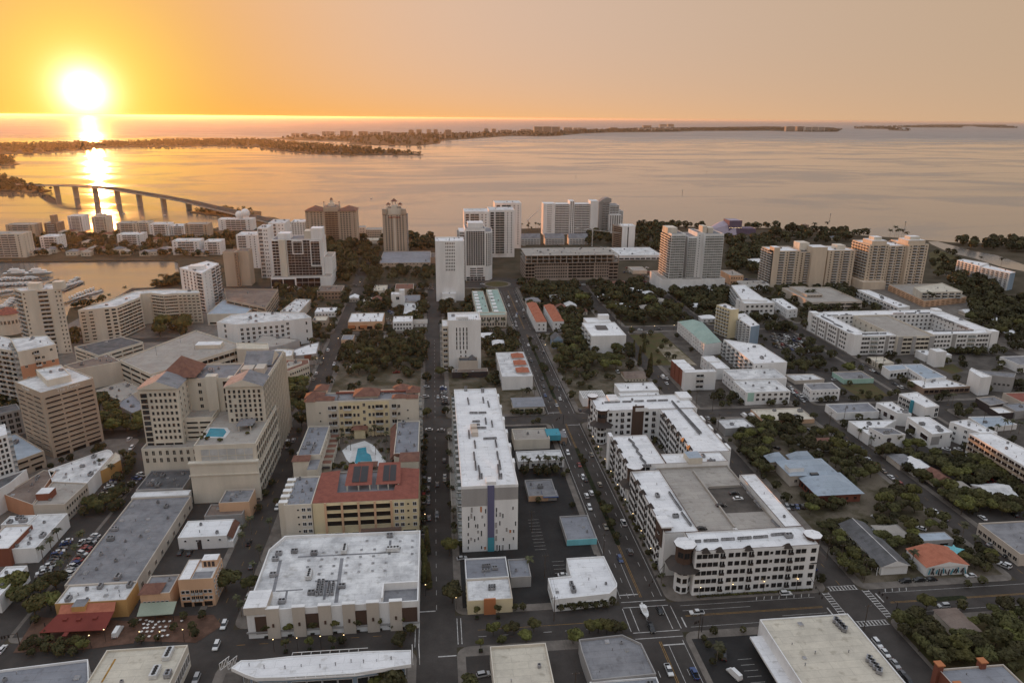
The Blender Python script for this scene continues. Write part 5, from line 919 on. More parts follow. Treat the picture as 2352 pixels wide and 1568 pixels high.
b = Bd('peach_roof_flats', 'peach-walled low flats|with wide pale roof beside the green-glass tower'); k = b.fb('C3', 2005, 2130, 765, 850, 30, wall='peach', roof='r_deck', ac=4, fac={0: [('w', 5, 2, 1.4, 1.6)]}); b.fb('C3', 2130, 2370, 850, 900, 20, wall='white', roof='r_deck', ac=6, fac='a')
# ------------------------------------------------------------------ towers beyond the roundabout
b = Bd('glass_grid_tower', 'pink and green glass-fronted condominium tower|on a white podium')
h_ = HT('C3', 1480, 395, 905); p = P('C3', 1480, 395, h_); xL = p.x; y0 = p.y
def xx(u, z=h_): return P('C3', u, 400, z).x
G_ = lambda n: [('b', n, 17, .94, .72, {'g': 'glass_g', 'rl': 'rail', 'mg': (.2, .2, 13, 2), 'd': 1.4, 'fr': 'white'})]
b.wb(xx(1478), xx(1610), y0, y0+34, h_, wall='white', roof='r_grey', par=1.2, ac=5, fac={0: G_(3), 3: [('b', 3, 17, .9, .7, {'rl': 'rail', 'mg': (.2, .2, 13, 2)})]}); b.wb(xx(1610), xx(1655), y0+9, y0+34, h_-4, wall='grey', roof='r_grey', fac={0: [('w', 1, 17, 2, 1.6, {'mg': (.2, .2, 13, 2)})]}); b.wb(xx(1655), xx(1735), y0+5, y0+34, h_-3, wall='white', roof='r_grey', fac={0: G_(2)}); b.wb(xx(1735), xx(1790), y0+5, y0+34, h_+1, wall='white', roof='r_grey', fac={0: [('w', 1, 17, .8, 1.2, {'mg': (.2, 1, 13, 2)})]}); b.wb(xx(1790), xx(1965), y0-2, y0+30, h_, wall='white', roof='r_grey', par=1.2, ac=5, fac={0: G_(4)})
b.box(xx(1478)-1, xx(1478)+10, y0+12, y0+30, h_, h_+6, 'cream', 'roof_house'); b.box(xx(1790), xx(1830), y0+8, y0+20, h_, h_+8, 'cream', 'roof_house'); b.box(xx(1850), xx(1900), y0+10, y0+20, h_, h_+6, 'cream', 'roof_house')
b.wb(xx(1478)-9, xx(1965)+4, y0-7, y0+40, 13, wall='white', roof='r_deck', par=1)
def condo(name, label, t, u0, u1, vt, vb, dep, cols, rows, wall='cream', seg=3, side=3, podium=0, sidecol=4, **kw):
    b = Bd(name, label); h = HT(t, u0, vt, vb); a, c = P(t, u0, vt, h), P(t, u1, vt, h); y = (a.y+c.y)/2; w = (c.x-a.x)/seg
    for i in range(seg):
        off = 0 if i % 2 == 0 else kw.get('rec', 3); x0, x1 = a.x+w*i, a.x+w*(i+1); n = max(1, cols//seg)
        f = [('w', 1, rows, 1.5, 1.6, {'x': (.02, .2)}), ('b', 1, rows, .95, .62, {'x': (.22, .42), 'g': kw.get('g', 'glass')}), ('w', 1, rows, 1.5, 1.6, {'x': (.44, .58)}), ('b', 1, rows, .95, .62, {'x': (.58, .80), 'g': kw.get('g', 'glass')}), ('w', 1, rows, 1.5, 1.6, {'x': (.82, .98)})] if n >= 4 else [('w', 1, rows, .7, .5, {'rel': 1, 'x': (.05, .4)}), ('b', 1, rows, .9, .62, {'x': (.42, .95)})]
        b.wb(x0, x1, y+off, y+dep, h-(0 if i % 2 == 0 else kw.get('drop', 2)), wall=wall, roof=kw.get('roof', 'r_white'), par=1, ac=3, fac={0: f, side: [('b', sidecol, rows, .75, .6)] if i == (0 if side == 3 else seg-1) else []})
    return b, a.x, c.x, y, h
b, x0, x1, y, h = condo('cream_condominium', 'wide cream condominium block|with balconies, left of its twin on the right side', 'C4', 40, 820, 545, 870, 30, 12, 14, seg=3, rec=3, wall='peachcream')
b.box(x0, x0+7, y-1, y+10, 0, h+5, 'peachcream', 'end_tower', 'r_white'); b.box(x0+(x1-x0)*.46, x0+(x1-x0)*.64, y-2, y+14, 0, h+5, 'peachcream', 'centre_tower', 'r_white'); b.box(x0+(x1-x0)*.36, x0+(x1-x0)*.48, y+10, y+24, h, h+8, 'cream', 'roof_house'); b.box(x1-18, x1-8, y+8, y+20, h, h+5, 'cream', 'roof_house')
b, x0, x1, y, h = condo('tall_condominium', 'tall cream condominium with sunlit left wall|and arched roof gables', 'C4', 925, 1490, 490, 880, 34, 12, 15, seg=3, rec=4, sidecol=6, wall='peachcream')
b.box(x0-6, x0+(x1-x0)*.3, y-8, y+30, 0, 9, 'peachcream', 'podium'); 
for f0, f1 in ((.05, .3), (.66, .95)): b.box(x0+(x1-x0)*f0, x0+(x1-x0)*f1, y+2, y+20, h, h+5, 'peachcream', 'gable_block', 'r_white'); b.box(x0+(x1-x0)*(f0+.06), x0+(x1-x0)*(f1-.06), y+6, y+16, h+5, h+8.5, 'cream', 'roof_house', 'r_white')
b = Bd('tan_car_park', 'tan three-level open car park|in front of the cream condominium')
k = b.blk('C4', [(320, 1010), (790, 1005), (640, 870), (200, 875)], h=8, wall='beige', roof='r_deck', par=1, fac={0: [('band', 6, 2, .92, .42, {'g': 'void_shade'})], 3: []}); b.wb(k['x0']+6, k['x1']-30, k['y0']+22, k['y1']-4, 10.5, z0=8, wall='beige', roof='r_deck', foot=False, fac={0: [('band', 5, 1, .9, .6, {'g': 'void_shade'})]})
b = Bd('peach_podium_flats', 'peach podium car park|topped by low terraced flats')
k = b.blk('C4', [(1440, 1000), (1825, 960), (1550, 840), (1110, 850)], by=1060, snap=0, wall='peach', roof='r_deck', par=1, fac={0: [('band', 8, 3, .6, .35, {'g': 'void_shade'})], 3: [('band', 8, 3, .7, .35, {'g': 'void_shade'})]}); w_ = [tuple(P('C4', *p, k['h']+8).to_2d()) for p in [(1410, 915), (1790, 910), (1600, 830), (1340, 870)]]; b.wp(w_, k['h']+7, z0=k['h'], wall='cream', roof='r_cream', foot=False, ac=6, fac={0: [('b', 6, 2, .7, 2)]})
b = Bd('white_terraced_row', 'white terraced houses|in a long row with blue-white roofs'); k = b.blk('C4', [(1200, 1060), (1305, 1050), (930, 900), (820, 895)], h=9, snap=0, wall='white', roof='r_white', ac=10, fac={3: [('b', 12, 2, .7, 2)], 0: []})
b = Bd('white_row_houses', 'white row houses|with ribbed pale roofs beside the tan car park'); k = b.blk('C4', [(180, 1080), (275, 1070), (130, 975), (35, 980)], h=8, snap=0, wall='white', roof='r_white', ac=6, fac={0: [('w', 2, 2, 1.2, 1.4)], 3: [('w', 10, 2, 1.2, 1.4)]})
b = Bd('pale_pink_slab', 'pale pink nine-storey slab|at the right by the canal')
k = b.blk('C4', [(2225, 745), (2275, 735), (2010, 665), (1960, 690)], by=905, snap=0, wall='white', roof='r_white', fac={3: [('b', 6, 8, .5, 1.8)], 0: [('p', 0, 1, 0, .97, 'blue', {'n': 'painted_shade_end', 'd': .05})]}, ac=3); b.blk('C4', [(1945, 680), (2030, 655), (1800, 615), (1738, 625)], by=830, snap=0, wall='white', roof='r_white', fac={3: [('b', 6, 8, .5, 1.8)], 0: []}, ac=3)  # blue end panel puts that wall's shade into its colour
# ------------------------------------------------------------------ right-hand courtyard complex
b = Bd('white_parking_complex', 'white four-storey complex|around two courtyards with a tan parking deck')
zc = 15.4; W_ = dict(wall='white', roof='r_white', par=.7)
wn = lambda n, x: [('w', n, 4, 1.8, 1.6, {'x': x, 'z': (.05, .97), 'fr': 'grey'})]
gp = lambda f0, f1: [('p', f0, f1, 0, .97, 'grey', {'n': 'grey_bay', 'd': .3})]
b.wb(331, 366, 513, 524, zc, ac=2, fac={0: gp(.06, .16) + wn(3, (.18, .38)) + [('b', 2, 4, .9, 2.2, {'x': (.40, .58), 'g': 'glass_g'})] + wn(2, (.60, .74)) + gp(.76, .84) + wn(2, (.86, 1))}, **W_)
b.wb(398, 455, 513, 524, zc, ac=2, fac={0: wn(5, (.02, .28)) + gp(.30, .36) + wn(3, (.38, .52)) + [('b', 2, 4, .9, 2.2, {'x': (.54, .66), 'g': 'glass_g'})] + wn(4, (.68, .86)) + gp(.88, .95)}, **W_)
b.wb(331, 345, 524, 586, zc, ac=4, fac={3: wn(4, (.02, .22)) + gp(.24, .28) + wn(3, (.3, .46)) + gp(.48, .52) + wn(4, (.55, .75)) + gp(.78, .82) + wn(3, (.84, 1)), 1: []}, **W_)
b.wb(345, 455, 574, 588, zc, ac=8, fac={0: [('w', 26, 4, 1.6, 1.6, {'z': (.05, .97), 'fr': 'grey'})]}, **W_); b.wb(441, 455, 524, 574, zc, ac=4, fac={3: [('w', 10, 4, 1.6, 1.6, {'z': (.05, .97)})]}, **W_)
b.wb(366, 398, 510.5, 574, 14.6, wall='cream', roof='r_deck', par=1.2, name='deck_wall', roofname='parking_deck', fac={0: gp(.02, .14) + gp(.40, .50) + gp(.86, 1) + [('band', 2, 4, .95, .5, {'x': (.15, .39), 'g': 'void_shade'}), ('band', 3, 4, .95, .5, {'x': (.51, .85), 'g': 'void_shade'})], 3: [('w', 8, 3, 1.4, 1.6)]})
for y_ in (530, 541, 552, 563): b.units('C4', (0, 0), (0, 0), 0, zc)
for u0, v0, u1, v1, n in [(490, 1145, 600, 1200, 14), (610, 1215, 680, 1245, 9), (730, 1275, 820, 1315, 10), (870, 1308, 1010, 1306, 12), (1030, 1305, 1080, 1304, 4), (670, 1138, 765, 1136, 9), (550, 1140, 635, 1138, 8), (1155, 1122, 1240, 1120, 8), (1265, 1120, 1350, 1118, 8), (1390, 1118, 1480, 1115, 8), (1505, 1135, 1590, 1165, 9), (1620, 1180, 1700, 1205, 9), (1750, 1235, 1830, 1260, 8), (1520, 1282, 1880, 1275, 28)]: b.units('C4', (u0, v0), (u1, v1), n, zc, 1, .9)
for x, y in ((331, 513), (449, 513), (331, 580), (449, 582)): b.box(x-.6, x+6, y-.6, y+6, 0, zc+2, 'white', 'corner_tower', 'r_white')
# ------------------------------------------------------------------ right side low buildings
def low(name, label, t, pts, h=5, by=None, wall='white', roof='r_white', ac=3, fac=None, **k):
    b = Bd(name, label); r = b.blk(t, pts, h=None if by else h, by=by, wall=wall, roof=roof, ac=ac, fac=fac, **k); return b, r
low('cream_corner_store', 'small cream store|with flat roof near the parking complex', 'B4', [(1010, 200), (1155, 195), (1060, 140), (918, 142)], by=255, wall='cream', roof='r_cream', fac={3: [('w', 4, 2, 1.4, 1.2)]})
b, k = low('white_cube_house', 'pair of white cube houses|in front of the parking complex', 'B4', [(1440, 125), (1540, 122), (1480, 75), (1370, 78)], by=190, fac={0: []}); b.blk('B4', [(1590, 125), (1680, 122), (1620, 85), (1520, 90)], by=185, wall='white', roof='r_white'); b.blk('B4', [(1540, 95), (1630, 92), (1590, 60), (1495, 62)], h=12, wall='white', roof='r_white')
b, k = low('market_hall', 'L-shaped market hall|with long blue-white metal roof', 'B4', [(1450, 345), (1640, 325), (1410, 205), (1235, 210)], h=6, roof='r_blue', wall='white', fac={3: [('w', 10, 1, 1.8, 2)]}, snap=0); b.blk('B4', [(1120, 270), (1290, 250), (1240, 208), (1050, 222)], h=6, snap=0, wall='white', roof='r_blue', fac={0: [('band', 5, 1, .7, 2.4, {'g': 'void_shade'})]})
b, k = low('white_roof_market', 'low white-roofed market|with lit glass front and roof units', 'B4', [(1430, 430), (1860, 410), (1620, 335), (1285, 350)], by=490, snap=0, wall='brown', roof='r_white', ac=8, fac={0: [('band', 9, 1, .9, .7, {'g': 'glass_d'})]})
b, k = low('grey_gallery', 'grey block with white wave wall|beside the market', 'B4', [(1960, 300), (2260, 330), (2280, 290), (1870, 255)], h=11, snap=0, wall='grey', roof='r_grey', ac=2, fac={0: [('w', 4, 1, 1.4, 1.4, {'x': (.4, .95)})]}); b.blk('B4', [(1850, 260), (1960, 330), (2060, 320), (1870, 240)], h=13, snap=0, wall='white', roof='r_white')
low('grey_box_gallery', 'tall grey box building|at the right edge behind the wave-walled block', 'B4', [(2280, 215), (2560, 205), (2450, 130), (2160, 135)], by=290, wall='white', roof='r_grey', fac={0: [('w', 5, 1, 1.5, 2)]})
low('red_roof_store', 'tan store with dull red roof|at the right edge', 'B4', [(2300, 560), (2600, 540), (2450, 460), (2200, 470)], h=6, wall='beige', roof='t_red', ac=1)
b, k = low('white_wave_warehouse', 'white warehouse|with rounded twin roof vaults', 'B4', [(250, 360), (520, 345), (410, 295), (150, 300)], by=395, snap=0, wall='beige', roof='r_dirty', ac=2)
low('white_art_deco', 'white parapeted corner building|with grey roof opposite the lawn', 'B4', [(400, 445), (665, 435), (590, 375), (330, 385)], by=555, snap=0, wall='white', roof='r_grey', ac=2, fac={0: [('w', 7, 2, 1.1, 1.3)], 3: [('w', 4, 2, 1.2, 1.4)]})
low('mint_side_warehouse', 'grey-roofed warehouse|with mint green side wall by the lawn', 'B4', [(690, 345), (965, 340), (870, 268), (600, 278)], by=390, wall='mint', roof='r_grey', ac=1)
low('peach_front_block', 'pale roofed block|with peach front wall by the big tree', 'B4', [(-90, 725), (425, 715), (310, 608), (-120, 615)], by=765, wall='peach', roof='r_cream', ac=5)
low('grey_roof_garage', 'white garage|with broad grey roof on the corner', 'B4', [(635, 655), (1025, 640), (920, 560), (530, 575)], by=722, wall='white', roof='r_bluegrey', ac=3, snap=0)
b, k = low('mural_studio', 'white studio building|with heart-shaped dark mural on its end wall', 'B4', [(1060, 855), (1265, 850), (1140, 790), (930, 785)], by=1000, snap=0, wall='white', roof='r_grey', ac=2, fac={3: [('w', 3, 1, 1.2, 1.4, {'z': (.5, .9)})]}); b.blk('B4', [(930, 860), (1060, 790), (1180, 720), (740, 728)], h=6, snap=0, wall='white', roof='r_white', ac=5, fac={0: []})
a_, c_ = Vector(k['poly'][0]), Vector(k['poly'][1]); e_ = (c_-a_).normalized(); n_ = Vector((e_.y, -e_.x)); mid = a_.lerp(c_, .3)+n_*.12
m = M()
hv = [(0, -2.2), (-.5, -1.0), (-1.3, .2), (-1.5, 1.2), (-1.0, 2.0), (0, 2.2), (1.0, 2.1), (1.3, 1.3), (1.0, .2), (.45, -.9)]
m.face([(mid.x+e_.x*x, mid.y+e_.y*x, 5.6+z) for x, z in hv], 'dark'); m.face([(mid.x+e_.x*x+n_.x*.02, mid.y+e_.y*x+n_.y*.02, 2.4+z) for x, z in ((-.4, -.9), (.3, -1.1), (.5, .7), (-.1, .5))], 'blue'); b.part('mural', m)
b, k = low('teal_stripe_offices', 'white modern offices|with a teal fin and large corner windows', 'B4', [(1450, 605), (1575, 590), (1370, 462), (1205, 480)], by=712, snap=0, ac=4, fac={0: [('w', 1, 2, 2.4, 2.6, {'x': (.7, .98)})], 3: [('b', 3, 2, .8, 2.4, {'x': (.02, .45), 'd': .6}), ('p', .50, .58, -.1, 1.05, 'teal', {'d': 1.2, 'n': 'teal_fin'})]})
low('white_box_shops', 'long white shop row|with roof fans stepping down behind the teal offices', 'B4', [(1190, 655), (1320, 665), (1140, 552), (995, 560)], h=8, snap=0, ac=6, fac={3: [('band', 3, 1, .6, 3, {'g': 'glass_d'})]})
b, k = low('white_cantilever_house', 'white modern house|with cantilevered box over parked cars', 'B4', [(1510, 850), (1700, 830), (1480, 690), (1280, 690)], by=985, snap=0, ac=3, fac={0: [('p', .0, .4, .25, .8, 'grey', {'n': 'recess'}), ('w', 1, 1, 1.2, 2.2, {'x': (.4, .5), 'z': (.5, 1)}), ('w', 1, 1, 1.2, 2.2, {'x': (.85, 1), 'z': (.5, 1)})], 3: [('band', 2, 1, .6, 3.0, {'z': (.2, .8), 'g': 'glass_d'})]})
b, k = low('long_mural_motel', 'long white four-storey motel|with timber balconies and street murals at the right edge', 'B4', [(1985, 850), (2110, 835), (1830, 715), (1672, 735)], by=1020, snap=0, ac=6, fac={0: [('w', 2, 3, 1.4, 1.8, {'z': (.3, .95)})], 3: [('w', 3, 3, 1.6, 1.7)]})
w_ = [tuple(P('B4', *p, 14).to_2d()) for p in [(1850, 840), (2520, 1240), (2700, 1140), (2050, 830)]]
b.wp(w_, 13.3, wall='white', roof='r_white', ac=12, fac={0: [('b', 12, 3, .85, 2.2, {'z': (.27, .97), 'rl': 'tan', 'fr': 'tan', 'g': 'glass_d', 'd': 1.0}), ('p', .16, .24, .02, .22, 'grey', {'n': 'mural'}), ('p', .30, .40, .02, .22, 'salmon', {'n': 'mural'}), ('p', .42, .50, .02, .22, 'blue', {'n': 'mural'})]})
b, k = low('black_white_pavilion', 'dark-walled pavilion|with small white roof at the right', 'B4', [(2120, 660), (2260, 650), (2150, 598), (2030, 605)], by=720, snap=0, wall='dark', ac=1); b.blk('B4', [(2040, 590), (2210, 560), (2080, 500), (1910, 515)], h=5, snap=0, wall='dark', roof='r_grey', ac=3); b.blk('B4', [(2280, 640), (2600, 620), (2450, 550), (2160, 575)], h=5, snap=0, wall='grey', roof='r_bluegrey', ac=1)
low('palm_white_shed', 'low white shed|with ribbed roof behind a row of palms', 'B4', [(2000, 790), (2290, 760), (2140, 685), (1840, 690)], by=840, snap=0, roof='r_blue', ac=2)
low('carport_office', 'low building with white carport roofs|and parked vans beside it', 'B3', [(1960, 800), (2230, 780), (2130, 700), (1880, 715)], h=4.5, wall='grey', roof='r_dirty', ac=3, snap=0)
b = Bd('blue_metal_school', 'blue-grey metal-roofed school|with several hipped roofs and porches')
for t_, h_, ri in (([(470, 1410), (820, 1385), (690, 1215), (265, 1225)], 5, 4.0), ([(210, 1230), (600, 1205), (500, 1080), (90, 1100)], 6.5, 3.5), ([(220, 1090), (400, 1080), (380, 1040), (200, 1050)], 6, 3.8), ([(10, 1100), (150, 1095), (130, 1050), (0, 1055)], 6, 3.8)):
    k = b.blk('B4', t_, h=h_, wall='brick' if h_ == 5 else 'beige', roof='r_blue', par=0, fac={3: [('band', 6, 1, .7, 2.6, {'g': 'void_shade'})] if h_ == 5 else [], 0: [('w', 5, 1, 1.4, 1.6)]}); b.hip(k['x0'], k['x1'], k['y0'], k['y1'], k['h']+.05, ri, 'r_blue', 'metal_roof', ov=1.2)
p = P('B4', 250, 1140, 10); b.box(p.x-4, p.x+4, p.y-2, p.y+3, 7, 9.6, 'white', 'dormer', 'r_blue'); b.box(p.x+6, p.x+10, p.y-6, p.y-4, 7, 8, 'glass', 'skylight')
# ------------------------------------------------------------------ middle distance
def sb(name, label, t, u0, u1, vt, vb, dep, wall='white', roof='r_white', ac=2, fac='a', group=None, **k):
    b = Bd(name, label, group=group); return b, b.fb(t, u0, u1, vt, vb, dep, wall=wall, roof=roof, ac=ac, fac=fac, **k)
b, k = sb('slot_window_tower', 'white ten-storey block|with four columns of narrow slot windows', 'C2', 1765, 2066, 1175, 1640, 22, fac={0: [('w', 4, 5, .8, 3.0, {'x': (.2, .62), 'z': (.42, .86)}), ('w', 2, 3, .9, 2.2, {'x': (.3, .6), 'z': (.15, .42)})]}, ac=5, par=1.5)
b.wb(k['x0']-4.5, k['x0'], k['y0']+2, k['y1']-2, k['h']-4, wall='cream', roof='r_white', fac={0: [('b', 1, 8, .9, 2)], 3: [('b', 3, 8, .8, 2)]}); b.box(k['x0']+6, k['x1']-9, k['y0']+3, k['y0']+9, k['h'], k['h']+3, 'white', 'roof_house', 'r_white')
for i in range(9): b.add('condenser', ac_mesh(1), (k['x0']+8+i*1.5, k['y0']+2.0, k['h']), 0, 1.0)
b.wb(k['x0']+7, k['x1']-3, k['y0']-9, k['y0']-.05, 10, wall='beige', roof='r_dark', par=.8); b.hip(k['x0']+15, k['x1']-5, k['y0']-7, k['y0']-2, 10.9, 3, 'r_dark', 'hood_roof'); b.wb(k['x0']+2, k['x1']+4, k['y0']-16, k['y0']-9.05, 4, wall='dark', roof='r_brown', par=.8, ac=3)
b, k = sb('blank_white_tower', 'tall blank white tower|with a small grid of slit windows near its top', 'C2', 1645, 1912, 450, 1002, 26, ac=9, par=1.2, fac={0: [('w', 6, 9, .8, 1.9, {'x': (.34, .68), 'z': (.50, .985), 'mul': 0})]})
b.wb(k['x0']+6, k['x0']+20, k['y0']-7, k['y0']-.05, 9, wall='white', roof='r_white', ac=1); b.wb(k['x0']+4, k['x0']+18, k['y0']-12, k['y0']-7.05, 4, wall='cream', roof='r_white')
b = Bd('green_roof_townhouses', 'two rows of cream townhouses|with pale green and white roofs')
for q in ([(2030, 1110), (2145, 1105), (2085, 905), (1982, 908)], [(2170, 1108), (2302, 1105), (2225, 890), (2122, 895)]):
    k = b.blk('C2', q, h=11, wall='cream', roof='t_green', ac=10, fac={3: [('w', 10, 3, 1.2, 1.5)], 1: [], 0: []}); 
    for i in range(7): y = k['y0']+(k['y1']-k['y0'])*(i+.1)/7; b.box(k['x0']+1, k['x0']+5, y, y+5, 11, 12.4, 'white', 'roof_pod', 'r_white')
p0, p1 = P('C2', 2058, 1245), P('C2', 2302, 1245); b.wb(p0.x, p1.x, p0.y, p0.y+10, 11, wall='cream', roof='t_green', fac={0: [('w', 9, 2, 1.4, 2.6, {'fr': 'frame_w'})]})
b, k = sb('slim_white_house', 'slim white three-storey house|with one dark window', 'C2', 1240, 1332, 940, 1058, 10, fac={0: [('w', 1, 1, 3, 3, {'x': (.45, .85), 'z': (.5, .9)})]}, ac=1); b.wb(k['x0']+8, k['x0']+13, k['y0']+3, k['y0']+9, k['h']+3.5, wall='white', roof='r_white')
sb('grey_flat_store', 'long grey-roofed store|behind the slim white house', 'C2', 1345, 1505, 1000, 1045, 26, wall='grey', roof='r_bluegrey', fac={0: []})
sb('white_ribbed_store', 'white store with ribbed roof|in front of the grey-roofed store', 'C2', 1355, 1480, 1120, 1148, 42, fac={0: []}, roof='r_dirty', ac=5)
sb('white_cube_flats', 'white three-storey flats|with dark square windows by the crossroads', 'C2', 1256, 1435, 1190, 1275, 18, fac={0: [('w', 6, 2, 1.6, 1.8)]}, ac=4)
b, k = sb('orange_canopy_store', 'white-roofed corner store|with orange canopies over its windows', 'C2', 845, 1160, 1190, 1275, 30, wall='peach', fac={0: [('band', 4, 1, .7, 3, {'z': (0, .7), 'g': 'glass_d'})]}, ac=14)
for f in (.1, .45, .85): x = k['x0']+(k['x1']-k['x0'])*f; b.box(x-3, x+3, k['y0']-1.6, k['y0']-.05, 3, 5.4, 'orange', 'canopy')
sb('white_row_shop', 'small white shop with flat roof|across the street from the white grid hotel', 'C2', 540, 725, 1100, 1150, 16, fac={0: [('w', 6, 1, 1.4, 1.6)]}, ac=5)
sb('tan_row_shop', 'low tan-walled shop|with pale roof under the street palms', 'C2', 515, 645, 1180, 1240, 16, wall='tan', roof='r_cream', fac={0: [('w', 4, 1, 1.4, 1.6)]})
b = Bd('pink_roof_building', 'low building with pinkish roof panels|among trees on the left'); b.blk('C2', [(220, 1095), (395, 1105), (505, 985), (370, 978)], h=8, snap=0, wall='beige', roof='r_dirty', ac=18)
sb('round_roof_pavilion', 'square cream pavilion|with round roof ornament beside the boulevard', 'C2', 1075, 1195, 905, 945, 26, wall='cream', roof='r_cream', fac={0: []}, ac=5)
sb('brown_square_offices', 'brown office block|beside the garden square', 'C2', 560, 785, 910, 990, 26, wall='brown', roof='r_brown', fac={0: [('w', 7, 2, 2, 1.6)]}, ac=6)
sb('brown_low_store', 'low brown building with long roof|facing the boulevard near the slim house', 'C2', 1275, 1445, 890, 965, 26, wall='beige', roof='t_brown', fac={0: []}, ac=2)
sb('white_shed_roof', 'two pale shed roofs|among palms', 'C2', 985, 1075, 1000, 1030, 14, wall='cream', roof='r_white', fac={0: []}, ac=0)
sb('pink_kiosk', 'pink-walled kiosk with grey roof|at the edge of the park', 'C2', 782, 890, 1355, 1420, 14, wall='peach', roof='r_bluegrey', fac={0: [('w', 4, 1, 1, 1.6)]}, ac=1)
b = Bd('park_pavilions', 'low ring of stone park walls|around a paved children\'s plaza', 'park'); c = P('C2', 1030, 1400); b.ensure(c)
for u0, v0, u1, v1 in [(1000, 1390, 1120, 1375), (1120, 1375, 1120, 1420), (1180, 1330, 1250, 1330), (1250, 1330, 1240, 1375), (770, 1500, 860, 1460), (860, 1460, 1000, 1430), (850, 1520, 1010, 1450), (1180, 1330, 1182, 1380)]:
    a, d = P('C2', u0, v0), P('C2', u1, v1); m = M(); m.tube((a.x, a.y, .6), (d.x, d.y, .6), .8, .8, 'concrete', 4); b.part('stone_wall', m)
# glass hotel
b = Bd('glass_hotel', 'dark glass hotel|framed by white boxes on a white podium')
h_ = HT('C2', 135, 440, 868); a = P('C2', 135, 440, h_); c = P('C2', 600, 432, h_); y0 = (a.y+c.y)/2; x0, x1 = a.x, c.x; Wd = x1-x0
b.wb(x0, x1, y0+2, y0+34, h_-1, wall='white', roof='r_grey', par=1, ac=8, fac={0: [('band', 5, 13, .97, .86, {'x': (.30, .97), 'z': (.22, .98), 'g': 'glass_d', 'fr': 'rail', 'mul': 1}), ('band', 2, 13, .95, .8, {'x': (.0, .13), 'z': (.15, .97), 'g': 'glass_d', 'fr': 'white'})], 1: [('w', 3, 9, 1.2, 1.6, {'z': (.3, .95)})]})
for f0, f1, z0_, z1_ in ((.40, .62, .68, .97), (.76, .97, .42, .97)):
    xa, xb, za, zb2 = x0+Wd*f0, x0+Wd*f1, h_*z0_, h_*z1_
    for q in ((xa, xb, zb2-1, zb2), (xa, xb, za, za+1), (xa, xa+1, za+1, zb2-1), (xb-1, xb, za+1, zb2-1)): b.box(q[0], q[1], y0+.6, y0+1.9, q[2], q[3], 'white', 'white_frame')
b.box(x0+Wd*.15, x0+Wd*.28, y0-1, y0+2, 8, h_, 'cream', 'white_pier'); b.box(x0+Wd*.78, x1+1, y0+6, y0+22, h_-1, h_+11, 'white', 'roof_block', 'r_white'); b.box(x0+Wd*.64, x0+Wd*.78, y0+8, y0+22, h_-1, h_+8, 'cream', 'roof_block'); b.box(x0+Wd*.1, x0+Wd*.35, y0+10, y0+24, h_-1, h_+5, 'white', 'roof_block', 'r_white')
b.wb(x0-2, x1+9, y0-9, y0+40, 11, wall='white', roof='r_deck', par=1, fac={0: [('band', 2, 1, .95, .75, {'x': (0, .4), 'g': 'glass_d'}), ('band', 4, 2, .97, .9, {'x': (.42, .82), 'g': 'glass_d', 'fr': 'rail'})], 1: [('w', 6, 2, 1.4, 1.8)]}); b.wb(x1+.1, x1+9, y0+10, y0+40, 30, z0=11, wall='white', roof='r_deck', foot=False, fac={0: [], 1: [('w', 7, 5, 1.4, 1.6)]})
b = Bd('white_striped_towers', 'white condominium towers with dark balcony strips|behind the glass hotel')
for t, u0, u1, vt, vb, dp in (('C2', -185, 10, 395, 700, 30), ('C2', 10, 105, 330, 790, 30), ('C2', 110, 262, 285, 690, 34)): b.fb(t, u0, u1, vt, vb, dp, wall='white', roof='r_dirty', ac=5, fac={0: [('b', 2, 13, .9, .65, {'x': (.08, .45), 'g': 'glass_d'}), ('w', 2, 13, 1.2, 1.4, {'x': (.55, .95)})]})
sb('white_grey_block', 'white-grey apartment block|left of the wide brown hotel', 'C2', 318, 450, 275, 470, 30, ac=6, fac={0: [('w', 5, 10, 1.8, 1.6)]}, wall='white'); sb('white_low_block', 'small white block with stepped roof|in front of the white-grey block', 'C2', 270, 385, 315, 470, 24, fac={0: [('w', 4, 6, 1.5, 1.4)]})
# wide brown hotel with cupola
b, k = sb('wide_brown_hotel', 'wide brown eighteen-storey hotel|with reddish hipped roof and small cupola', 'C2', 452, 915, 175, 478, 34, wall='tan', roof='t_brown', par=.4, ac=0, fac={0: [('w', 4, 15, 2.4, 1.9, {'x': (.09, .34), 'fr': 'cream'}), ('b', 4, 15, .9, .62, {'x': (.38, .64), 'fr': 'brown', 'rl': 'brown', 'g': 'glass_d'}), ('w', 4, 15, 2.4, 1.9, {'x': (.67, .9), 'fr': 'cream'}), ('w', 1, 15, 1.2, 1.5, {'x': (.0, .08)}), ('w', 1, 15, 1.2, 1.5, {'x': (.92, 1)})]})
x0, x1, y0, y1, h_ = k['x0'], k['x1'], k['y0'], k['y1'], k['h']; b.hip(x0-1, x0+(x1-x0)*.34, y0-1, y1, h_+.5, 6, 't_brown', 'hipped_roof'); b.hip(x0+(x1-x0)*.66, x1+1, y0-1, y1, h_+.5, 6, 't_brown', 'hipped_roof'); b.box(x0+(x1-x0)*.36, x0+(x1-x0)*.64, y0-1, y1, h_, h_+6, 'tan', 'centre_attic', 'r_brown')
cx = (x0+x1)/2; b.box(cx-4, cx+4, y0+12, y0+20, h_+6, h_+10, 'cream', 'cupola_base'); m = M(); m.tube((cx, y0+16, h_+10), (cx, y0+16, h_+15), 2.2, 2.2, 'cream', 8); m.tube((cx, y0+16, h_+15), (cx, y0+16, h_+18.5), 2.6, .1, 't_brown', 8); b.part('cupola', m)
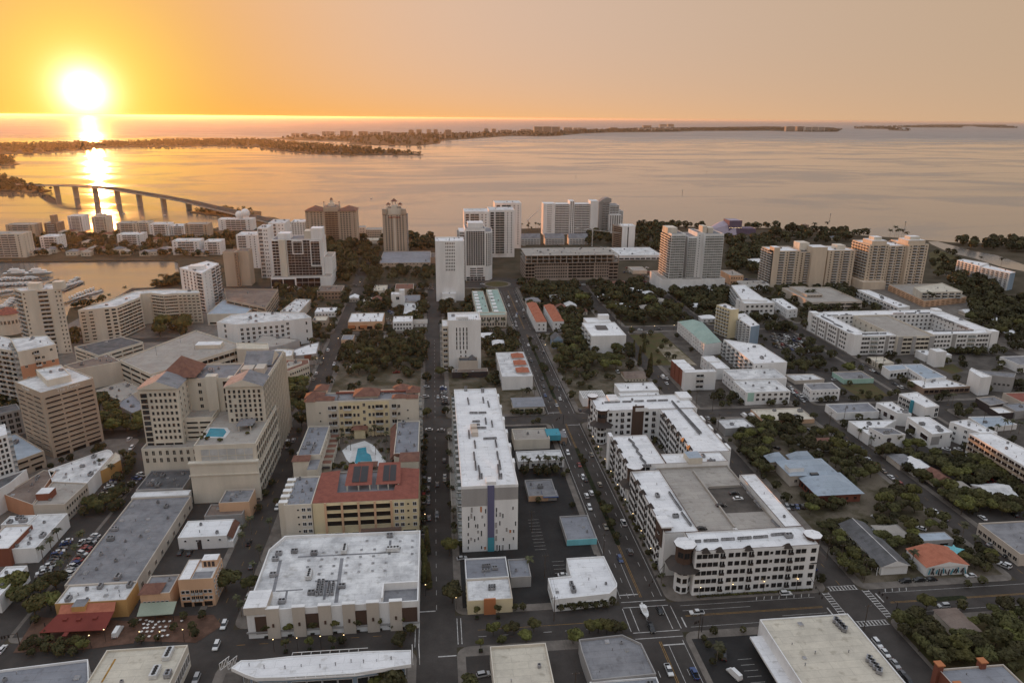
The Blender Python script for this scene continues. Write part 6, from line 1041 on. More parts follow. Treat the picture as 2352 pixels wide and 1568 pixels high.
for dx in (-11, 11): m = M(); m.tube((cx+dx, y0+16, h_+6), (cx+dx, y0+16, h_+11), 1, 1, 'cream', 6); m.tube((cx+dx, y0+16, h_+11), (cx+dx, y0+16, h_+13), 1.2, .1, 't_brown', 6); b.part('finial', m)
sb('cream_shore_flats', 'cream four-storey flats|on the shore beside the wide brown hotel', 'C2', 925, 1000, 325, 400, 20, wall='cream', roof='r_deck'); sb('cream_shore_block', 'long cream low-rise|on the shore left of the cupola tower', 'C2', 1005, 1155, 345, 425, 24, wall='cream', roof='r_deck', fac={0: [('w', 9, 4, 1.8, 1.6)]}, ac=4); sb('shore_restaurant', 'low cream restaurant|among shore trees below the cream low-rise', 'C2', 975, 1150, 440, 475, 20, wall='cream', roof='r_cream', fac={0: []})
# cupola tower
b, k = sb('cupola_tower', 'slender tan tower|crowned by three roof cupolas', 'C2', 1160, 1378, 205, 560, 30, wall='tan', roof='r_brown', par=1, ac=0, fac={0: [('w', 3, 18, 1.8, 2.0, {'x': (.08, .44), 'fr': 'cream'}), ('w', 3, 18, 1.8, 2.0, {'x': (.56, .92), 'fr': 'cream'}), ('p', .46, .54, 0, .92, 'cream', {'n': 'centre_pier', 'd': .6})], 1: [('b', 3, 16, .7, .6)]})
x0, x1, y0, y1, h_ = k['x0'], k['x1'], k['y0'], k['y1'], k['h']; cx = (x0+x1)/2
b.box(x0, x0+6, y0, y0+8, h_, h_+8, 'tan', 'corner_turret'); b.box(x1-6, x1, y0, y0+8, h_, h_+8, 'tan', 'corner_turret'); b.box(cx-9, cx+9, y0+5, y0+24, h_, h_+9, 'cream', 'crown', 'r_brown'); b.hip(cx-8, cx+8, y0-.4, y0+5, h_-3.5, 3, 't_red', 'crown_roof')
for dx, zz, s_ in ((-8, 9, 1), (8, 9, 1), (0, 12, 1.35)):
    m = M(); z = h_+zz; b.box(cx+dx-3*s_, cx+dx+3*s_, y0+10-3*s_, y0+10+3*s_, h_, z, 'cream', 'cupola_base')
    for q in range(4): a_ = R_(45+90*q); m.tube((cx+dx+2.4*s_*math.cos(a_), y0+10+2.4*s_*math.sin(a_), z), (cx+dx+2.4*s_*math.cos(a_), y0+10+2.4*s_*math.sin(a_), z+4*s_), .4, .4, 'cream', 5)
    m.tube((cx+dx, y0+10, z+4*s_), (cx+dx, y0+10, z+7*s_), 3.6*s_, .2, 't_brown', 8); b.part('cupola', m)
b = Bd('blue_roof_mall', 'wide blue-grey flat roof arts hall|with tan front wall'); k = b.blk('C2', [(1120, 655), (1565, 645), (1640, 540), (1180, 545)], by=695, wall='tan', roof='r_bluegrey', ac=3, fac={0: [('w', 14, 1, 1.2, 1.2, {'z': (.5, .95)})]}); b.wb(k['x1']+.1, k['x1']+24, k['y0']+20, k['y0']+50, 8, wall='brown', roof='r_brown', ac=6)
# white round-fronted tower and wide condo
b, k = sb('rounded_glass_tower', 'white and glass tower with curved front|beside the roundabout', 'C2', 1922, 2108, 335, 815, 34, ac=6, roof='r_grey', fac={0: [('band', 8, 17, .85, .78, {'x': (.04, .96), 'z': (.30, .95), 'g': 'glass', 'fr': 'white'}), ('band', 2, 4, .9, .5, {'x': (.2, .9), 'z': (.08, .26), 'g': 'void_shade'}), ('band', 5, 2, .9, .8, {'z': (0, .08)})]})
x1, y0, h_ = k['x1'], k['y0'], k['h']; arc = [(x1-.02+9*math.sin(R_(q)), y0+16-16*math.cos(R_(q))) for q in range(0, 91, 18)]; poly = [(x1, y0)] + arc[1:] + [(x1+9, y0+34), (x1, y0+34)]; b.wp(poly, h_-4, wall='white', roof='r_grey', fac={i: [('band', 1, 17, .9, .78, {'z': (.3, .97)})] for i in range(6)}); b.box(k['x0']+3, k['x1']-2, y0+6, y0+24, h_, h_+6, 'white', 'crown', 'r_white')
b.wb(k['x0']-7, k['x0']-.05, y0+6, y0+34, h_-4, wall='white', roof='r_white', fac={0: [('b', 1, 17, .9, .6)], 3: [('b', 4, 17, .8, .6)]})
b = Bd('white_bay_condominium', 'broad white condominium|with stepped glass balconies facing the bay')
for u0, u1, vt, vb, dp in ((1912, 2140, 180, 640, 34), (2140, 2378, 165, 600, 34), (2195, 2440, 100, 520, 30)): b.fb('C2', u0, u1, vt, vb, dp, wall='white', roof='r_dirty', ac=6, fac={0: [('band', 1, 17, .9, .72, {'x': (.05, .2), 'z': (.08, .96)}), ('b', 2, 17, .92, .68, {'x': (.25, .6), 'z': (.08, .96), 'rl': 'glass_g'}), ('w', 2, 17, 1.4, 1.6, {'x': (.65, .95), 'z': (.08, .96)})]})
# banded slab pair with curved tower
b = Bd('banded_slab_block', 'white slab block with dark balcony bands|between white end walls')
h_ = HT('C3', 300, 110, 395); ax = lambda u: P('C3', u, 110, h_).x; y0 = P('C3', 300, 110, h_).y
b.wb(ax(290), ax(400), y0, y0+22, h_, wall='white', roof='r_white', fac={0: [('w', 4, 16, .9, 1.2, {'x': (.3, .7)})]}); b.wb(ax(400), ax(535), y0+3, y0+22, h_-1, wall='white', roof='r_white', fac={0: [('b', 2, 17, .97, .7, {'g': 'glass_d', 'rl': 'white'})]}); b.wb(ax(535), ax(578), y0+1, y0+22, h_+4, wall='white', roof='r_white', fac={0: [('w', 2, 17, 1.4, 2.4)]}); b.wb(ax(578), ax(727), y0+3, y0+22, h_-1, wall='white', roof='r_white', fac={0: [('b', 2, 17, .97, .7, {'g': 'glass_d', 'rl': 'white'})]}); b.wb(ax(727), ax(800), y0, y0+22, h_+4, wall='white', roof='r_white')
b = Bd('curved_top_tower', 'grey-white tower with curved sail roof|stepping down to the right')
h_ = HT('C3', 810, 100, 372); ax = lambda u: P('C3', u, 100, h_).x; y0 = P('C3', 810, 100, h_).y
b.wb(ax(800), ax(900), y0+2, y0+26, h_, wall='grey', roof='r_grey', ac=2, fac={0: [('b', 2, 17, .8, .6, {'x': (.35, 1)})]}); b.wb(ax(900), ax(990), y0, y0+26, h_-4, wall='white', roof='r_grey', fac={0: [('b', 3, 16, .9, .65)]}); b.wb(ax(990), ax(1032), y0+2, y0+24, h_-14, wall='white', roof='r_grey', fac={0: [('b', 1, 14, .9, .65)]}); b.wb(ax(888), ax(1000), y0-9, y0-.05, h_-19, wall='white', roof='r_white', fac={0: [('w', 5, 14, 1.8, 1.7)]})
m = M(); n = 8
for i in range(n):
    q0, q1 = i/n, (i+1)/n; z0_, z1_ = h_+8*math.sin(q0*2.2), h_+8*math.sin(q1*2.2); xa, xb = ax(795)+(ax(915)-ax(795))*q0, ax(795)+(ax(915)-ax(795))*q1
    m.face([(xa, y0+1, h_), (xb, y0+1, h_), (xb, y0+1, z1_), (xa, y0+1, z0_)], 'grey'); m.face([(xa, y0+1, z0_), (xb, y0+1, z1_), (xb, y0+16, z1_), (xa, y0+16, z0_)], 'r_grey')
b.part('sail_roof', m)
b = Bd('dark_side_hotel', 'white end-walled hotel|with dark brown balcony side'); k = b.fb('C3', 1015, 1135, 310, 525, 20, wall='white', roof='r_white', ac=3, fac={0: [('p', .42, .5, .02, .95, 'dark', {'n': 'dark_slot'})], 3: []}); y0, h_ = k['y0'], k['h']; b.wp([(P('C3', 915, 285, h_).x, y0+18), (k['x0']-.02, y0+1), (k['x0']-.02, y0+20), (P('C3', 930, 285, h_).x, y0+36)], h_-2, wall='brown', roof='r_brown', fac={0: [('b', 6, 11, .95, .7, {'g': 'glass_d', 'rl': 'brown', 'fr': 'brown'})]})
b = Bd('low_white_convention', 'low white flat-roofed hall|right of the building site'); b.fb('C3', 925, 1385, 580, 625, 60, wall='white', roof='r_dirty', ac=14, fac={0: [('band', 9, 1, .85, .5, {'z': (0, .6), 'g': 'void_shade'})]}); b.fb('C3', 1110, 1245, 720, 752, 24, wall='cream', roof='r_deck', ac=1)
for i, (u0, u1) in enumerate(((80, 260), (305, 482), (524, 698))):
    b, k = sb('shore_townhouses', ('leftmost', 'middle', 'rightmost')[i]+' white gabled townhouse row|below the banded slab block', 'C3', u0, u1, 425, 485, 16, fac={0: [('b', 6, 3, .8, .6), ('w', 6, 3, 1, 1.4)]}, ac=0, group='shore townhouse rows', roof='r_grey', par=0)
    b.hip(k['x0'], k['x1'], k['y0'], k['y1'], k['h']+.05, 6, 'r_grey', 'roof', gable=True, axis='x', wallm='grey')
# building under construction
b = Bd('building_site', 'bare concrete building under construction|with open upper floors', 'building')
h_ = HT('C3', 120, 580, 812); a = P('C3', 122, 580, h_); c = P('C3', 990, 580, h_); y0 = (a.y+c.y)/2; Wd = c.x-a.x
b.wb(a.x, c.x, y0+1.5, y0+50, h_*.70, wall='siteconc', roof='r_deck', par=0, fac={0: [('w', 14, 5, 1.8, 2.0, {'x': (.1, .45), 'g': 'void_shade', 'z': (.12, .98)}), ('band', 3, 5, .9, .7, {'x': (0, .1), 'g': 'void_shade'}), ('band', 6, 5, .9, .62, {'x': (.46, .74), 'g': 'void_shade', 'z': (.12, .98)}), ('w', 6, 5, 1.8, 2, {'x': (.75, .9), 'g': 'void_shade', 'z': (.12, .98)}), ('band', 2, 5, .9, .62, {'x': (.9, 1), 'g': 'void_shade'})], 3: [('band', 5, 5, .8, .6, {'g': 'void_shade'})]})
for j in range(3): b.box(a.x, c.x, y0, y0+50, h_*(.70+.15*j)-.4, h_*(.70+.15*j), 'siteconc', 'floor_slab', 'r_deck')
for i in range(17):
    for j in range(2): b.box(a.x+Wd*i/16-.5, a.x+Wd*i/16+.5, y0+.2, y0+1.2, h_*(.70+.15*j), h_*(.85+.15*j)-.4, 'siteconc', 'column')
b.box(a.x+2, c.x-2, y0+14, y0+15, h_*.70, h_, 'siteconc', 'core_wall'); b.clutter([(a.x, y0), (c.x, y0), (c.x, y0+50), (a.x, y0+50)], h_, 40, (1, 2, 2, 0))
FOOT.append([(a.x, y0), (c.x, y0), (c.x, y0+50), (a.x, y0+50)])
def crane(name, label, base, tip, zb, back=10):
    b = Bd(name, label, 'crane'); b.ensure(base); m = M(); m.tube((base[0], base[1], 0), (base[0], base[1], zb), .9, .9, 'paint_w', 4); b.part('mast', m); m = M(); d = (Vector(tip)-Vector((base[0], base[1], zb))).normalized(); m.tube((base[0]-d.x*back, base[1]-d.y*back, zb), tip, .8, .4, 'paint_w', 4); b.part('jib', m); m = M(); m.box(base[0]-1, base[0]+1, base[1]-1, base[1]+1, zb-2.5, zb-.4, 'paint_w'); b.part('cab', m)
c0 = P('C3', 735, 500); zt = HT('C3', 735, 350, 500); e0 = P('C3', 1000, 385, zt); crane('tower_crane', 'thin tower crane|with its jib over the building site, right of the townhouses', c0, (e0.x, e0.y, zt+1), zt, 30)
c0 = P('C3', 150, 330); e0 = P('C3', 282, 240, 20); crane('shore_crane', 'small crane with raised jib|on the shore left of the banded slab block', c0, (e0.x, c0.y+5, 32), 12, 3)
# purple performing arts hall
b = Bd('purple_arts_hall', 'purple shell-shaped arts hall|with dark square stage tower on the shore', 'concert hall'); k = b.fb('C3', 2000, 2118, 262, 390, 26, wall='hallpurple', roof='hall', par=.6); a = P('C3', 1790, 345, 0); c = P('C3', 2050, 345, 0); y0 = k['y0']+4; m = M()
xs0, xs1 = P('C3', 1790, 370).x, P('C3', 2000, 370).x; n = 10
for i in range(n):
    q0, q1 = i/n, (i+1)/n; z0_, z1_ = 4+18*math.sin(q0*1.5), 4+18*math.sin(q1*1.5); xa, xb = xs0+(xs1-xs0)*q0, xs0+(xs1-xs0)*q1; w0, w1 = 8+22*math.sin(q0*1.5), 8+22*math.sin(q1*1.5); cy = y0+20
    P_ = lambda x, w, z: [(x, cy-w, 0), (x, cy-w*.7, z*.75), (x, cy, z), (x, cy+w*.7, z*.75), (x, cy+w, 0)]
    A, B_2 = P_(xa, w0, z0_), P_(xb, w1, z1_)
    for j in range(4): m.face([A[j], B_2[j], B_2[j+1], A[j+1]], 'hall')
b.part('shell_roof', m); FOOT.append([(xs0, y0-10), (xs1, y0-10), (xs1, y0+50), (xs0, y0+50)])
b.wb(k['x1']+.05, k['x1']+26, k['y0']+2, k['y0']+24, 9, wall='hallpurple', roof='hallpurple', par=.4); 
for i in range(9): b.add('wall_lamp', win_mesh(.5, .5, 'hallpurple', 'lit', 0), (k['x0']+1+i*(k['x1']-k['x0']-2)/8, k['y0'], k['h']*.5), 0)
sb('park_house', 'small dark house with red roof|on the shore at the right', 'C4', 332, 378, 302, 330, 12, wall='brown', roof='t_brown', ac=0, fac=None); sb('white_park_office', 'white low offices|in the wooded park', 'C3', 2215, 2420, 650, 700, 30, fac={0: [('w', 8, 1, 2, 1.5)]}, ac=2)
# ------------------------------------------------------------------ condominiums on the peninsula
PEN = [('cream_peninsula_block', 'cream balcony block|at the left end of the peninsula', -140, 195, 385, 605, 'cream', 10, 7), ('brown_slab', 'brown slab|at the far left shore', 50, 305, 300, 410, 'tan', 6, 7), ('finned_brown_block', 'brown block with tall roof fin|beside the brown slab', 402, 516, 285, 392, 'brown', 6, 4), ('small_white_flats', 'small white flats|below the finned brown block', 362, 520, 410, 530, 'white', 5, 5), ('white_twin_tower', 'pale tower|left of the sunset glitter', 618, 748, 220, 362, 'white', 10, 3), ('domed_pale_tower', 'pale tower with stepped crown|in front of the sunset glitter', 838, 968, 228, 378, 'cream', 10, 3), ('wide_pale_block', 'wide pale apartment block|right of the sunset glitter', 1062, 1250, 285, 392, 'cream', 6, 7), ('pale_annex', 'pale annex|right of the wide pale block', 1250, 1358, 280, 390, 'cream', 6, 4), ('white_lattice_flats', 'white lattice-fronted flats|next to the pale annex', 1368, 1545, 295, 402, 'white', 5, 6), ('low_white_condo', 'low white condominium|on the harbour side of the peninsula', 1072, 1290, 390, 492, 'white', 5, 7), ('white_slim_flats', 'slim white flats|left of the brown-grey block', 1564, 1688, 310, 398, 'white', 5, 4), ('brown_grey_block', 'brown-grey apartment block|in the middle of the peninsula', 1694, 1905, 295, 448, 'tan', 9, 7), ('white_gridded_flats', 'white gridded flats|on the harbour edge', 1578, 1822, 450, 578, 'white', 5, 8), ('white_harbour_house', 'small white harbour apartments|at the right of the peninsula', 1872, 2018, 455, 578, 'white', 5, 5), ('domed_white_condo', 'white condominium with two roof domes|near the bridge foot', 2002, 2315, 250, 352, 'white', 5, 9)]
for nme, lab, u0, u1, vt, vb, wl, rows, cols in PEN:
    b, k = sb(nme, lab, 'C1', u0, u1, vt, vb, 24, wall=wl, roof='r_dirty' if wl == 'white' else 'r_deck', ac=3, fac={0: [('b', max(2, cols//2), rows, .9, .66, {'x': (.22, .8), 'g': 'glass_d'}), ('w', 1, rows, 1.6, 1.6, {'x': (.02, .2)}), ('w', 1, rows, 1.6, 1.6, {'x': (.8, .98)})], 1: [('w', 3, rows, 1.4, 1.4)]})
    if 'finned' in nme: b.box(k['x1']-10, k['x1']-4, k['y0']+4, k['y0']+16, k['h'], k['h']+12, 'brown', 'roof_fin')
    if 'crown' in lab: b.box(k['x0']+5, k['x1']-5, k['y0']+4, k['y0']+18, k['h'], k['h']+4, 'cream', 'crown'); b.box(k['x0']+11, k['x1']-11, k['y0']+7, k['y0']+15, k['h']+4, k['h']+8, 'cream', 'crown_top')
    if 'domes' in lab:
        for f, r in ((.58, 6.5), (.76, 7.5)):
            x, y, z = k['x0']+(k['x1']-k['x0'])*f, k['y0']+12, k['h']+(5 if f > .6 else 3); m = M(); m.tube((x, y, k['h']), (x, y, z), r*.7, r*.7, 'white', 10, False)
            for j in range(5):
                a0, a1 = R_(-30+24*j), R_(-30+24*(j+1))
                for i in range(12):
                    q0, q1 = 2*math.pi*i/12, 2*math.pi*(i+1)/12; pt_ = lambda a, q: (x+r*math.cos(a)*math.cos(q), y+r*math.cos(a)*math.sin(q), z+r*.5+r*math.sin(a)); m.face([pt_(a0, q0), pt_(a0, q1), pt_(a1, q1), pt_(a1, q0)], 'white')
            b.part('dome', m)
rg = random.Random(3)
HS = [(265, 590), (330, 575), (410, 580), (660, 585), (730, 575), (790, 590), (860, 555), (900, 560), (800, 495), (720, 430), (580, 400), (640, 395), (1330, 590), (1400, 585), (1500, 565), (1530, 560), (1090, 560), (480, 560), (1150, 585), (1840, 590), (1430, 470), (990, 420)]
HS.sort()
HO = ['first', 'second', 'third', 'fourth', 'fifth', 'sixth', 'seventh', 'eighth', 'ninth', 'tenth', 'eleventh', 'twelfth', 'thirteenth', 'fourteenth', 'fifteenth', 'sixteenth', 'seventeenth', 'eighteenth', 'nineteenth', 'twentieth', 'twenty-first', 'twenty-second']
for i, (u, v) in enumerate(HS):
    p = P('C1', u, v); b = Bd('waterside_house', 'low tan house|among trees on the peninsula', 'house', 'peninsula houses'); b.short = 'low tan house among the peninsula trees'; b.label = f'low tan house among the peninsula trees, {HO[i]} house from the left'; w, d = rg.uniform(10, 17), rg.uniform(9, 14); k = b.wb(p.x-w/2, p.x+w/2, p.y, p.y+d, 5.5, wall='cream', roof='r_deck', par=0, fac={0: [('w', 3, 1, 1.6, 1.6)]}); b.hip(p.x-w/2, p.x+w/2, p.y, p.y+d, 5.6, 2.6, rg.choice(('t_brown', 'r_deck', 'r_grey')), 'roof')
FH = [('C3', 1020, 1085), ('C3', 1360, 1035), ('C3', 460, 1100), ('C3', 645, 1130), ('C3', 545, 1080), ('C3', 1715, 1085), ('C3', 1850, 948), ('C3', 1610, 928), ('C3', 990, 868), ('C3', 420, 1005), ('C3', 1810, 1195), ('C3', 1260, 965), ('C3', 860, 1015), ('C3', 1140, 935), ('C3', 1240, 1100), ('C2', 2130, 1370), ('C2', 2230, 1440), ('C2', 1110, 1025), ('C2', 900, 1010), ('C2', 1500, 1240), ('C4', 1850, 1140), ('C4', 2100, 1215), ('C4', 2260, 1340), ('C4', 1950, 1340), ('B4', 1290, 1180), ('B4', 1600, 1330), ('B4', 2150, 1480), ('B4', 560, 1010), ('A4', 1180, 290), ('B4', 1430, 1240), ('B4', 1800, 1440), ('C4', 230, 420), ('C4', 620, 440)]
FH.sort(key=lambda q: D(*q)[0])
for i, q in enumerate(FH):
    p = P(*q); b = Bd('bungalow', f'small bungalow half hidden by trees, {(HO+["twenty-third", "twenty-fourth", "twenty-fifth", "twenty-sixth", "twenty-seventh", "twenty-eighth", "twenty-ninth", "thirtieth", "thirty-first", "thirty-second", "thirty-third", "thirty-fourth"])[i]} bungalow from the left', 'house', 'bungalows among the trees'); b.short = ''; w, d = rg.uniform(9, 15), rg.uniform(9, 13); k = b.wb(p.x-w/2, p.x+w/2, p.y, p.y+d, 3.4, wall=rg.choice(('white', 'cream', 'beige')), roof='r_grey', par=0, fac={0: [('w', 3, 1, 1.3, 1.3, {'fr': 'frame_w'})]}); b.hip(p.x-w/2, p.x+w/2, p.y, p.y+d, 3.45, 2.4, rg.choice(('r_deck', 'r_grey', 'r_dirty', 't_brown', 'r_white')), 'roof', gable=rg.random() < .5)
# ------------------------------------------------------------------ bridge
b = Bd('causeway_bridge', 'long concrete bridge on tall piers|arching over the bay', 'bridge')
PR = [(365, 1216, 1185), (532, 1274, 1184), (706, 1299, 1190), (893, 1335, 1200), (1092, 1355, 1222), (1290, 1370, 1255), (1510, 1394, 1292), (1738, 1402, 1335)]
tops = []
for u, vb, vt in PR:
    g = P('S1', u, vb, -1.2); lo = 0.0
    z_ = [z for z in [x*.25 for x in range(1, 200)] if Q((g.x, g.y, z))[1] <= OFF['S']+vt/4]; z = (z_[0] if z_ else 18); tops.append((g.x, g.y, max(6, z)))
s0 = P('S1', 120, 1175, 4); s1 = P('S1', 2200, 1450, 4); s2 = P('S2', 60, 1500, 2)
s3 = P('S2', 260, 1545, 1)
dk = [(s0.x, s0.y, 6)] + tops + [(s1.x, s1.y, 5), (s2.x, s2.y, 2.5), (s3.x, s3.y, .6)]
b.ensure((dk[5][0], dk[5][1])); WB = 13
for i in range(len(dk)-1):
    a, c = Vector(dk[i]), Vector(dk[i+1]); d = (c-a).to_2d().normalized(); n_ = Vector((-d.y, d.x, 0))*WB; m = M(); t_ = Vector((0, 0, 2.0))
    A = [a-n_, a+n_, c+n_, c-n_]; m.face([p+t_ for p in A], 'asphalt'); m.face([a-n_, c-n_, c-n_+t_*1.4, a-n_+t_*1.4], 'concrete'); m.face([c+n_, a+n_, a+n_+t_*1.4, c+n_+t_*1.4], 'concrete'); mid = (a+c)/2; s_ = n_*.5
    m.face([a-s_-t_*.6, mid-s_, mid+s_, a+s_-t_*.6], 'concrete'); m.face([mid-s_, c-s_-t_*.6, c+s_-t_*.6, mid+s_], 'concrete'); m.face([a-n_, a-s_-t_*.6, mid-s_, c-s_-t_*.6, c-n_], 'concrete'); b.part('deck_span', m)
for i, (x, y, z) in enumerate(tops):
    d = (Vector(dk[i+2])-Vector(dk[i])).to_2d().normalized(); n_ = Vector((-d.y, d.x)); e = d
    q = [(x+e.x*a1+n_.x*b1, y+e.y*a1+n_.y*b1) for a1, b1 in ((-2.2, -5.2), (2.2, -5.2), (2.2, 5.2), (-2.2, 5.2))]; m = M(); m.prism(ccw(q), -3, z-.3, 'concrete'); b.part('pier', m)
# ------------------------------------------------------------------ far islands: buildings
FAR = [('S2', 320, 400, 703, 738), ('S2', 420, 470, 700, 735), ('S2', 490, 570, 713, 737), ('S2', 600, 722, 686, 728), ('S2', 768, 886, 682, 726), ('S2', 938, 1028, 686, 724), ('S2', 1042, 1150, 692, 724), ('S2', 1164, 1235, 686, 722), ('S2', 1235, 1322, 697, 720), ('S2', 1332, 1378, 694, 715), ('S2', 1400, 1450, 671, 712), ('S2', 1472, 1522, 668, 712), ('S2', 1566, 1610, 668, 710), ('S2', 1630, 1670, 668, 710), ('S2', 1734, 1796, 671, 745), ('S2', 2096, 2136, 660, 696), ('S2', 2166, 2205, 662, 696), ('S2', 2248, 2352, 672, 700), ('S3', 80, 175, 665, 690), ('S3', 213, 432, 642, 700), ('S3', 480, 550, 650, 672), ('S3', 570, 680, 652, 670), ('S3', 905, 970, 650, 666), ('S3', 1212, 1275, 630, 652), ('S3', 1365, 1416, 620, 644), ('S3', 1440, 1482, 618, 644), ('S3', 1335, 1530, 658, 682), ('S3', 1175, 1330, 660, 680), ('S4', 180, 240, 640, 686), ('S4', 280, 330, 640, 686), ('S4', 370, 500, 645, 688)]
sq = ['first', 'second', 'third', 'fourth', 'fifth', 'sixth', 'seventh', 'eighth', 'ninth', 'tenth', 'eleventh', 'twelfth', 'thirteenth', 'fourteenth', 'fifteenth', 'sixteenth', 'seventeenth', 'eighteenth', 'nineteenth', 'twentieth'] + ['twenty-'+x for x in ('first', 'second', 'third', 'fourth', 'fifth', 'sixth', 'seventh', 'eighth', 'ninth')] + ['thirtieth', 'thirty-first']
order = sorted(range(len(FAR)), key=lambda i: D(FAR[i][0], FAR[i][1], 0)[0])
for r, i in enumerate(order):
    t, u0, u1, vt, vb = FAR[i]; b = Bd('island_condominium', f'distant island condominium, {sq[r]} from the left on the far island', group='island condominiums'); b.short = ''; h = HT(t, u0, vt, vb); rows = max(2, int(h/4.5)); k = b.fb(t, u0, u1, vt, vb, 60, wall='tan' if i % 3 else 'beige', roof='r_deck', par=1.5, fac={0: [('band', max(1, min(3, (u1-u0)//35)), min(rows, 8), .85, .5, {'g': 'glass_d'})]})
    b.box((k['x0']+k['x1'])/2-(k['x1']-k['x0'])*.12, (k['x0']+k['x1'])/2+(k['x1']-k['x0'])*.12, k['y0']+10, k['y0']+30, k['h'], k['h']+6, 'tan', 'roof_house')
# ------------------------------------------------------------------ labels for small repeated things
THINGS = []
def ordw(n):
    u = ['', 'first', 'second', 'third', 'fourth', 'fifth', 'sixth', 'seventh', 'eighth', 'ninth', 'tenth', 'eleventh', 'twelfth', 'thirteenth', 'fourteenth', 'fifteenth', 'sixteenth', 'seventeenth', 'eighteenth', 'nineteenth']
    if n < 20: return u[n]
    t = {2: 'twenty', 3: 'thirty', 4: 'forty', 5: 'fifty', 6: 'sixty', 7: 'seventy', 8: 'eighty', 9: 'ninety'}[n//10]
    return t+'-'+u[n % 10] if n % 10 else t[:-1]+'ieth'
def reg(o, look, cat, group, p, own=None): THINGS.append((o, look, cat, group, p, own))
def label_all():
    bl = [(b.short, sum(b.foot, [])) for b in BLDS if b.short and b.foot and 'peninsula trees' not in b.short]
    bl = [(s, sum(p[0] for p in f)/len(f), sum(p[1] for p in f)/len(f), f) for s, f in bl]
    g = {}
    for o, look, cat, group, p, own in THINGS:
        if own: tag(o, own, cat, group); continue
        s = min(bl, key=lambda q: min((q[1]-p[0])**2+(q[2]-p[1])**2, min((a[0]-p[0])**2+(a[1]-p[1])**2 for a in q[3])))[0]
        g.setdefault((look, s), []).append((Q(p)[0], o, cat, group))
    for (look, s), l in g.items():
        l.sort(key=lambda q: q[0]); w = s.split()
        for i, (x, o, cat, group) in enumerate(l):
            sw = s.split(' with ')[0].split(' of ')[0]
            lb = f'{look} near the {sw if len(sw.split()) > 2 else s}'
            if len(l) > 1: lb += f', {ordw(i+1)} from the left'
            tag(o, lb, cat, group)
# ------------------------------------------------------------------ trees
def crown_mesh(seed, leafm, nb=13, nl=130, flat=.72, ls=.13, name='crown'):
    r = random.Random(seed); m = M(); bl = []
    for i in range(nb):
        a = r.uniform(0, 6.283); d = r.uniform(.15, .72)**.8; z = r.uniform(-.35, .55)*(1-d*.6); bl.append((d*math.cos(a), d*math.sin(a), z*flat, r.uniform(.26, .46)))
    bl.append((0, 0, .25*flat, .55))
    for bx, by, bz, br in bl:
        for i in range(int(nl*br*2.2)):
            v = Vector((r.gauss(0, 1), r.gauss(0, 1), r.gauss(0, 1)+.35)).normalized(); p = Vector((bx, by, bz))+Vector((v.x, v.y, v.z*.8))*br*r.uniform(.72, 1.06)
            n = (v+Vector((r.uniform(-.8, .8), r.uniform(-.8, .8), r.uniform(-.3, .8)))).normalized(); u = n.orthogonal().normalized(); w = n.cross(u); s = ls*r.uniform(.6, 1.25); k = r.uniform(.5, .9)
            m.face([p-u*s-w*s*k, p+u*s-w*s*k*.6, p+u*s*.8+w*s*k, p-u*s*.7+w*s*k*.8], leafm)
    return m.mesh(name)
def trunk_mesh(seed, hgt=1.0):
    r = random.Random(seed); m = M(); m.tube((0, 0, -.3), (.03, .02, .55), .075, .055, 'bark', 7, False)
    for i in range(5): a = r.uniform(0, 6.28); q = r.uniform(.3, .55); m.tube((.03, .02, .45), (q*math.cos(a), q*math.sin(a), .8+r.uniform(0, .25)), .04, .012, 'bark', 5)
    return m.mesh('trunk')
OAK = [crown_mesh(i, 'leaf' if i % 3 else 'leaf_b', flat=(.62, .75, .9, .7, .8, .66)[i]) for i in range(6)]; OTR = [trunk_mesh(i) for i in range(3)]
YNG = [crown_mesh(30+i, ('leaf', 'leaf_b', 'leaf')[i], nb=9, nl=70, flat=1.0, ls=.17) for i in range(3)]
CYP = []
for i in range(2):
    r = random.Random(50+i); m = M()
    for q in range(420):
        z = r.random(); rr = (.28*(1-z)**.7+.03)*r.uniform(.6, 1.1); a = r.uniform(0, 6.283); p = Vector((rr*math.cos(a), rr*math.sin(a), z*2.2-.6)); n = Vector((math.cos(a), math.sin(a), r.uniform(-.2, .8))).normalized(); u = n.orthogonal().normalized(); w = n.cross(u); s = r.uniform(.05, .10); m.face([p-u*s-w*s, p+u*s-w*s, p+u*s+w*s, p-u*s+w*s], 'leaf')
    CYP.append(m.mesh('crown'))
def palm_mesh(seed, n=17):
    r = random.Random(seed); m = M()
    for i in range(n):
        a = 6.283*i/n+r.uniform(-.15, .15); el = r.uniform(-.25, .95); p = Vector((0, 0, 0)); d = Vector((math.cos(a)*math.cos(el), math.sin(a)*math.cos(el), math.sin(el))); sd = Vector((-math.sin(a), math.cos(a), 0)); L = r.uniform(.85, 1.1); seg = 4; w0 = .16
        for j in range(seg):
            q = p+d*(L/seg); d = (d-Vector((0, 0, .42))).normalized(); w1 = (.22, .21, .15, .02)[j]; dz = Vector((0, 0, -.05))
            m.face([p-sd*w0+dz, p, q, q-sd*w1+dz], 'leaf_p'); m.face([p, p+sd*w0+dz, q+sd*w1+dz, q], 'leaf_p'); p = q; w0 = w1
    return m.mesh('crown')
PLM = [palm_mesh(i) for i in range(4)]
pm = M(); pm.tube((0, 0, -.3), (.1, .05, 1), .19, .12, 'palmbark', 7, False); PTR = pm.mesh('trunk')
pl = M(); pl.box(-.7, .7, -.7, .7, 0, .75, 'frame_d', 'hedge'); PLANT = pl.mesh('planter')
rt = random.Random(21)
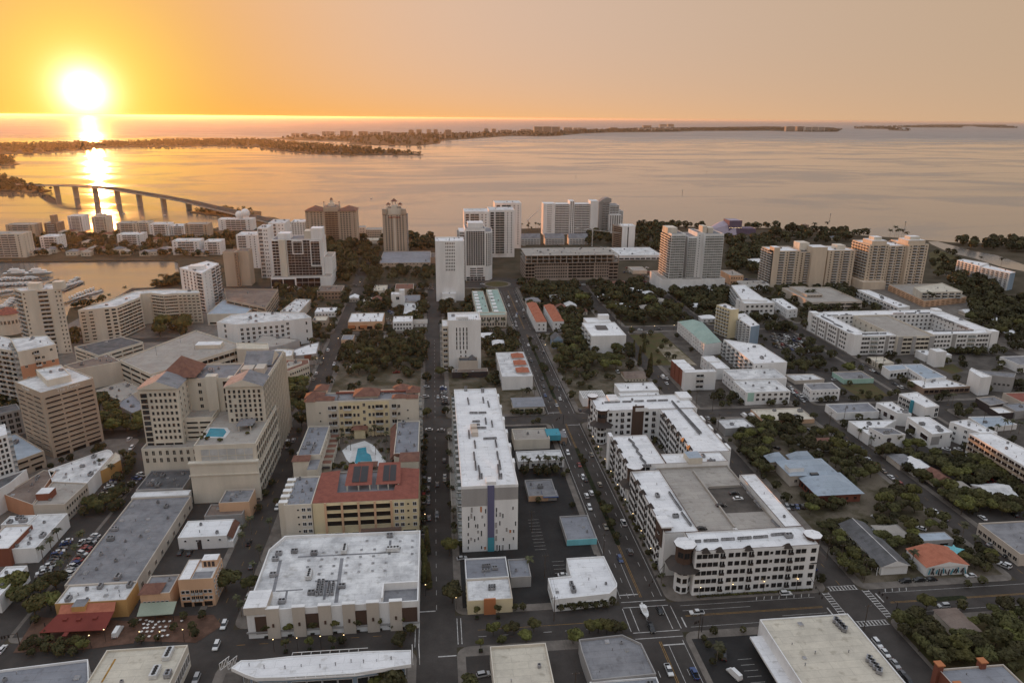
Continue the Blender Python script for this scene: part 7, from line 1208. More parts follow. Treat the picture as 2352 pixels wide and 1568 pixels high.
def tree(p, r, kind='oak', z0=.14, look=None):
    x, y = p[0], p[1]
    if kind == 'oak':
        h = r*rt.uniform(1.15, 1.5); o = link('oak_tree', None, None, (x, y, z0)); tag(o, None, None); o.empty_display_size = 1
        link('trunk', rt.choice(OTR), o, (0, 0, 0), rt.uniform(0, 6), (r*.8, r*.8, h*.85)); link('crown', rt.choice(OAK), o, (0, 0, h*.92), rt.uniform(0, 6), (r, r*rt.uniform(.85, 1.1), r*rt.uniform(.8, 1.05)))
        reg(o, look or ('broad dark oak' if r > 5 else 'rounded green tree'), 'tree', 'oak trees', (x, y, z0+h))
    elif kind == 'street':
        o = link('street_tree', None, None, (x, y, z0)); link('planter', PLANT, o, (0, 0, 0)); link('trunk', OTR[0], o, (0, 0, .6), 0, (1.2, 1.2, 3.2)); link('crown', rt.choice(YNG), o, (0, 0, 4.3), rt.uniform(0, 6), (r, r, r*.95)); reg(o, look or 'young planter tree', 'tree', 'planted street trees', (x, y, z0+3))
    elif kind == 'cyp':
        o = link('cypress_tree', None, None, (x, y, z0)); link('trunk', OTR[0], o, (0, 0, 0), 0, (1, 1, 2)); link('crown', rt.choice(CYP), o, (0, 0, r*.8), rt.uniform(0, 6), (r, r, r*1.1)); reg(o, look or 'narrow dark cypress', 'tree', 'cypress trees', (x, y, z0+5))
    elif kind == 'palm':
        h = rt.uniform(6, 9)*r/2.6; o = link('palm_tree', None, None, (x, y, z0)); link('trunk', PTR, o, (0, 0, 0), rt.uniform(0, 6), (1, 1, h)); link('crown', rt.choice(PLM), o, (.05, .05, h), rt.uniform(0, 6), r); reg(o, look or 'feathery palm', 'palm', 'palm trees', (x, y, z0+h))
    elif kind == 'shrub':
        o = link('shrub', rt.choice(YNG), None, (x, y, z0+r*.6), rt.uniform(0, 6), (r, r, r*.8)); reg(o, look or 'low dark shrub', 'shrub', 'shrubs', (x, y, z0+r))
PEND = []
def instreet(x, y):
    for c, w in XS:
        if abs(x-c) < w/2+.3 and y < 786 and (c > -160 or y < 395): return True
    for c, w in YS:
        if abs(y-c) < w/2+.3 and -335 < x < 480: return True
    return (x-RC[0])**2+(y-RC[1])**2 < 34**2
def free(x, y, mg):
    for f in FOOT:
        if min(q[0] for q in f)-mg < x < max(q[0] for q in f)+mg and min(q[1] for q in f)-mg < y < max(q[1] for q in f)+mg:
            if inside((x, y), f) or inside((x, y), inset(ccw(list(f)), -mg)): return False
    return True
SP = []
def scat(t, poly, n, r0, r1, kind='oak', z0=.14, street=False, mg=1.5, dmin=.9, clear=True):
    q = [tuple(P(t, *p).to_2d()) for p in poly]; x0, x1 = min(p[0] for p in q), max(p[0] for p in q); y0, y1 = min(p[1] for p in q), max(p[1] for p in q); k = tr = 0
    while k < n and tr < n*40:
        tr += 1; x, y, r = rt.uniform(x0, x1), rt.uniform(y0, y1), rt.uniform(r0, r1)
        if not inside((x, y), q) or (not street and instreet(x, y)) or (clear and not free(x, y, mg)): continue
        if not inside((x, y), LAND) and clear: continue
        if any((a-x)**2+(b-y)**2 < (dmin*(r+s)*.72)**2 for a, b, s in SP if abs(a-x) < 20): continue
        SP.append((x, y, r)); PEND.append((x, y, r, kind, z0)); k += 1
def rect(u0, u1, v0, v1): return [(u0, v0), (u1, v0), (u1, v1), (u0, v1)]
def at(t, pts, r, kind='oak', z0=.14):
    for q in pts:
        p = P(t, q[0], q[1], z0); j = 0
        while not inside(p, LAND) and j < 25: j += 1; p = P(t, q[0], q[1]+8*j, z0)
        rr = q[2] if len(q) > 2 else r*rt.uniform(.85, 1.15); SP.append((p.x, p.y, rr)); PEND.append((p.x, p.y, rr, kind, z0))
# near left
at('A1', [(110, 800), (230, 880), (330, 960), (470, 900), (380, 760), (200, 720), (60, 760), (520, 700)], 4.3); at('A1', [(545, 290), (480, 370), (400, 455), (570, 610), (640, 520), (705, 420), (760, 330)], 2.4, 'palm'); at('A1', [(2080, 720, 5.0), (2300, 720, 3.2), (2310, 880, 2.6)], 4)
scat('A1', rect(240, 780, 1215, 1330), 14, 1.6, 2.6, street=True); at('A1', [(1690, 990), (1860, 980), (1770, 1080), (1790, 1150), (1600, 1090), (1450, 1185), (1300, 1200), (1230, 1060), (330, 1030), (430, 1150)], 1.7); at('A1', [(2250, 260), (2310, 200), (2230, 330), (2330, 560), (2220, 960), (2190, 900)], 2.2, 'palm')
at('A2', [(100, 1145), (315, 1133), (522, 1118), (730, 1105), (938, 1092), (1143, 1077), (1348, 1062), (275, 1285), (493, 1268), (707, 1255)], 1.75, 'street', .14); at('A2', [(1245, 1062), (790, 1215), (1420, 1125, 2.2), (1330, 1235, 3.3)], 1.7)
at('A2', [(1780, 395, 4.0), (1805, 830, 4.4), (1880, 340, 2.4), (1250, 1690, 5.2), (1130, 1640, 3.4), (1960, 1640, 3.2), (900, 1600, 3)], 4); at('A2', [(1535, 440), (1560, 540), (1545, 640), (1590, 690), (1575, 380)], 4.6, 'cyp'); at('A2', [(1560, 270), (130, 190), (380, 205), (510, 210), (40, 460), (1490, 160)], 2.1, 'palm')
at('A2', [(2030, 975), (2225, 970), (2065, 1278)], 1.7, 'street'); at('A2', [(2180, 1130, 2.6), (2260, 1215, 2.0), (2310, 1110, 2.0)], 2)
at('A3', [(20, 1110, 2.4), (200, 1090, 2.6), (130, 1190, 2.6), (560, 1200, 3.3), (710, 1110, 2.6), (790, 1100, 2.7), (870, 1110, 2.8), (950, 1105, 2.6), (1010, 1100, 2.0), (100, 900, 1.6), (30, 905, 1.6)], 2.5); at('A3', [(450, 905), (560, 905), (670, 895), (770, 890), (860, 885), (920, 850), (510, 880), (620, 880), (720, 870), (820, 850)], 1.7); at('A3', [(1850, 1120, 1.7), (1760, 1190, 1.4), (1800, 1250, 1.5), (1930, 1300, 1.5), (2120, 1110, 1.4), (1840, 1400, 1.4), (1900, 1350, 1.5)], 1.5); at('A3', [(1880, 1370), (160, 540)], 2.4, 'palm')
at('A3', [(1825, 728, 1.7), (1925, 718, 1.6), (2145, 700, 1.7), (1980, 712, 1.1)], 1.6); at('A3', [(2215, 695), (2275, 690)], 3, 'cyp'); at('A4', [(75, 668, 1.4), (130, 668, 1.2), (10, 655, 1.2)], 1.4); at('A4', [(190, 672)], 2.0, 'palm')
for i in range(40): PEND.append((99.5+i*1.2, 229.7, rt.uniform(.55, .8), 'shrub', .14))
for i in range(16): PEND.append((87.9+rt.uniform(-.3, .3), 240+i*9.3, rt.uniform(1.3, 1.9), 'oak' if i % 3 else 'palm', .14))
for i in range(26): PEND.append((88.2, 238+i*5.7, rt.uniform(.7, 1.0), 'shrub', .14))
scat('B3', [(1280, 870), (1420, 1040), (1340, 1000), (1240, 870)], 3, 1.5, 2, clear=False); scat('B3', [(780, 870), (900, 960), (880, 860)], 4, 1.8, 2.4, 'palm', clear=False); scat('B3', rect(860, 1180, 860, 900), 6, 1.4, 2, clear=False)
for y, r in ((292, 3.4), (282, 2.4), (272, 2.0), (300, 2.0), (310, 1.8), (345, 2.0), (455, 2.0), (490, 3.6), (503, 2.4), (540, 3.2), (570, 2.2), (352, 1.6)): PEND.append((77.3, y, r, 'oak', .17))
scat('A4', rect(470, 880, 150, 640), 22, 2.2, 3.8); scat('A4', rect(1020, 1330, 150, 360), 13, 2.8, 4.5); scat('A4', rect(1270, 1480, 430, 570), 7, 1.6, 2.8); scat('A4', rect(1790, 2070, 380, 560), 8, 2.2, 3.6); at('A4', [(1780, 250), (1890, 340), (1320, 490)], 2.6, 'palm'); at('A4', [(2050, 470, 2.2), (1450, 900, 3.4), (1770, 900, 2.4), (1825, 690, 1.7), (1960, 665, 2.0), (1600, 120, 3.5), (1480, 160, 3)], 3)
scat('A4', [(1110, 1010), (1350, 1000), (1600, 1200), (2000, 1200), (2352, 1000), (2352, 800), (2100, 850), (2000, 930), (2352, 1400), (1640, 1400), (1500, 1500), (1260, 1330)], 46, 2.6, 4.6); scat('A4', rect(2000, 2400, 830, 1350), 16, 3, 4.6)
# right
scat('B4', rect(-40, 300, 720, 1000), 14, 2.8, 5); scat('B4', rect(300, 660, 850, 1120), 14, 2.8, 5); scat('B4', [(520, 1110), (760, 1000), (1000, 1220), (980, 1300), (700, 1260)], 14, 2.6, 4.4); scat('B4', [(1060, 1060), (1900, 1120), (2352, 1420), (2352, 1600), (1650, 1600), (1300, 1430), (1120, 1150)], 70, 2.8, 4.8); scat('B4', [(980, 1600), (1150, 1400), (1350, 1500), (1400, 1600)], 12, 3.4, 5); scat('B4', rect(150, 790, 120, 300), 16, 3.5, 5.5); at('B4', [(480, 565), (540, 560), (600, 555), (760, 545), (920, 540), (40, 590), (150, 590), (250, 610), (1115, 515), (1180, 500), (1000, 560), (800, 560)], 2.4); at('B4', [(2090, 870), (2160, 850), (2230, 840), (2300, 850), (1690, 590), (1650, 580), (940, 1000), (1180, 990), (1160, 980), (830, 900), (880, 880)], 2.3, 'palm'); at('B4', [(1270, 1000, 3.8), (1360, 1010, 4.2), (1020, 1060, 3.4), (690, 800, 3.0), (1560, 560, 3.0), (1830, 680, 2.4), (1740, 690, 2.2), (1300, 440, 3)], 3); scat('B4', rect(1550, 1900, 520, 720), 8, 1.8, 3); scat('B4', rect(1880, 2352, 400, 480), 9, 2, 3.4); scat('B4', rect(1800, 2352, 60, 140), 10, 2.4, 4); scat('B4', rect(350, 700, 1450, 1600), 8, 2, 3.4)
scat('B3', rect(400, 1230, 70, 290), 34, 3.2, 5.6); scat('B3', rect(400, 760, 240, 460), 16, 1.6, 3.2); scat('B3', rect(1810, 2130, 500, 680), 8, 2.2, 3.6); scat('B3', [(1950, 800), (2352, 760), (2352, 1260), (2250, 1230)], 30, 2.6, 4.6); at('B3', [(1250, 330), (1270, 290), (1170, 220), (1210, 100), (1115, 130)], 5.5, 'cyp'); at('B3', [(105, 1190), (155, 1180), (245, 1175), (305, 1180), (335, 1170), (395, 1165), (450, 1160), (405, 940), (205, 500), (100, 520)], 2.2, 'palm'); scat('B3', rect(80, 560, 1190, 1260), 10, 1.6, 3); scat('B3', rect(0, 260, 660, 760), 16, 1.4, 2.2); scat('B3', rect(150, 700, 1440, 1560), 2, 1.4, 2)
# left and centre
scat('B2', [(190, 420), (440, 420), (450, 800), (230, 800)], 16, 3.6, 5.4, street=True); at('B2', [(60, 1180), (90, 1020), (330, 1050), (300, 980), (210, 930), (200, 880), (400, 850), (90, 1430), (30, 1390), (190, 1500), (150, 1330), (30, 1560)], 2.0); at('B2', [(1570, 700, 3.6), (1745, 680, 3.0), (1700, 330, 4.6), (1495, 270, 4), (1570, 380, 4.0), (1790, 300, 3), (830, 260, 3), (960, 220, 3), (1180, 270, 3.2), (1100, 280, 3)], 3)
for i in range(12): PEND.append((-9.0+rt.uniform(-.4, .4), 285+i*9.2, rt.uniform(1.6, 2.4), 'oak', .14)); PEND.append((4.6+rt.uniform(-.3, .6), 278+i*9.4, rt.uniform(1.7, 2.6), 'oak' if i % 2 else 'palm', .14))
scat('B3', rect(-60, 250, -60, 120), 14, 2.6, 4.4); scat('C2', rect(2060, 2352, 1270, 1500), 16, 2.6, 4.4); scat('B2', rect(2080, 2352, 60, 420), 16, 2.2, 3.8); scat('C2', rect(1650, 1720, 1250, 1560), 10, 2.6, 4.2); scat('B2', [(760, 180), (1100, 60), (1720, 60), (1720, 240), (1500, 240), (900, 330)], 40, 2.8, 4.8)
for q in [(790, 840), (850, 830), (800, 900), (830, 950), (870, 960), (760, 930), (1090, 850), (1150, 860), (1200, 900), (1130, 940), (1190, 980), (1100, 1000), (1210, 1060), (1180, 1110), (1060, 870), (880, 850)]: p = P('B2', q[0], q[1]+40, 9); PEND.append((p.x, p.y, rt.uniform(1.7, 2.3), 'palm', 9.0))
for q in [(620, 1170), (700, 1165), (770, 1160), (830, 1170), (880, 1150), (720, 1140), (800, 1130), (1210, 1150), (1170, 1160), (1000, 880), (930, 880), (1150, 1010), (1220, 1000), (760, 1000)]: p = P('B2', *q, 9); PEND.append((p.x, p.y, rt.uniform(1.2, 2.0), 'shrub', 9.0))
for q in [(1850, 890), (1905, 900), (1880, 860), (2275, 850), (2310, 790), (2020, 915), (2335, 690), (2300, 740)]: p = P('B1', *q, 29); PEND.append((p.x, p.y, rt.uniform(1.0, 1.5), 'shrub', 29.0))
scat('B1', [(890, 520), (1100, 480), (1340, 660), (1350, 900), (1180, 850), (960, 860)], 24, 3.6, 6, street=True); scat('B1', rect(1090, 1230, 1060, 1180), 5, 2, 3.2, street=True); scat('B1', rect(1070, 1260, 1230, 1420), 6, 2, 3.4, street=True); scat('B1', [(600, 1540), (1100, 1420), (1130, 1600), (600, 1620)], 10, 2.4, 4, street=True); scat('B1', [(440, 1160), (960, 960), (990, 1000), (480, 1190)], 9, 1.4, 2.2, street=True); at('B1', [(945, 1215), (1000, 1170), (900, 1290), (1035, 1250)], 2.4, 'palm'); scat('B1', rect(-60, 170, 560, 640), 8, 3, 5, street=True)
scat('C1', [(0, 470), (300, 420), (1000, 400), (1560, 430), (2150, 400), (2150, 560), (1850, 600), (1300, 600), (300, 600), (0, 560)], 260, 3, 5.6, dmin=.6, mg=.8); scat('C1', [(640, 1075), (1000, 960), (1640, 790), (1650, 850), (1250, 925), (800, 1060)], 60, 2.2, 4.2, dmin=.6); at('C1', [(1410, 830), (1480, 800), (1540, 790), (1160, 890), (1010, 930), (835, 1010), (1500, 830)], 3.0, 'palm'); scat('C1', [(1440, 1260), (1720, 1230), (1760, 1330), (1450, 1390)], 9, 5, 8); scat('C1', rect(650, 760, 1330, 1410), 6, 3.5, 5.5); scat('C1', rect(2000, 2352, 420, 560), 18, 4, 7)
scat('C2', [(620, 470), (940, 470), (960, 560), (860, 860), (700, 860), (640, 700)], 75, 4, 7, dmin=.75, street=False); scat('C2', [(960, 700), (1120, 700), (1640, 740), (1640, 850), (960, 850)], 36, 3.5, 6); scat('C2', rect(970, 1120, 540, 700), 14, 4, 6); scat('C2', rect(1390, 1640, 440, 545), 20, 5, 8); scat('C2', rect(940, 1180, 430, 570), 14, 4, 6)
for i in range(14): p = P('C2', 970+i*50, 868); PEND.append((p.x, p.y, 3.0, 'palm', .14))
for i in range(30): PEND.append((-84+(8.4 if i % 2 else -8.6)+rt.uniform(-.8, .8), 420+i*12, rt.uniform(2.2, 3.8), 'oak' if i % 4 else 'palm', .14))
scat('C2', rect(800, 1720, 1310, 1600), 46, 2.8, 5.0); scat('C2', rect(1630, 2000, 1030, 1200), 20, 3.4, 5.4); scat('C2', rect(190, 560, 880, 1090), 20, 3.6, 5.6); scat('C2', rect(800, 1250, 900, 1110), 20, 3, 5); scat('C2', rect(1420, 1640, 960, 1250), 14, 3, 5); scat('C2', rect(480, 720, 1240, 1420), 10, 3, 4.6); at('C2', [(2140, 1260), (2210, 1255), (2275, 1250), (2090, 1260)], 2.8, 'palm')
scat('C3', [(80, 850), (560, 850), (640, 830), (1300, 840), (1560, 1010), (1560, 1180), (1050, 1220), (560, 1080), (300, 1020), (100, 960)], 150, 3.6, 6.4, dmin=.78); scat('C3', rect(1150, 1410, 340, 560), 36, 5, 8); scat('C3', [(1440, 950), (1960, 930), (2090, 1020), (1800, 1130), (1600, 1060)], 56, 3.6, 6.2, dmin=.78); scat('C3', [(1980, 450), (2400, 450), (2400, 760), (1980, 760)], 80, 5, 8, dmin=.8); scat('C3', rect(80, 300, 310, 370), 10, 3, 4, 'palm'); scat('C3', rect(700, 910, 400, 500), 16, 4, 7); scat('C3', rect(1130, 1740, 322, 345), 22, 4, 7); scat('C3', rect(2150, 2352, 322, 345), 8, 4, 7); scat('C3', rect(480, 700, 1220, 1560), 20, 3.6, 5.8); scat('C3', rect(90, 330, 1000, 1260), 12, 2.6, 4.2); scat('C3', rect(340, 640, 1060, 1200), 14, 3, 4.6); at('C3', [(705, 900), (690, 890), (720, 905), (255, 900), (745, 890), (810, 880), (830, 885)], 3.4, 'palm'); at('C3', [(1530, 900), (1545, 880), (1785, 900)], 9, 'cyp')
scat('C4', [(0, 345), (600, 360), (1000, 420), (900, 480), (0, 480)], 60, 4.5, 8); scat('C4', rect(830, 900, 520, 860), 10, 4, 7); scat('C4', rect(90, 830, 890, 1110), 46, 3, 5); scat('C4', rect(1490, 1760, 570, 800), 20, 3.5, 6); scat('C4', rect(1680, 2120, 800, 980), 34, 4, 7); scat('C4', rect(1860, 2420, 1010, 1440), 80, 4, 7); scat('C4', [(1700, 470), (2420, 470), (2420, 560), (1900, 540)], 40, 4.5, 8); scat('C4', rect(-20, 340, 1210, 1290), 12, 3, 4.6); scat('C4', rect(340, 700, 1230, 1480), 12, 2, 3.4); scat('C4', rect(760, 2000, 1430, 1500), 26, 2, 3.2); at('C4', [(1113, 440), (1158, 430), (1175, 430), (1190, 450), (1260, 450), (1220, 450), (530, 370), (420, 350)], 5, 'palm'); at('C4', [(350, 1010), (400, 1010), (670, 1010), (1460, 1050), (1500, 1050), (1945, 660), (2135, 700)], 4, 'palm')
def fill(x0, x1, y0, y1, n, r0, r1):
    k = tr = 0
    while k < n and tr < n*12:
        tr += 1; x, y, r = rt.uniform(x0, x1), rt.uniform(y0, y1), rt.uniform(r0, r1)
        if instreet(x, y) or not free(x, y, 1.2) or any((a-x)**2+(b-y)**2 < (.6*(r+s))**2 for a, b, s in SP if abs(a-x) < 12): continue
        SP.append((x, y, r)); PEND.append((x, y, r, 'oak', .14)); k += 1
for a in ((168, 234, 232, 400, 26, 1.6, 3.0), (249, 316, 232, 400, 26, 1.6, 3.2), (331, 440, 240, 400, 22, 1.8, 3.4), (168, 234, 416, 592, 22, 1.6, 3.2), (249, 316, 416, 592, 18, 1.6, 3.0), (331, 450, 416, 505, 26, 1.8, 3.2), (87, 152, 416, 592, 20, 1.8, 3.6), (5, 66, 416, 592, 18, 1.8, 3.4), (-76, -11, 416, 592, 30, 1.8, 3.6), (-156, -92, 416, 770, 30, 2, 4), (-76, -11, 608, 772, 40, 2, 4), (5, 66, 608, 772, 24, 2, 4), (168, 234, 608, 772, 40, 2.4, 4.4), (249, 316, 608, 772, 40, 2.4, 4.4), (331, 450, 608, 772, 50, 2.4, 4.6), (168, 234, 120, 208, 14, 1.6, 3.2)): fill(*a)
for c, d_ in ((160, 7.6), (241, 7.2), (323, 7.2)):
    for i in range(38):
        for s_ in (-1, 1):
            if rt.random() < .5: x, y = c+s_*(d_+rt.uniform(0, .8)), 236+i*14+rt.uniform(-3, 3); r = rt.uniform(1.4, 2.6); PEND.append((x, y, r, 'oak', .14)) if free(x, y, .8) and not instreet(x, y) else None
seen = [q for q in PEND if q[3] == 'oak']
seen.sort(key=lambda q: -q[2]/math.hypot(q[0], q[1]))
vis = []
for q in seen:
    sx, sy = Q((q[0], q[1], 6))
    if -40 < sx < W+40 and 0 < sy < H+140: vis.append(q)
near = vis[:300]; rest = vis[300:]
for q in near: tree(q[:2], q[2], 'oak', q[4])
for kd, cap in (('palm', 300), ('street', 300), ('cyp', 300), ('shrub', 300)):
    for q in [q for q in PEND if q[3] == kd and -60 < Q((q[0], q[1], 6))[0] < W+60 and Q((q[0], q[1], 6))[1] < H+140][:cap]: tree(q[:2], q[2], kd, q[4])
def canopy(name, label, pts, leafm, nl=70, ls=.22):
    r = random.Random(77); m = M()
    for x, y, rr, z in pts:
        h = rr*1.2
        for i in range(nl):
            v = Vector((r.gauss(0, 1), r.gauss(0, 1), r.gauss(0, 1)+.5)).normalized(); p = Vector((x+v.x*rr*r.uniform(.5, 1.02), y+v.y*rr*r.uniform(.5, 1.02), z+h+v.z*rr*.72)); n = (v+Vector((r.uniform(-.7, .7), r.uniform(-.7, .7), r.uniform(-.2, .7)))).normalized(); u = n.orthogonal().normalized(); w = n.cross(u); s = rr*ls*r.uniform(.6, 1.2); m.face([p-u*s-w*s, p+u*s-w*s*.6, p+u*s*.8+w*s, p-u*s*.8+w*s*.7], leafm)
    o = link(name, m.mesh(name)); tag(o, label, 'trees', None, 'stuff')
canopy('distant_trees', 'mass of distant dark trees between the far streets and on the shore', [(q[0], q[1], q[2], q[4]) for q in rest], 'leaf_far', 90)
# woods on the islands
def wood(poly, n, r0, r1, seed):
    r = random.Random(seed); o = []; x0, x1 = min(p[0] for p in poly), max(p[0] for p in poly); y0, y1 = min(p[1] for p in poly), max(p[1] for p in poly); tr = 0
    while len(o) < n and tr < n*60:
        tr += 1; x, y = r.uniform(x0, x1), r.uniform(y0, y1)
        if inside((x, y), poly) and -60 < Q((x, y, 0))[0] < W+60: o.append((x, y, r.uniform(r0, r1), 0))
    return o
canopy('island_woods', 'dark woods covering the flat islands across the bay', wood(ISL['barrier_island'], 2200, 5, 9, 1)+wood(ISL['long_island'], 3600, 7, 13, 2)+wood(ISL['outer_island'], 900, 14, 26, 3)+wood(ISL['far_spit'], 200, 15, 30, 4)+wood(ISL['small_key'], 90, 5, 8, 5)+wood(ISL['bridge_key'], 160, 4, 8, 6)+wood(ISL['causeway_spit'], 30, 3, 5, 8), 'leaf_far', 24, .34)
# ------------------------------------------------------------------ cars
def car_meshes(kind, paint):
    k = ('car', kind, paint)
    if k in WC: return WC[k]
    L, Wd, hb, hc = {'sedan': (4.6, 1.82, .78, 1.42), 'suv': (4.7, 1.92, .95, 1.75), 'pickup': (5.6, 1.98, 1.0, 1.85), 'van': (6.0, 2.1, 1.1, 2.5)}[kind]; h = Wd/2
    prof = {'sedan': [(-2.3, .35), (-2.3, .72), (-2.1, .86), (-1.5, .92), (1.0, .95), (2.1, .78), (2.3, .6), (2.3, .35)], 'suv': [(-2.35, .4), (-2.35, .95), (-2.2, 1.02), (1.1, 1.04), (2.1, .95), (2.35, .7), (2.35, .4)], 'pickup': [(-2.8, .5), (-2.8, 1.05), (1.3, 1.08), (2.6, 1.0), (2.8, .8), (2.8, .5)], 'van': [(-3, .45), (-3, 1.2), (2.0, 1.2), (2.8, 1.0), (3, .7), (3, .45)]}[kind]
    cab = {'sedan': [(-1.75, .9), (-1.05, 1.42), (.35, 1.42), (1.15, .93)], 'suv': [(-2.25, 1.0), (-1.95, 1.72), (.4, 1.72), (1.25, 1.03)], 'pickup': [(-.9, 1.05), (-.75, 1.82), (.7, 1.82), (1.5, 1.06)], 'van': [(-2.98, 1.18), (-2.95, 2.45), (1.1, 2.45), (2.2, 1.2)]}[kind]
    def ext(pr, w0, w1, mm, mtop, m):
        n = len(pr); zz = [p[1] for p in pr]; z0, z1 = min(zz), max(zz); wf = lambda z: w0+(w1-w0)*((z-z0)/max(.01, z1-z0)); A = [(x, -wf(z), z) for x, z in pr]; B = [(x, wf(z), z) for x, z in pr]
        m.face(list(reversed(A)), mm); m.face(B, mm)
        for i in range(n-1): m.face([A[i], A[i+1], B[i+1], B[i]], mtop if (mtop and i == n//2-1) else mm)
    b = M(); ext(prof, h*.97, h*.93, paint, None, b)
    if kind == 'pickup': b.box(-2.6, -1.0, -h*.8, h*.8, 1.06, 1.1, 'tyre')
    g = M(); ext(cab, h*.88, h*.70, 'glass' if kind != 'van' else paint, paint, g)
    rf = M(); xs = [p[0] for p in cab]; zt = max(p[1] for p in cab); rf.box(xs[1]-.02, xs[2]+.02, -h*.71, h*.71, zt-.04, zt+.03, paint)
    wh = M(); wh.tube((0, -.11, 0), (0, .11, 0), .34, .34, 'tyre', 12); rm = M(); rm.tube((0, .11, 0), (0, .125, 0), .2, .2, 'hub', 8); rm.tube((0, -.11, 0), (0, -.125, 0), .2, .2, 'hub', 8)
    hl = M(); hl.box(-.05, .05, -.2, .2, -.09, .09, 'lamp_clear'); tl = M(); tl.box(-.05, .05, -.16, .16, -.12, .12, 'lamp_red')
    WC[k] = (b.mesh('body'), g.mesh('windows'), rf.mesh('car_roof'), wh.mesh('wheel'), hl.mesh('headlight'), tl.mesh('tail_light'), L, h, rm.mesh('rim')); return WC[k]
CN = {'car_white': 'white', 'car_silver': 'silver', 'car_black': 'black', 'car_grey': 'dark grey', 'car_red': 'dark red', 'car_blue': 'blue', 'car_tan': 'tan'}
rc_ = random.Random(9)
def car(p, ang, kind=None, paint=None, z=.03, own=None):
    kind = kind or rc_.choice(('sedan', 'sedan', 'suv', 'suv', 'pickup')); paint = paint or rc_.choice(('car_white', 'car_white', 'car_silver', 'car_black', 'car_grey', 'car_grey', 'car_red', 'car_blue', 'car_tan'))
    b, g, rf, wh, hl, tl, L, h, rm = car_meshes(kind, paint); nm = {'sedan': 'sedan_car', 'suv': 'suv_car', 'pickup': 'pickup_truck', 'van': 'delivery_van'}[kind]
    o = link(nm, None, None, (p[0], p[1], z), ang); bo = link('body', b, o); cb = link('cabin', g, o); link('car_roof', rf, cb)
    if p[1] < 420:
        for sx in (-.31, .31):
            for s_ in (-1, 1): link('rim', rm, link('wheel', wh, o, (L*sx, s_*(h-.1), .34)))
        for s_ in (-1, 1): link('headlight', hl, bo, (L/2-.02, s_*h*.68, .66)); link('tail_light', tl, bo, (-L/2+.02, s_*h*.72, .74))
    reg(o, CN[paint]+' '+{'sedan': 'sedan', 'suv': 'SUV', 'pickup': 'pickup', 'van': 'van'}[kind], {'pickup': 'pickup', 'van': 'van'}.get(kind, 'car'), 'cars in the streets and car parks', (p[0], p[1], 1), own); return o
N_, S_, E_, W2 = R_(90), R_(-90), 0.0, R_(180)
def carpx(t, u, v, ang, kind=None, paint=None, z=.03, own=None): return car(P(t, u, v, z), ang, kind, paint, z, own)
def carrow(t, a, b, n, ang, miss=.1, z=.03):
    pa, pb = P(t, *a, z), P(t, *b, z)
    for i in range(n):
        if rc_.random() > miss: p = pa.lerp(pb, i/max(1, n-1)); car(p, ang+rc_.uniform(-.05, .05)+(math.pi if rc_.random() < .25 else 0), z=z)
carrow('A1', (380, 590), (620, 270), 13, R_(25), .05, .16); carrow('A1', (610, 600), (880, 220), 14, R_(155), .05, .16); carrow('B1', (870, 1510), (1100, 1215), 10, R_(25), .1, .16); carrow('B1', (1085, 1420), (1300, 1230), 6, R_(155), .2, .16)
carpx('A1', 750, 290, N_, 'pickup', 'car_white'); carpx('A1', 2060, 1045, S_, 'suv', 'car_white', .03, 'white SUV waiting at the brick crossing beside the cafe plaza'); carpx('A1', 1990, 1235, S_, 'suv', 'car_white', .03, 'white SUV in the middle of the left crossroads'); carpx('A1', 1805, 1540, S_, 'suv', 'car_silver'); carpx('A1', 2285, 780, N_, 'sedan', 'car_white'); carpx('A1', 2310, 500, N_, 'sedan', 'car_grey'); carpx('A1', 2290, 290, N_, 'sedan', 'car_black'); carpx('A1', 1085, 1110, N_, 'van', 'car_white', .17, 'white delivery van parked between the red awning and cafe tables'); carpx('A1', 1660, 375, N_, 'sedan', 'car_black', .16); carpx('A1', 1745, 380, N_, 'sedan', 'car_black', .16); carpx('A1', 20, 1270, N_, 'sedan', 'car_white')
carpx('B1', 1190, 905, N_, 'suv', 'car_white'); carpx('B1', 1210, 985, S_, 'suv', 'car_white'); carpx('B2', 290, 925, N_, 'suv', 'car_white'); carpx('B2', 288, 970, N_, 'sedan', 'car_white'); carpx('B2', 345, 915, N_, 'suv', 'car_silver')
for u, v, kd, pt in ((1593, 1275, 'sedan', 'car_white'), (1583, 1440, 'sedan', 'car_black'), (1585, 1480, 'sedan', 'car_grey'), (1580, 1360, 'suv', 'car_grey'), (1735, 1245, 'sedan', 'car_silver'), (1733, 1275, 'sedan', 'car_tan'), (1730, 1100, 'suv', 'car_grey')): carpx('B2', u, v, N_, kd, pt)
carpx('B2', 1665, 1320, N_, 'sedan', 'car_black', .03, 'black sedan driving up the tree-lined street right of the courtyard'); carpx('B2', 1672, 515, S_, 'sedan', 'car_silver'); carpx('B2', 1565, 425, R_(15), 'suv', 'car_silver', .16); carpx('B2', 1560, 512, R_(15), 'suv', 'car_silver', .16); carrow('B2', (1720, 425), (1745, 600), 10, R_(165), .05, .16); carpx('B2', 1590, 815, R_(165), 'sedan', 'car_white'); carpx('B2', 1700, 820, R_(170), 'sedan', 'car_silver'); carpx('B2', 890, 235, R_(20), 'sedan', 'car_white', .16); carpx('B2', 1545, 165, E_, 'sedan', 'car_silver', .16); carpx('B2', 665, 85, N_, 'sedan', 'car_white'); carrow('B2', (1290, 290), (1320, 190), 5, R_(10), .1, .16)
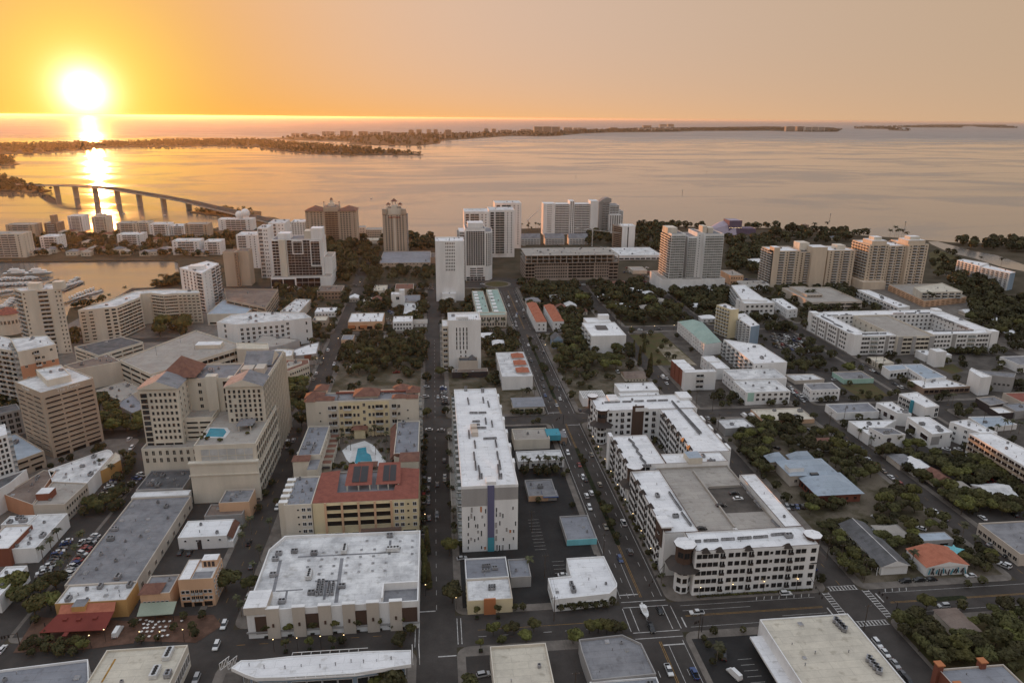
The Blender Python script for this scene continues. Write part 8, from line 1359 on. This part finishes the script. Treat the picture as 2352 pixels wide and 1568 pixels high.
carpx('A2', 830, 108, E_, 'suv', 'car_silver', .16); carpx('A2', 780, 160, E_, 'sedan', 'car_silver', .16); carpx('A2', 925, 158, E_, 'suv', 'car_black', .16); carpx('A2', 1590, 60, N_, 'sedan', 'car_grey'); carpx('A2', 1662, 35, S_, 'suv', 'car_grey'); carpx('A2', 1890, 430, R_(10), 'sedan', 'car_silver', .16); carpx('A2', 2090, 1500, R_(10), 'suv', 'car_silver', .16)
for u, v, a, kd, pt, ow in ((512, 1030, S_, 'suv', 'car_white', 'white SUV alone on the boulevard beside the palm-front building'), (618, 1140, S_, 'sedan', 'car_red', 'dark red sedan on the boulevard by the planted median'), (676, 1275, N_, 'sedan', 'car_black', 'black sedan hugging the planted median on the boulevard'), (728, 1400, N_, 'suv', 'car_white', 'white SUV in the inner boulevard lane, right of a pair'), (685, 1425, N_, 'suv', 'car_white', 'white SUV in the outer boulevard lane, left of a pair'), (290, 418, S_, 'sedan', 'car_grey', None), (345, 535, S_, 'sedan', 'car_black', None), (410, 592, S_, 'sedan', 'car_silver', None)): carpx('B3', u, v, a, kd, pt, .03, ow)
carpx('A3', 860, 140, S_, 'sedan', 'car_tan', .03, 'tan sedan on the boulevard near the cyan-fronted shop'); carpx('A3', 992, 440, S_, 'suv', 'car_blue', .03, 'dark blue SUV on the boulevard approaching the crossroads'); carpx('A3', 1357, 910, S_, 'sedan', 'car_black', .03, 'black sedan crossing beside the boat trailer'); tow = carpx('A3', 1278, 1070, S_, 'pickup', 'car_black', .03, 'black pickup towing a white boat across the crossroads'); carpx('A3', 1440, 1460, S_, 'pickup', 'car_white', .03, 'white pickup with loaded bed waiting below the crossroads'); carpx('A3', 1697, 932, W2, 'pickup', 'car_white', .03, 'white pickup heading left into the boulevard crossroads'); carpx('A3', 470, 585, E_, 'sedan', 'car_white', .16); carpx('A3', 1945, 1330, R_(70), 'suv', 'car_black', .16); carpx('A3', 2040, 1500, R_(110), 'van', 'car_white', .16, 'white van parked beside the lower right parking sign')
for u, v, a, kd, pt in ((162, 755, E_, 'suv', 'car_white'), (1258, 642, W2, 'suv', 'car_black'), (1382, 632, W2, 'suv', 'car_black'), (1497, 625, W2, 'sedan', 'car_black'), (1858, 590, W2, 'sedan', 'car_white'), (2178, 492, R_(125), 'suv', 'car_white'), (1610, 868, W2, 'suv', 'car_silver'), (785, 355, R_(95), 'sedan', 'car_black'), (2205, 408, W2, 'sedan', 'car_black'), (2055, 305, E_, 'sedan', 'car_silver'), (990, 55, R_(120), 'sedan', 'car_silver'), (1970, 60, N_, 'sedan', 'car_white'), (1405, 155, R_(130), 'sedan', 'car_white'), (2160, 500, R_(125), 'sedan', 'car_silver'), (2260, 30, N_, 'sedan', 'car_black')): carpx('A4', u, v, a, kd, pt, .03 if v > 500 else .16)
for i, (u, v) in enumerate(((1002, 1212), (1075, 1300), (1165, 1400), (1240, 1500), (1290, 1565))): carpx('A4', u, v, S_, ('suv', 'sedan', 'sedan', 'sedan', 'suv')[i], ('car_white', 'car_white', 'car_silver', 'car_grey', 'car_black')[i])
for u, v, a, kd, pt in ((860, 985, S_, 'sedan', 'car_black'), (1635, 995, R_(140), 'sedan', 'car_white'), (1745, 995, R_(140), 'sedan', 'car_white'), (1905, 1085, R_(145), 'suv', 'car_white'), (305, 965, R_(120), 'suv', 'car_silver'), (360, 812, R_(120), 'sedan', 'car_grey'), (80, 985, R_(120), 'sedan', 'car_black'), (1215, 425, R_(100), 'suv', 'car_white'), (955, 273, R_(100), 'sedan', 'car_white'), (1000, 293, R_(100), 'sedan', 'car_black'), (860, 220, R_(100), 'sedan', 'car_grey'), (225, 470, S_, 'sedan', 'car_white'), (255, 497, S_, 'sedan', 'car_grey'), (290, 527, S_, 'suv', 'car_grey'), (320, 550, S_, 'sedan', 'car_silver'), (610, 355, E_, 'sedan', 'car_silver'), (205, 180, E_, 'sedan', 'car_white'), (1290, 1030, E_, 'sedan', 'car_silver'), (1565, 1135, R_(140), 'sedan', 'car_white'), (1160, 395, R_(100), 'sedan', 'car_grey'), (1170, 460, R_(100), 'sedan', 'car_black')): carpx('B4', u, v, a, kd, pt, .16 if kd != 'sedan' or v > 900 else .03)
carrow('B4', (1790, 1150), (1900, 1200), 5, R_(20), 0, .16); carrow('B4', (1900, 1215), (2040, 1290), 6, R_(20), 0, .16); carrow('B4', (1960, 1240), (2090, 1320), 5, R_(20), .1, .16); carrow('B4', (175, 1530), (400, 1515), 6, R_(80), .1, .16)
for i in range(5): carrow('C4', (20+i*12, 1300+i*32), (280+i*22, 1350+i*30), 9, R_(95), .12, .16)
for u, v in ((2075, 1450), (1920, 1512), (2040, 1402)): carpx('B3', u, v, E_, 'sedan', 'car_white' if u == 2075 else 'car_black', 17.3, None)
carpx('A3', 1740, 158, E_, 'sedan', 'car_black', 17.3); carpx('A3', 2062, 185, N_, 'sedan', 'car_white', 17.3)
for u, v in ((5, 1240), (12, 1255), (38, 1230), (20, 1165), (45, 1125), (10, 1275)): carpx('C3', u, v, S_)
for u, v in ((1175, 1272), (1350, 1268), (370, 875), (1215, 828), (1240, 700), (1060, 700), (1190, 705), (1400, 690), (640, 490), (420, 492), (110, 495), (1270, 1300)): carpx('C3', u, v, E_)
for u, v in ((825, 975), (660, 1455), (920, 770), (835, 910), (1570, 890), (1615, 895), (2080, 850), (1170, 1080), (1330, 885)): carpx('C2', u, v, N_ if u < 1000 else E_)
carrow('C2', (1230, 1100), (1280, 1140), 6, E_, .1, .16); carrow('C2', (1215, 1170), (1225, 1215), 4, E_, .1, .16); carrow('C2', (1560, 1020), (1562, 1110), 8, R_(10), .1, .16)
for u, v, kd in ((2130, 690, 'van'), (2200, 690, 'van'), (1800, 710, 'sedan'), (1850, 745, 'suv'), (1420, 345, 'sedan'), (1385, 335, 'van'), (945, 440, 'suv'), (970, 285, 'pickup'), (625, 635, 'sedan'), (1420, 390, 'sedan')): carpx('B3', u, v, N_, kd, 'car_white' if kd == 'van' else None, .16)
for x, y, a in ((71, 300, S_), (74, 330, S_), (71, 372, S_), (80.5, 262, N_), (84, 285, N_), (81, 322, N_), (84, 356, N_), (74, 388, S_), (80.5, 440, N_), (83.5, 462, N_), (71.5, 447, S_), (74.5, 480, S_), (71.5, 520, S_), (80.5, 505, N_), (84, 540, N_), (74.5, 560, S_), (80.5, 580, N_), (71.5, 630, S_), (74.5, 650, S_), (81, 645, N_), (84, 672, N_), (71.5, 690, S_), (81, 705, N_), (74.5, 725, S_), (84, 738, N_), (81, 175, N_), (84, 190, N_)): car((x, y), a)
for y in range(0, 20): 
    if rc_.random() < .6: car((154.9, 244+y*6.6), N_)
    if rc_.random() < .5: car((236.6, 240+y*6.9), N_)
    if rc_.random() < .45: car((245.6, 424+y*7.2), S_)
    if rc_.random() < .4: car((-89.2, 300+y*12), N_)
    if rc_.random() < .4: car((-78.8, 300+y*14), S_)
    if rc_.random() < .6: car((-9.0+.2, 286+y*5.6), N_) if y < 17 else None
for i in range(14): car((-150+i*12+rc_.uniform(-2, 2), 792 if i % 2 else 778), E_ if i % 2 else W2); car((120+i*22+rc_.uniform(-3, 3), 793 if i % 2 else 779), E_ if i % 2 else W2)
for i in range(6): carrow('C4', (1620+i*20, 770+i*14), (1760+i*26, 800+i*12), 6, R_(80), .3, .05)
carrow('C3', (1030, 740), (1300, 735), 12, R_(80), .3, .05); carrow('C3', (1180, 775), (1310, 790), 8, R_(80), .2, .05)
# boat on its trailer
tb = P('A3', 1216, 945); o = link('trailer_boat', None, None, (tb.x, tb.y, .03), S_)
def hull(L, Wd, h, m='boat'):
    k = M(); st = [(-.5, .85, .15), (-.2, 1, .05), (.15, .95, .05), (.38, .6, .2), (.5, .03, .6)]
    for i in range(4):
        (x0, w0, z0), (x1, w1, z1) = st[i], st[i+1]; a = [(x0*L, -w0*Wd/2, h), (x1*L, -w1*Wd/2, h*1.05), (x1*L, 0, h*z1), (x0*L, 0, h*z0)]; k.face(a, m); k.face([(p[0], -p[1], p[2]) for p in reversed(a)], m); k.face([(x0*L, -w0*Wd/2, h), (x0*L, w0*Wd/2, h), (x1*L, w1*Wd/2, h*1.05), (x1*L, -w1*Wd/2, h*1.05)], m)
    k.face([(-.5*L, .425*Wd, h), (-.5*L, -.425*Wd, h), (-.5*L, 0, h*.15)], m); return k
hm = hull(7.5, 2.5, 1.5); link('hull', hm.mesh('hull'), o, (0, 0, .6)); k = M(); k.box(-1, .6, -.6, .6, 2.1, 2.9, 'boat'); k.box(-.9, .7, -.7, .7, 3.7, 3.8, 'boat', bottom=True); [k.tube((x, y, 2.1), (x, y, 3.7), .04, .04, 'metal', 4) for x in (-.8, .5) for y in (-.6, .6)]; link('console', k.mesh('console'), o); k = M(); k.box(-4.2, -3.7, -.35, .35, 1.2, 2.6, 'boat'); link('outboard_motor', k.mesh('outboard_motor'), o); k = M(); k.box(-3.4, 3.8, -.08, .08, .45, .6, 'metal', bottom=True); k.box(-1.2, -1.0, -1.1, 1.1, .4, .55, 'metal', bottom=True); link('trailer_frame', k.mesh('trailer_frame'), o)
for s_ in (-1, 1): link('wheel', car_meshes('sedan', 'car_white')[3], o, (-1.1, s_*1.1, .34))
reg(o, '', 'boat', None, (tb.x, tb.y, 1), 'white motorboat on a trailer behind the black pickup')
# ------------------------------------------------------------------ marina
def yacht(p, L, ang, look='white motor yacht'):
    o = link('motor_yacht', None, None, (p[0], p[1], -1.3), ang); k = ('y',)
    if k not in WC:
        c = M(); c.prism([(-3.2, -1.3), (2.2, -1.2), (3.2, 0), (2.2, 1.2), (-3.2, 1.3)], 1.5, 2.5, 'boat'); c.prism([(-3.25, -1.32), (2.1, -1.15), (2.1, 1.15), (-3.25, 1.32)], 1.8, 2.2, 'glass'); f = M(); f.prism([(-2.4, -1.1), (.8, -1), (1.2, 0), (.8, 1), (-2.4, 1.1)], 2.5, 3.2, 'boat'); f.tube((-1, 0, 3.2), (-1.3, 0, 4.4), .08, .05, 'boat', 5); WC[k] = (hull(10, 3, 1.5).mesh('hull'), c.mesh('cabin'), f.mesh('flybridge'))
    s_ = L*(.62 if L > 30 else .5)/10
    for nm, me in zip(('hull', 'cabin', 'flybridge'), WC[k]): link(nm, me, o, (0, 0, 0), 0, s_)
    reg(o, look, 'yacht', 'yachts in the marina', (p[0], p[1], 1))
def dock(t, a, b, wd=1.6, look='long timber jetty'):
    pa, pb = P(t, *a, 0), P(t, *b, 0); d = (pb-pa).to_2d(); L = d.length; k = M(); k.box(0, L, -wd, wd, -.5, 0, 'wood', 'paving'); o = link('jetty', None, None, (pa.x, pa.y, 0), math.atan2(d.y, d.x)); link('deck', k.mesh('deck'), o); pl_ = M(); pl_.tube((0, 0, -2), (0, 0, 1.6), .25, .22, 'wood', 6); me = pl_.mesh('pile')
    for i in range(max(2, int(L/14))): link('pile', me, o, (L*i/max(1, int(L/14)-1), wd*(1 if i % 2 else -1), 0))
    reg(o, look, 'jetty', 'marina jetties', (pa.x, pa.y, 0))
ry = random.Random(4)
def yrow(a, b, n, ang, L0, L1):
    for i in range(n): p = P('C1', a[0]+(b[0]-a[0])*i/max(1, n-1), a[1]+(b[1]-a[1])*i/max(1, n-1), -1.2); yacht(p, ry.uniform(L0, L1), R_(ang+ry.uniform(-8, 8)), 'large white motor yacht' if L0 > 24 else 'white motor boat')
dock('C1', (0, 870), (440, 790)); dock('C1', (300, 900), (525, 800)); dock('C1', (540, 880), (690, 790)); dock('C1', (570, 910), (760, 828)); dock('C1', (590, 1020), (940, 890)); dock('C1', (0, 960), (200, 930)); dock('C1', (0, 1080), (130, 1040))
yrow((160, 770), (360, 770), 2, 20, 42, 50); yrow((20, 810), (330, 800), 9, 65, 16, 26); yrow((20, 860), (280, 850), 9, 65, 15, 22); yrow((10, 930), (100, 915), 5, 60, 14, 20); yrow((560, 890), (740, 835), 6, 65, 15, 22); yrow((640, 840), (710, 800), 4, 65, 14, 20); yrow((640, 975), (860, 890), 10, 120, 12, 17); yrow((700, 985), (930, 915), 9, 60, 12, 17); yrow((20, 1070), (120, 1000), 5, 40, 18, 26); yrow((100, 1130), (150, 1120), 2, 30, 16, 20)
for u, v, t in ((1512, 215, 'C1'), (1138, 200, 'C1'), (1060, 62, 'C2')): yacht(P(t, u, v, -1.2), 11, R_(40), 'lone small boat on the open bay')
# channel markers
MK = sorted([(1565, 1250, 'S3'), (588, 1100, 'S3'), (1787, 1065, 'S3'), (570, 1478, 'S4'), (930, 375, 'C4'), (1260, 310, 'C4')], key=lambda q: D(q[2], q[0], q[1])[0])
for u, v, t in MK:
    p = P(t, u, v, -1.2); k = M(); k.tube((0, 0, -1.5), (0, 0, 6), .4, .4, 'wood', 6); k.box(-1.2, 1.2, -.15, .15, 4.5, 6.6, 'paint_w', bottom=True); o = link('channel_marker', k.mesh('channel_marker'), None, (p.x, p.y, 0)); reg(o, '', 'marker', 'channel markers in the bay', p, f'thin channel marker pole in the bay, {ordw(1+MK.index((u, v, t)))} from the left')
# ------------------------------------------------------------------ street furniture
lp = M(); lp.tube((0, 0, 0), (0, 0, 5.2), .11, .07, 'frame_d', 6); LPOLE = lp.mesh('pole'); lh = M(); lh.tube((0, 0, 5.2), (0, 0, 5.55), .16, .2, 'lit', 8); LHEAD = lh.mesh('lamp'); lc = M(); lc.tube((0, 0, 5.55), (0, 0, 5.75), .3, .05, 'frame_d', 8); LCAP = lc.mesh('lamp_cap')
def lamp(x, y, z=.14):
    o = link('street_lamp', None, None, (x, y, z)); link('pole', LPOLE, o); link('lamp', LHEAD, o); link('lamp_cap', LCAP, o); reg(o, 'lit post-top street lamp', 'street lamp', 'street lamps', (x, y, 5))
for t, u, v in (('B3', 790, 1045), ('B3', 850, 1160), ('B3', 905, 1275), ('B3', 965, 1400), ('B3', 1035, 1540), ('A3', 1105, 105), ('A3', 1180, 265), ('A3', 1268, 430), ('A3', 1722, 795), ('A3', 2018, 765), ('A3', 2305, 740), ('A4', 260, 715), ('A2', 207, 1130), ('A2', 420, 1118), ('A2', 627, 1105), ('A2', 835, 1090), ('A2', 1038, 1075), ('A2', 1245, 1060), ('A2', 168, 1282), ('A2', 385, 1268), ('A2', 600, 1252), ('A2', 815, 1240), ('A1', 840, 1245), ('A1', 975, 1190), ('A1', 1300, 1210), ('A1', 1485, 1210), ('A1', 1695, 1190), ('A2', 1560, 770), ('A2', 1555, 110), ('A2', 1840, 890), ('B3', 740, 950), ('C3', 305, 1460), ('C3', 1092, 1290), ('C3', 1305, 1285), ('C3', 1485, 1275), ('C2', 690, 1270), ('C2', 790, 1090), ('C2', 760, 1400), ('B2', 565, 215), ('B2', 625, 215), ('C2', 960, 870)): p = P(t, u, v); lamp(p.x, p.y)
def mast(t, u, v, u2, v2, look):
    p = P(t, u, v); e = P(t, u2, v2, 6); k = M(); k.tube((0, 0, 0), (0, 0, 6.6), .18, .13, 'frame_d', 7); o = link('traffic_signal', None, None, (p.x, p.y, .14)); link('pole', k.mesh('pole'), o); d = Vector((e.x-p.x, e.y-p.y, 0)); k = M(); k.tube((0, 0, 6), (d.x, d.y, 6.2), .11, .07, 'frame_d', 6); arm = link('mast_arm', k.mesh('mast_arm'), o); k = M(); k.box(-.2, .2, -.2, .2, -1, .1, 'frame_d', bottom=True); me = k.mesh('signal_head')
    for f in (.55, .8, .98): link('signal_head', me, arm, (d.x*f, d.y*f, 6.0))
    reg(o, '', 'traffic light', 'mast-arm traffic signals', p, look)
mast('A4', 1165, 965, 1020, 725, 'black signal mast reaching over the ladder crossing from the tree corner'); mast('A4', 355, 690, 500, 780, 'black signal mast at the right corner of the white complex'); mast('A3', 1390, 600, 1260, 665, 'black signal mast over the boulevard lanes'); mast('A1', 190, 1245, 10, 1145, 'black signal mast in the bottom left street'); mast('B3', 470, 760, 405, 715, 'black signal mast at the middle boulevard crossroads'); mast('A3', 1740, 1100, 1680, 1010, 'black signal mast below the boulevard crossroads')
def upole(t, u, v, look, h=11):
    p = P(t, u, v); o = link('utility_pole', None, None, (p.x, p.y, .1)); k = M(); k.tube((0, 0, 0), (0, 0, h), .17, .12, 'bark', 6); link('pole', k.mesh('pole'), o); k = M(); k.box(-1.3, 1.3, -.07, .07, h-.8, h-.65, 'bark', bottom=True); [k.box(x-.06, x+.06, -.06, .06, h-.65, h-.4, 'metal') for x in (-1.1, 0, 1.1)]; link('crossarm', k.mesh('crossarm'), o); reg(o, look, 'utility pole', 'utility poles', (p.x, p.y, h)); return p, h
pls = [upole('A3', u, v, 'wooden utility pole with crossarm') for u, v in ((575, 1720), (385, 1000), (300, 600), (178, 180))]
for i in range(len(pls)-1):
    (a, h), (c, _) = pls[i], pls[i+1]; o = link('power_line', None, None, (a.x, a.y, 0))
    for dx in (-1.1, 0, 1.1):
        k = M(); q0 = Vector((dx, 0, h-.3)); e = Vector((c.x-a.x+dx, c.y-a.y, h-.3)); prev = q0
        for j in range(1, 9): f = j/8; cur = q0.lerp(e, f)-Vector((0, 0, 1.0*4*f*(1-f))); k.tube(prev, cur, .035, .035, 'frame_d', 3, False); prev = cur
        link('wire', k.mesh('wire'), o)
    reg(o, '', 'cable', 'power lines', (a.x, a.y, 8), f'{ordw(i+1)} span of power lines counted up the alley from the bottom')
for t, u, v in (('B4', 1040, 1100), ('B4', 560, 800), ('B4', 690, 760), ('B3', 1840, 640), ('B3', 1890, 820), ('B3', 1690, 600), ('B3', 490, 390), ('C3', 960, 1190), ('C3', 995, 1230), ('C3', 1210, 1280), ('A4', 880, 640), ('A4', 860, 590), ('A4', 660, 500), ('A4', 540, 430), ('A4', 880, 1080), ('A3', 1710, 1165), ('A3', 840, 400), ('B4', 980, 250), ('B4', 1045, 270), ('B4', 1420, 470), ('B4', 1965, 800)): upole(t, u, v, 'wooden utility pole with crossarm')
tm = M(); tm.tube((0, 0, 0), (0, 0, .72), .05, .05, 'metal', 5); TPOST = tm.mesh('table_leg'); tm = M(); tm.box(-.45, .45, -.45, .45, .72, .76, 'letters', bottom=True); TTOP = tm.mesh('table_top')
TB = [(1345, 990), (1375, 1000), (1460, 1005), (1505, 1000), (1560, 1000), (1320, 1025), (1360, 1030), (1470, 1052), (1522, 1050), (1570, 1045), (1325, 1062), (1355, 1060), (1410, 1058), (1300, 1095), (1350, 1095), (1395, 1092), (1490, 1085), (1510, 1085), (1275, 1138), (1370, 1138), (1445, 1135), (1492, 1135), (1540, 1128), (1320, 1135), (1400, 1005), (1670, 995), (1430, 1030), (1290, 985)]
for u, v in TB: p = P('A1', u, v, .8); o = link('cafe_table', None, None, (p.x, p.y, .16), rt.uniform(0, 1.5)); link('table_top', TTOP, o); link('table_leg', TPOST, o); reg(o, 'small white square cafe table', 'table', 'cafe tables on the brick plaza', (p.x, p.y, .8))
# shade sail and flag
sp_ = P('A4', 1720, 330, 5); o = link('shade_sail', None, None, (sp_.x, sp_.y, 0)); k = M(); n = 6; rim = [((4.6 if i % 2 == 0 else 2.0)*math.cos(math.pi*i/n), (4.6 if i % 2 == 0 else 2.0)*math.sin(math.pi*i/n), 4.2) for i in range(2*n)]
for i in range(2*n): k.face([rim[i], rim[(i+1) % (2*n)], (0, 0, 5.6)], 'cyan')
link('sail', k.mesh('sail'), o); k = M(); k.tube((0, 0, 0), (0, 0, 5.5), .1, .08, 'metal', 6); link('pole', k.mesh('pole'), o); reg(o, '', 'shade sail', None, sp_, 'bright blue star-shaped shade sail beside the orange-red roof')
label_all()
# ------------------------------------------------------------------ evening haze
def haze_box():
    m = bpy.data.materials.new('haze'); m.use_nodes = True; t = m.node_tree; t.nodes.clear(); o = t.nodes.new('ShaderNodeOutputMaterial'); v = t.nodes.new('ShaderNodeVolumePrincipled')
    v.inputs['Color'].default_value = (0.97, 0.92, 0.85, 1); v.inputs['Density'].default_value = HAZE; v.inputs['Anisotropy'].default_value = 0.70
    t.links.new(v.outputs[0], o.inputs['Volume']); MATS['haze'] = m
    k = M(); k.box(-121000, 121000, -1500, 121000, -8, 186, 'haze', bottom=True); h = link('haze', k.mesh('haze')); h['kind'] = 'stuff'; h['label'] = 'thin warm evening haze over the whole city and bay'
HAZE = 1.1e-5
haze_box()
for b in BLDS: b.done()
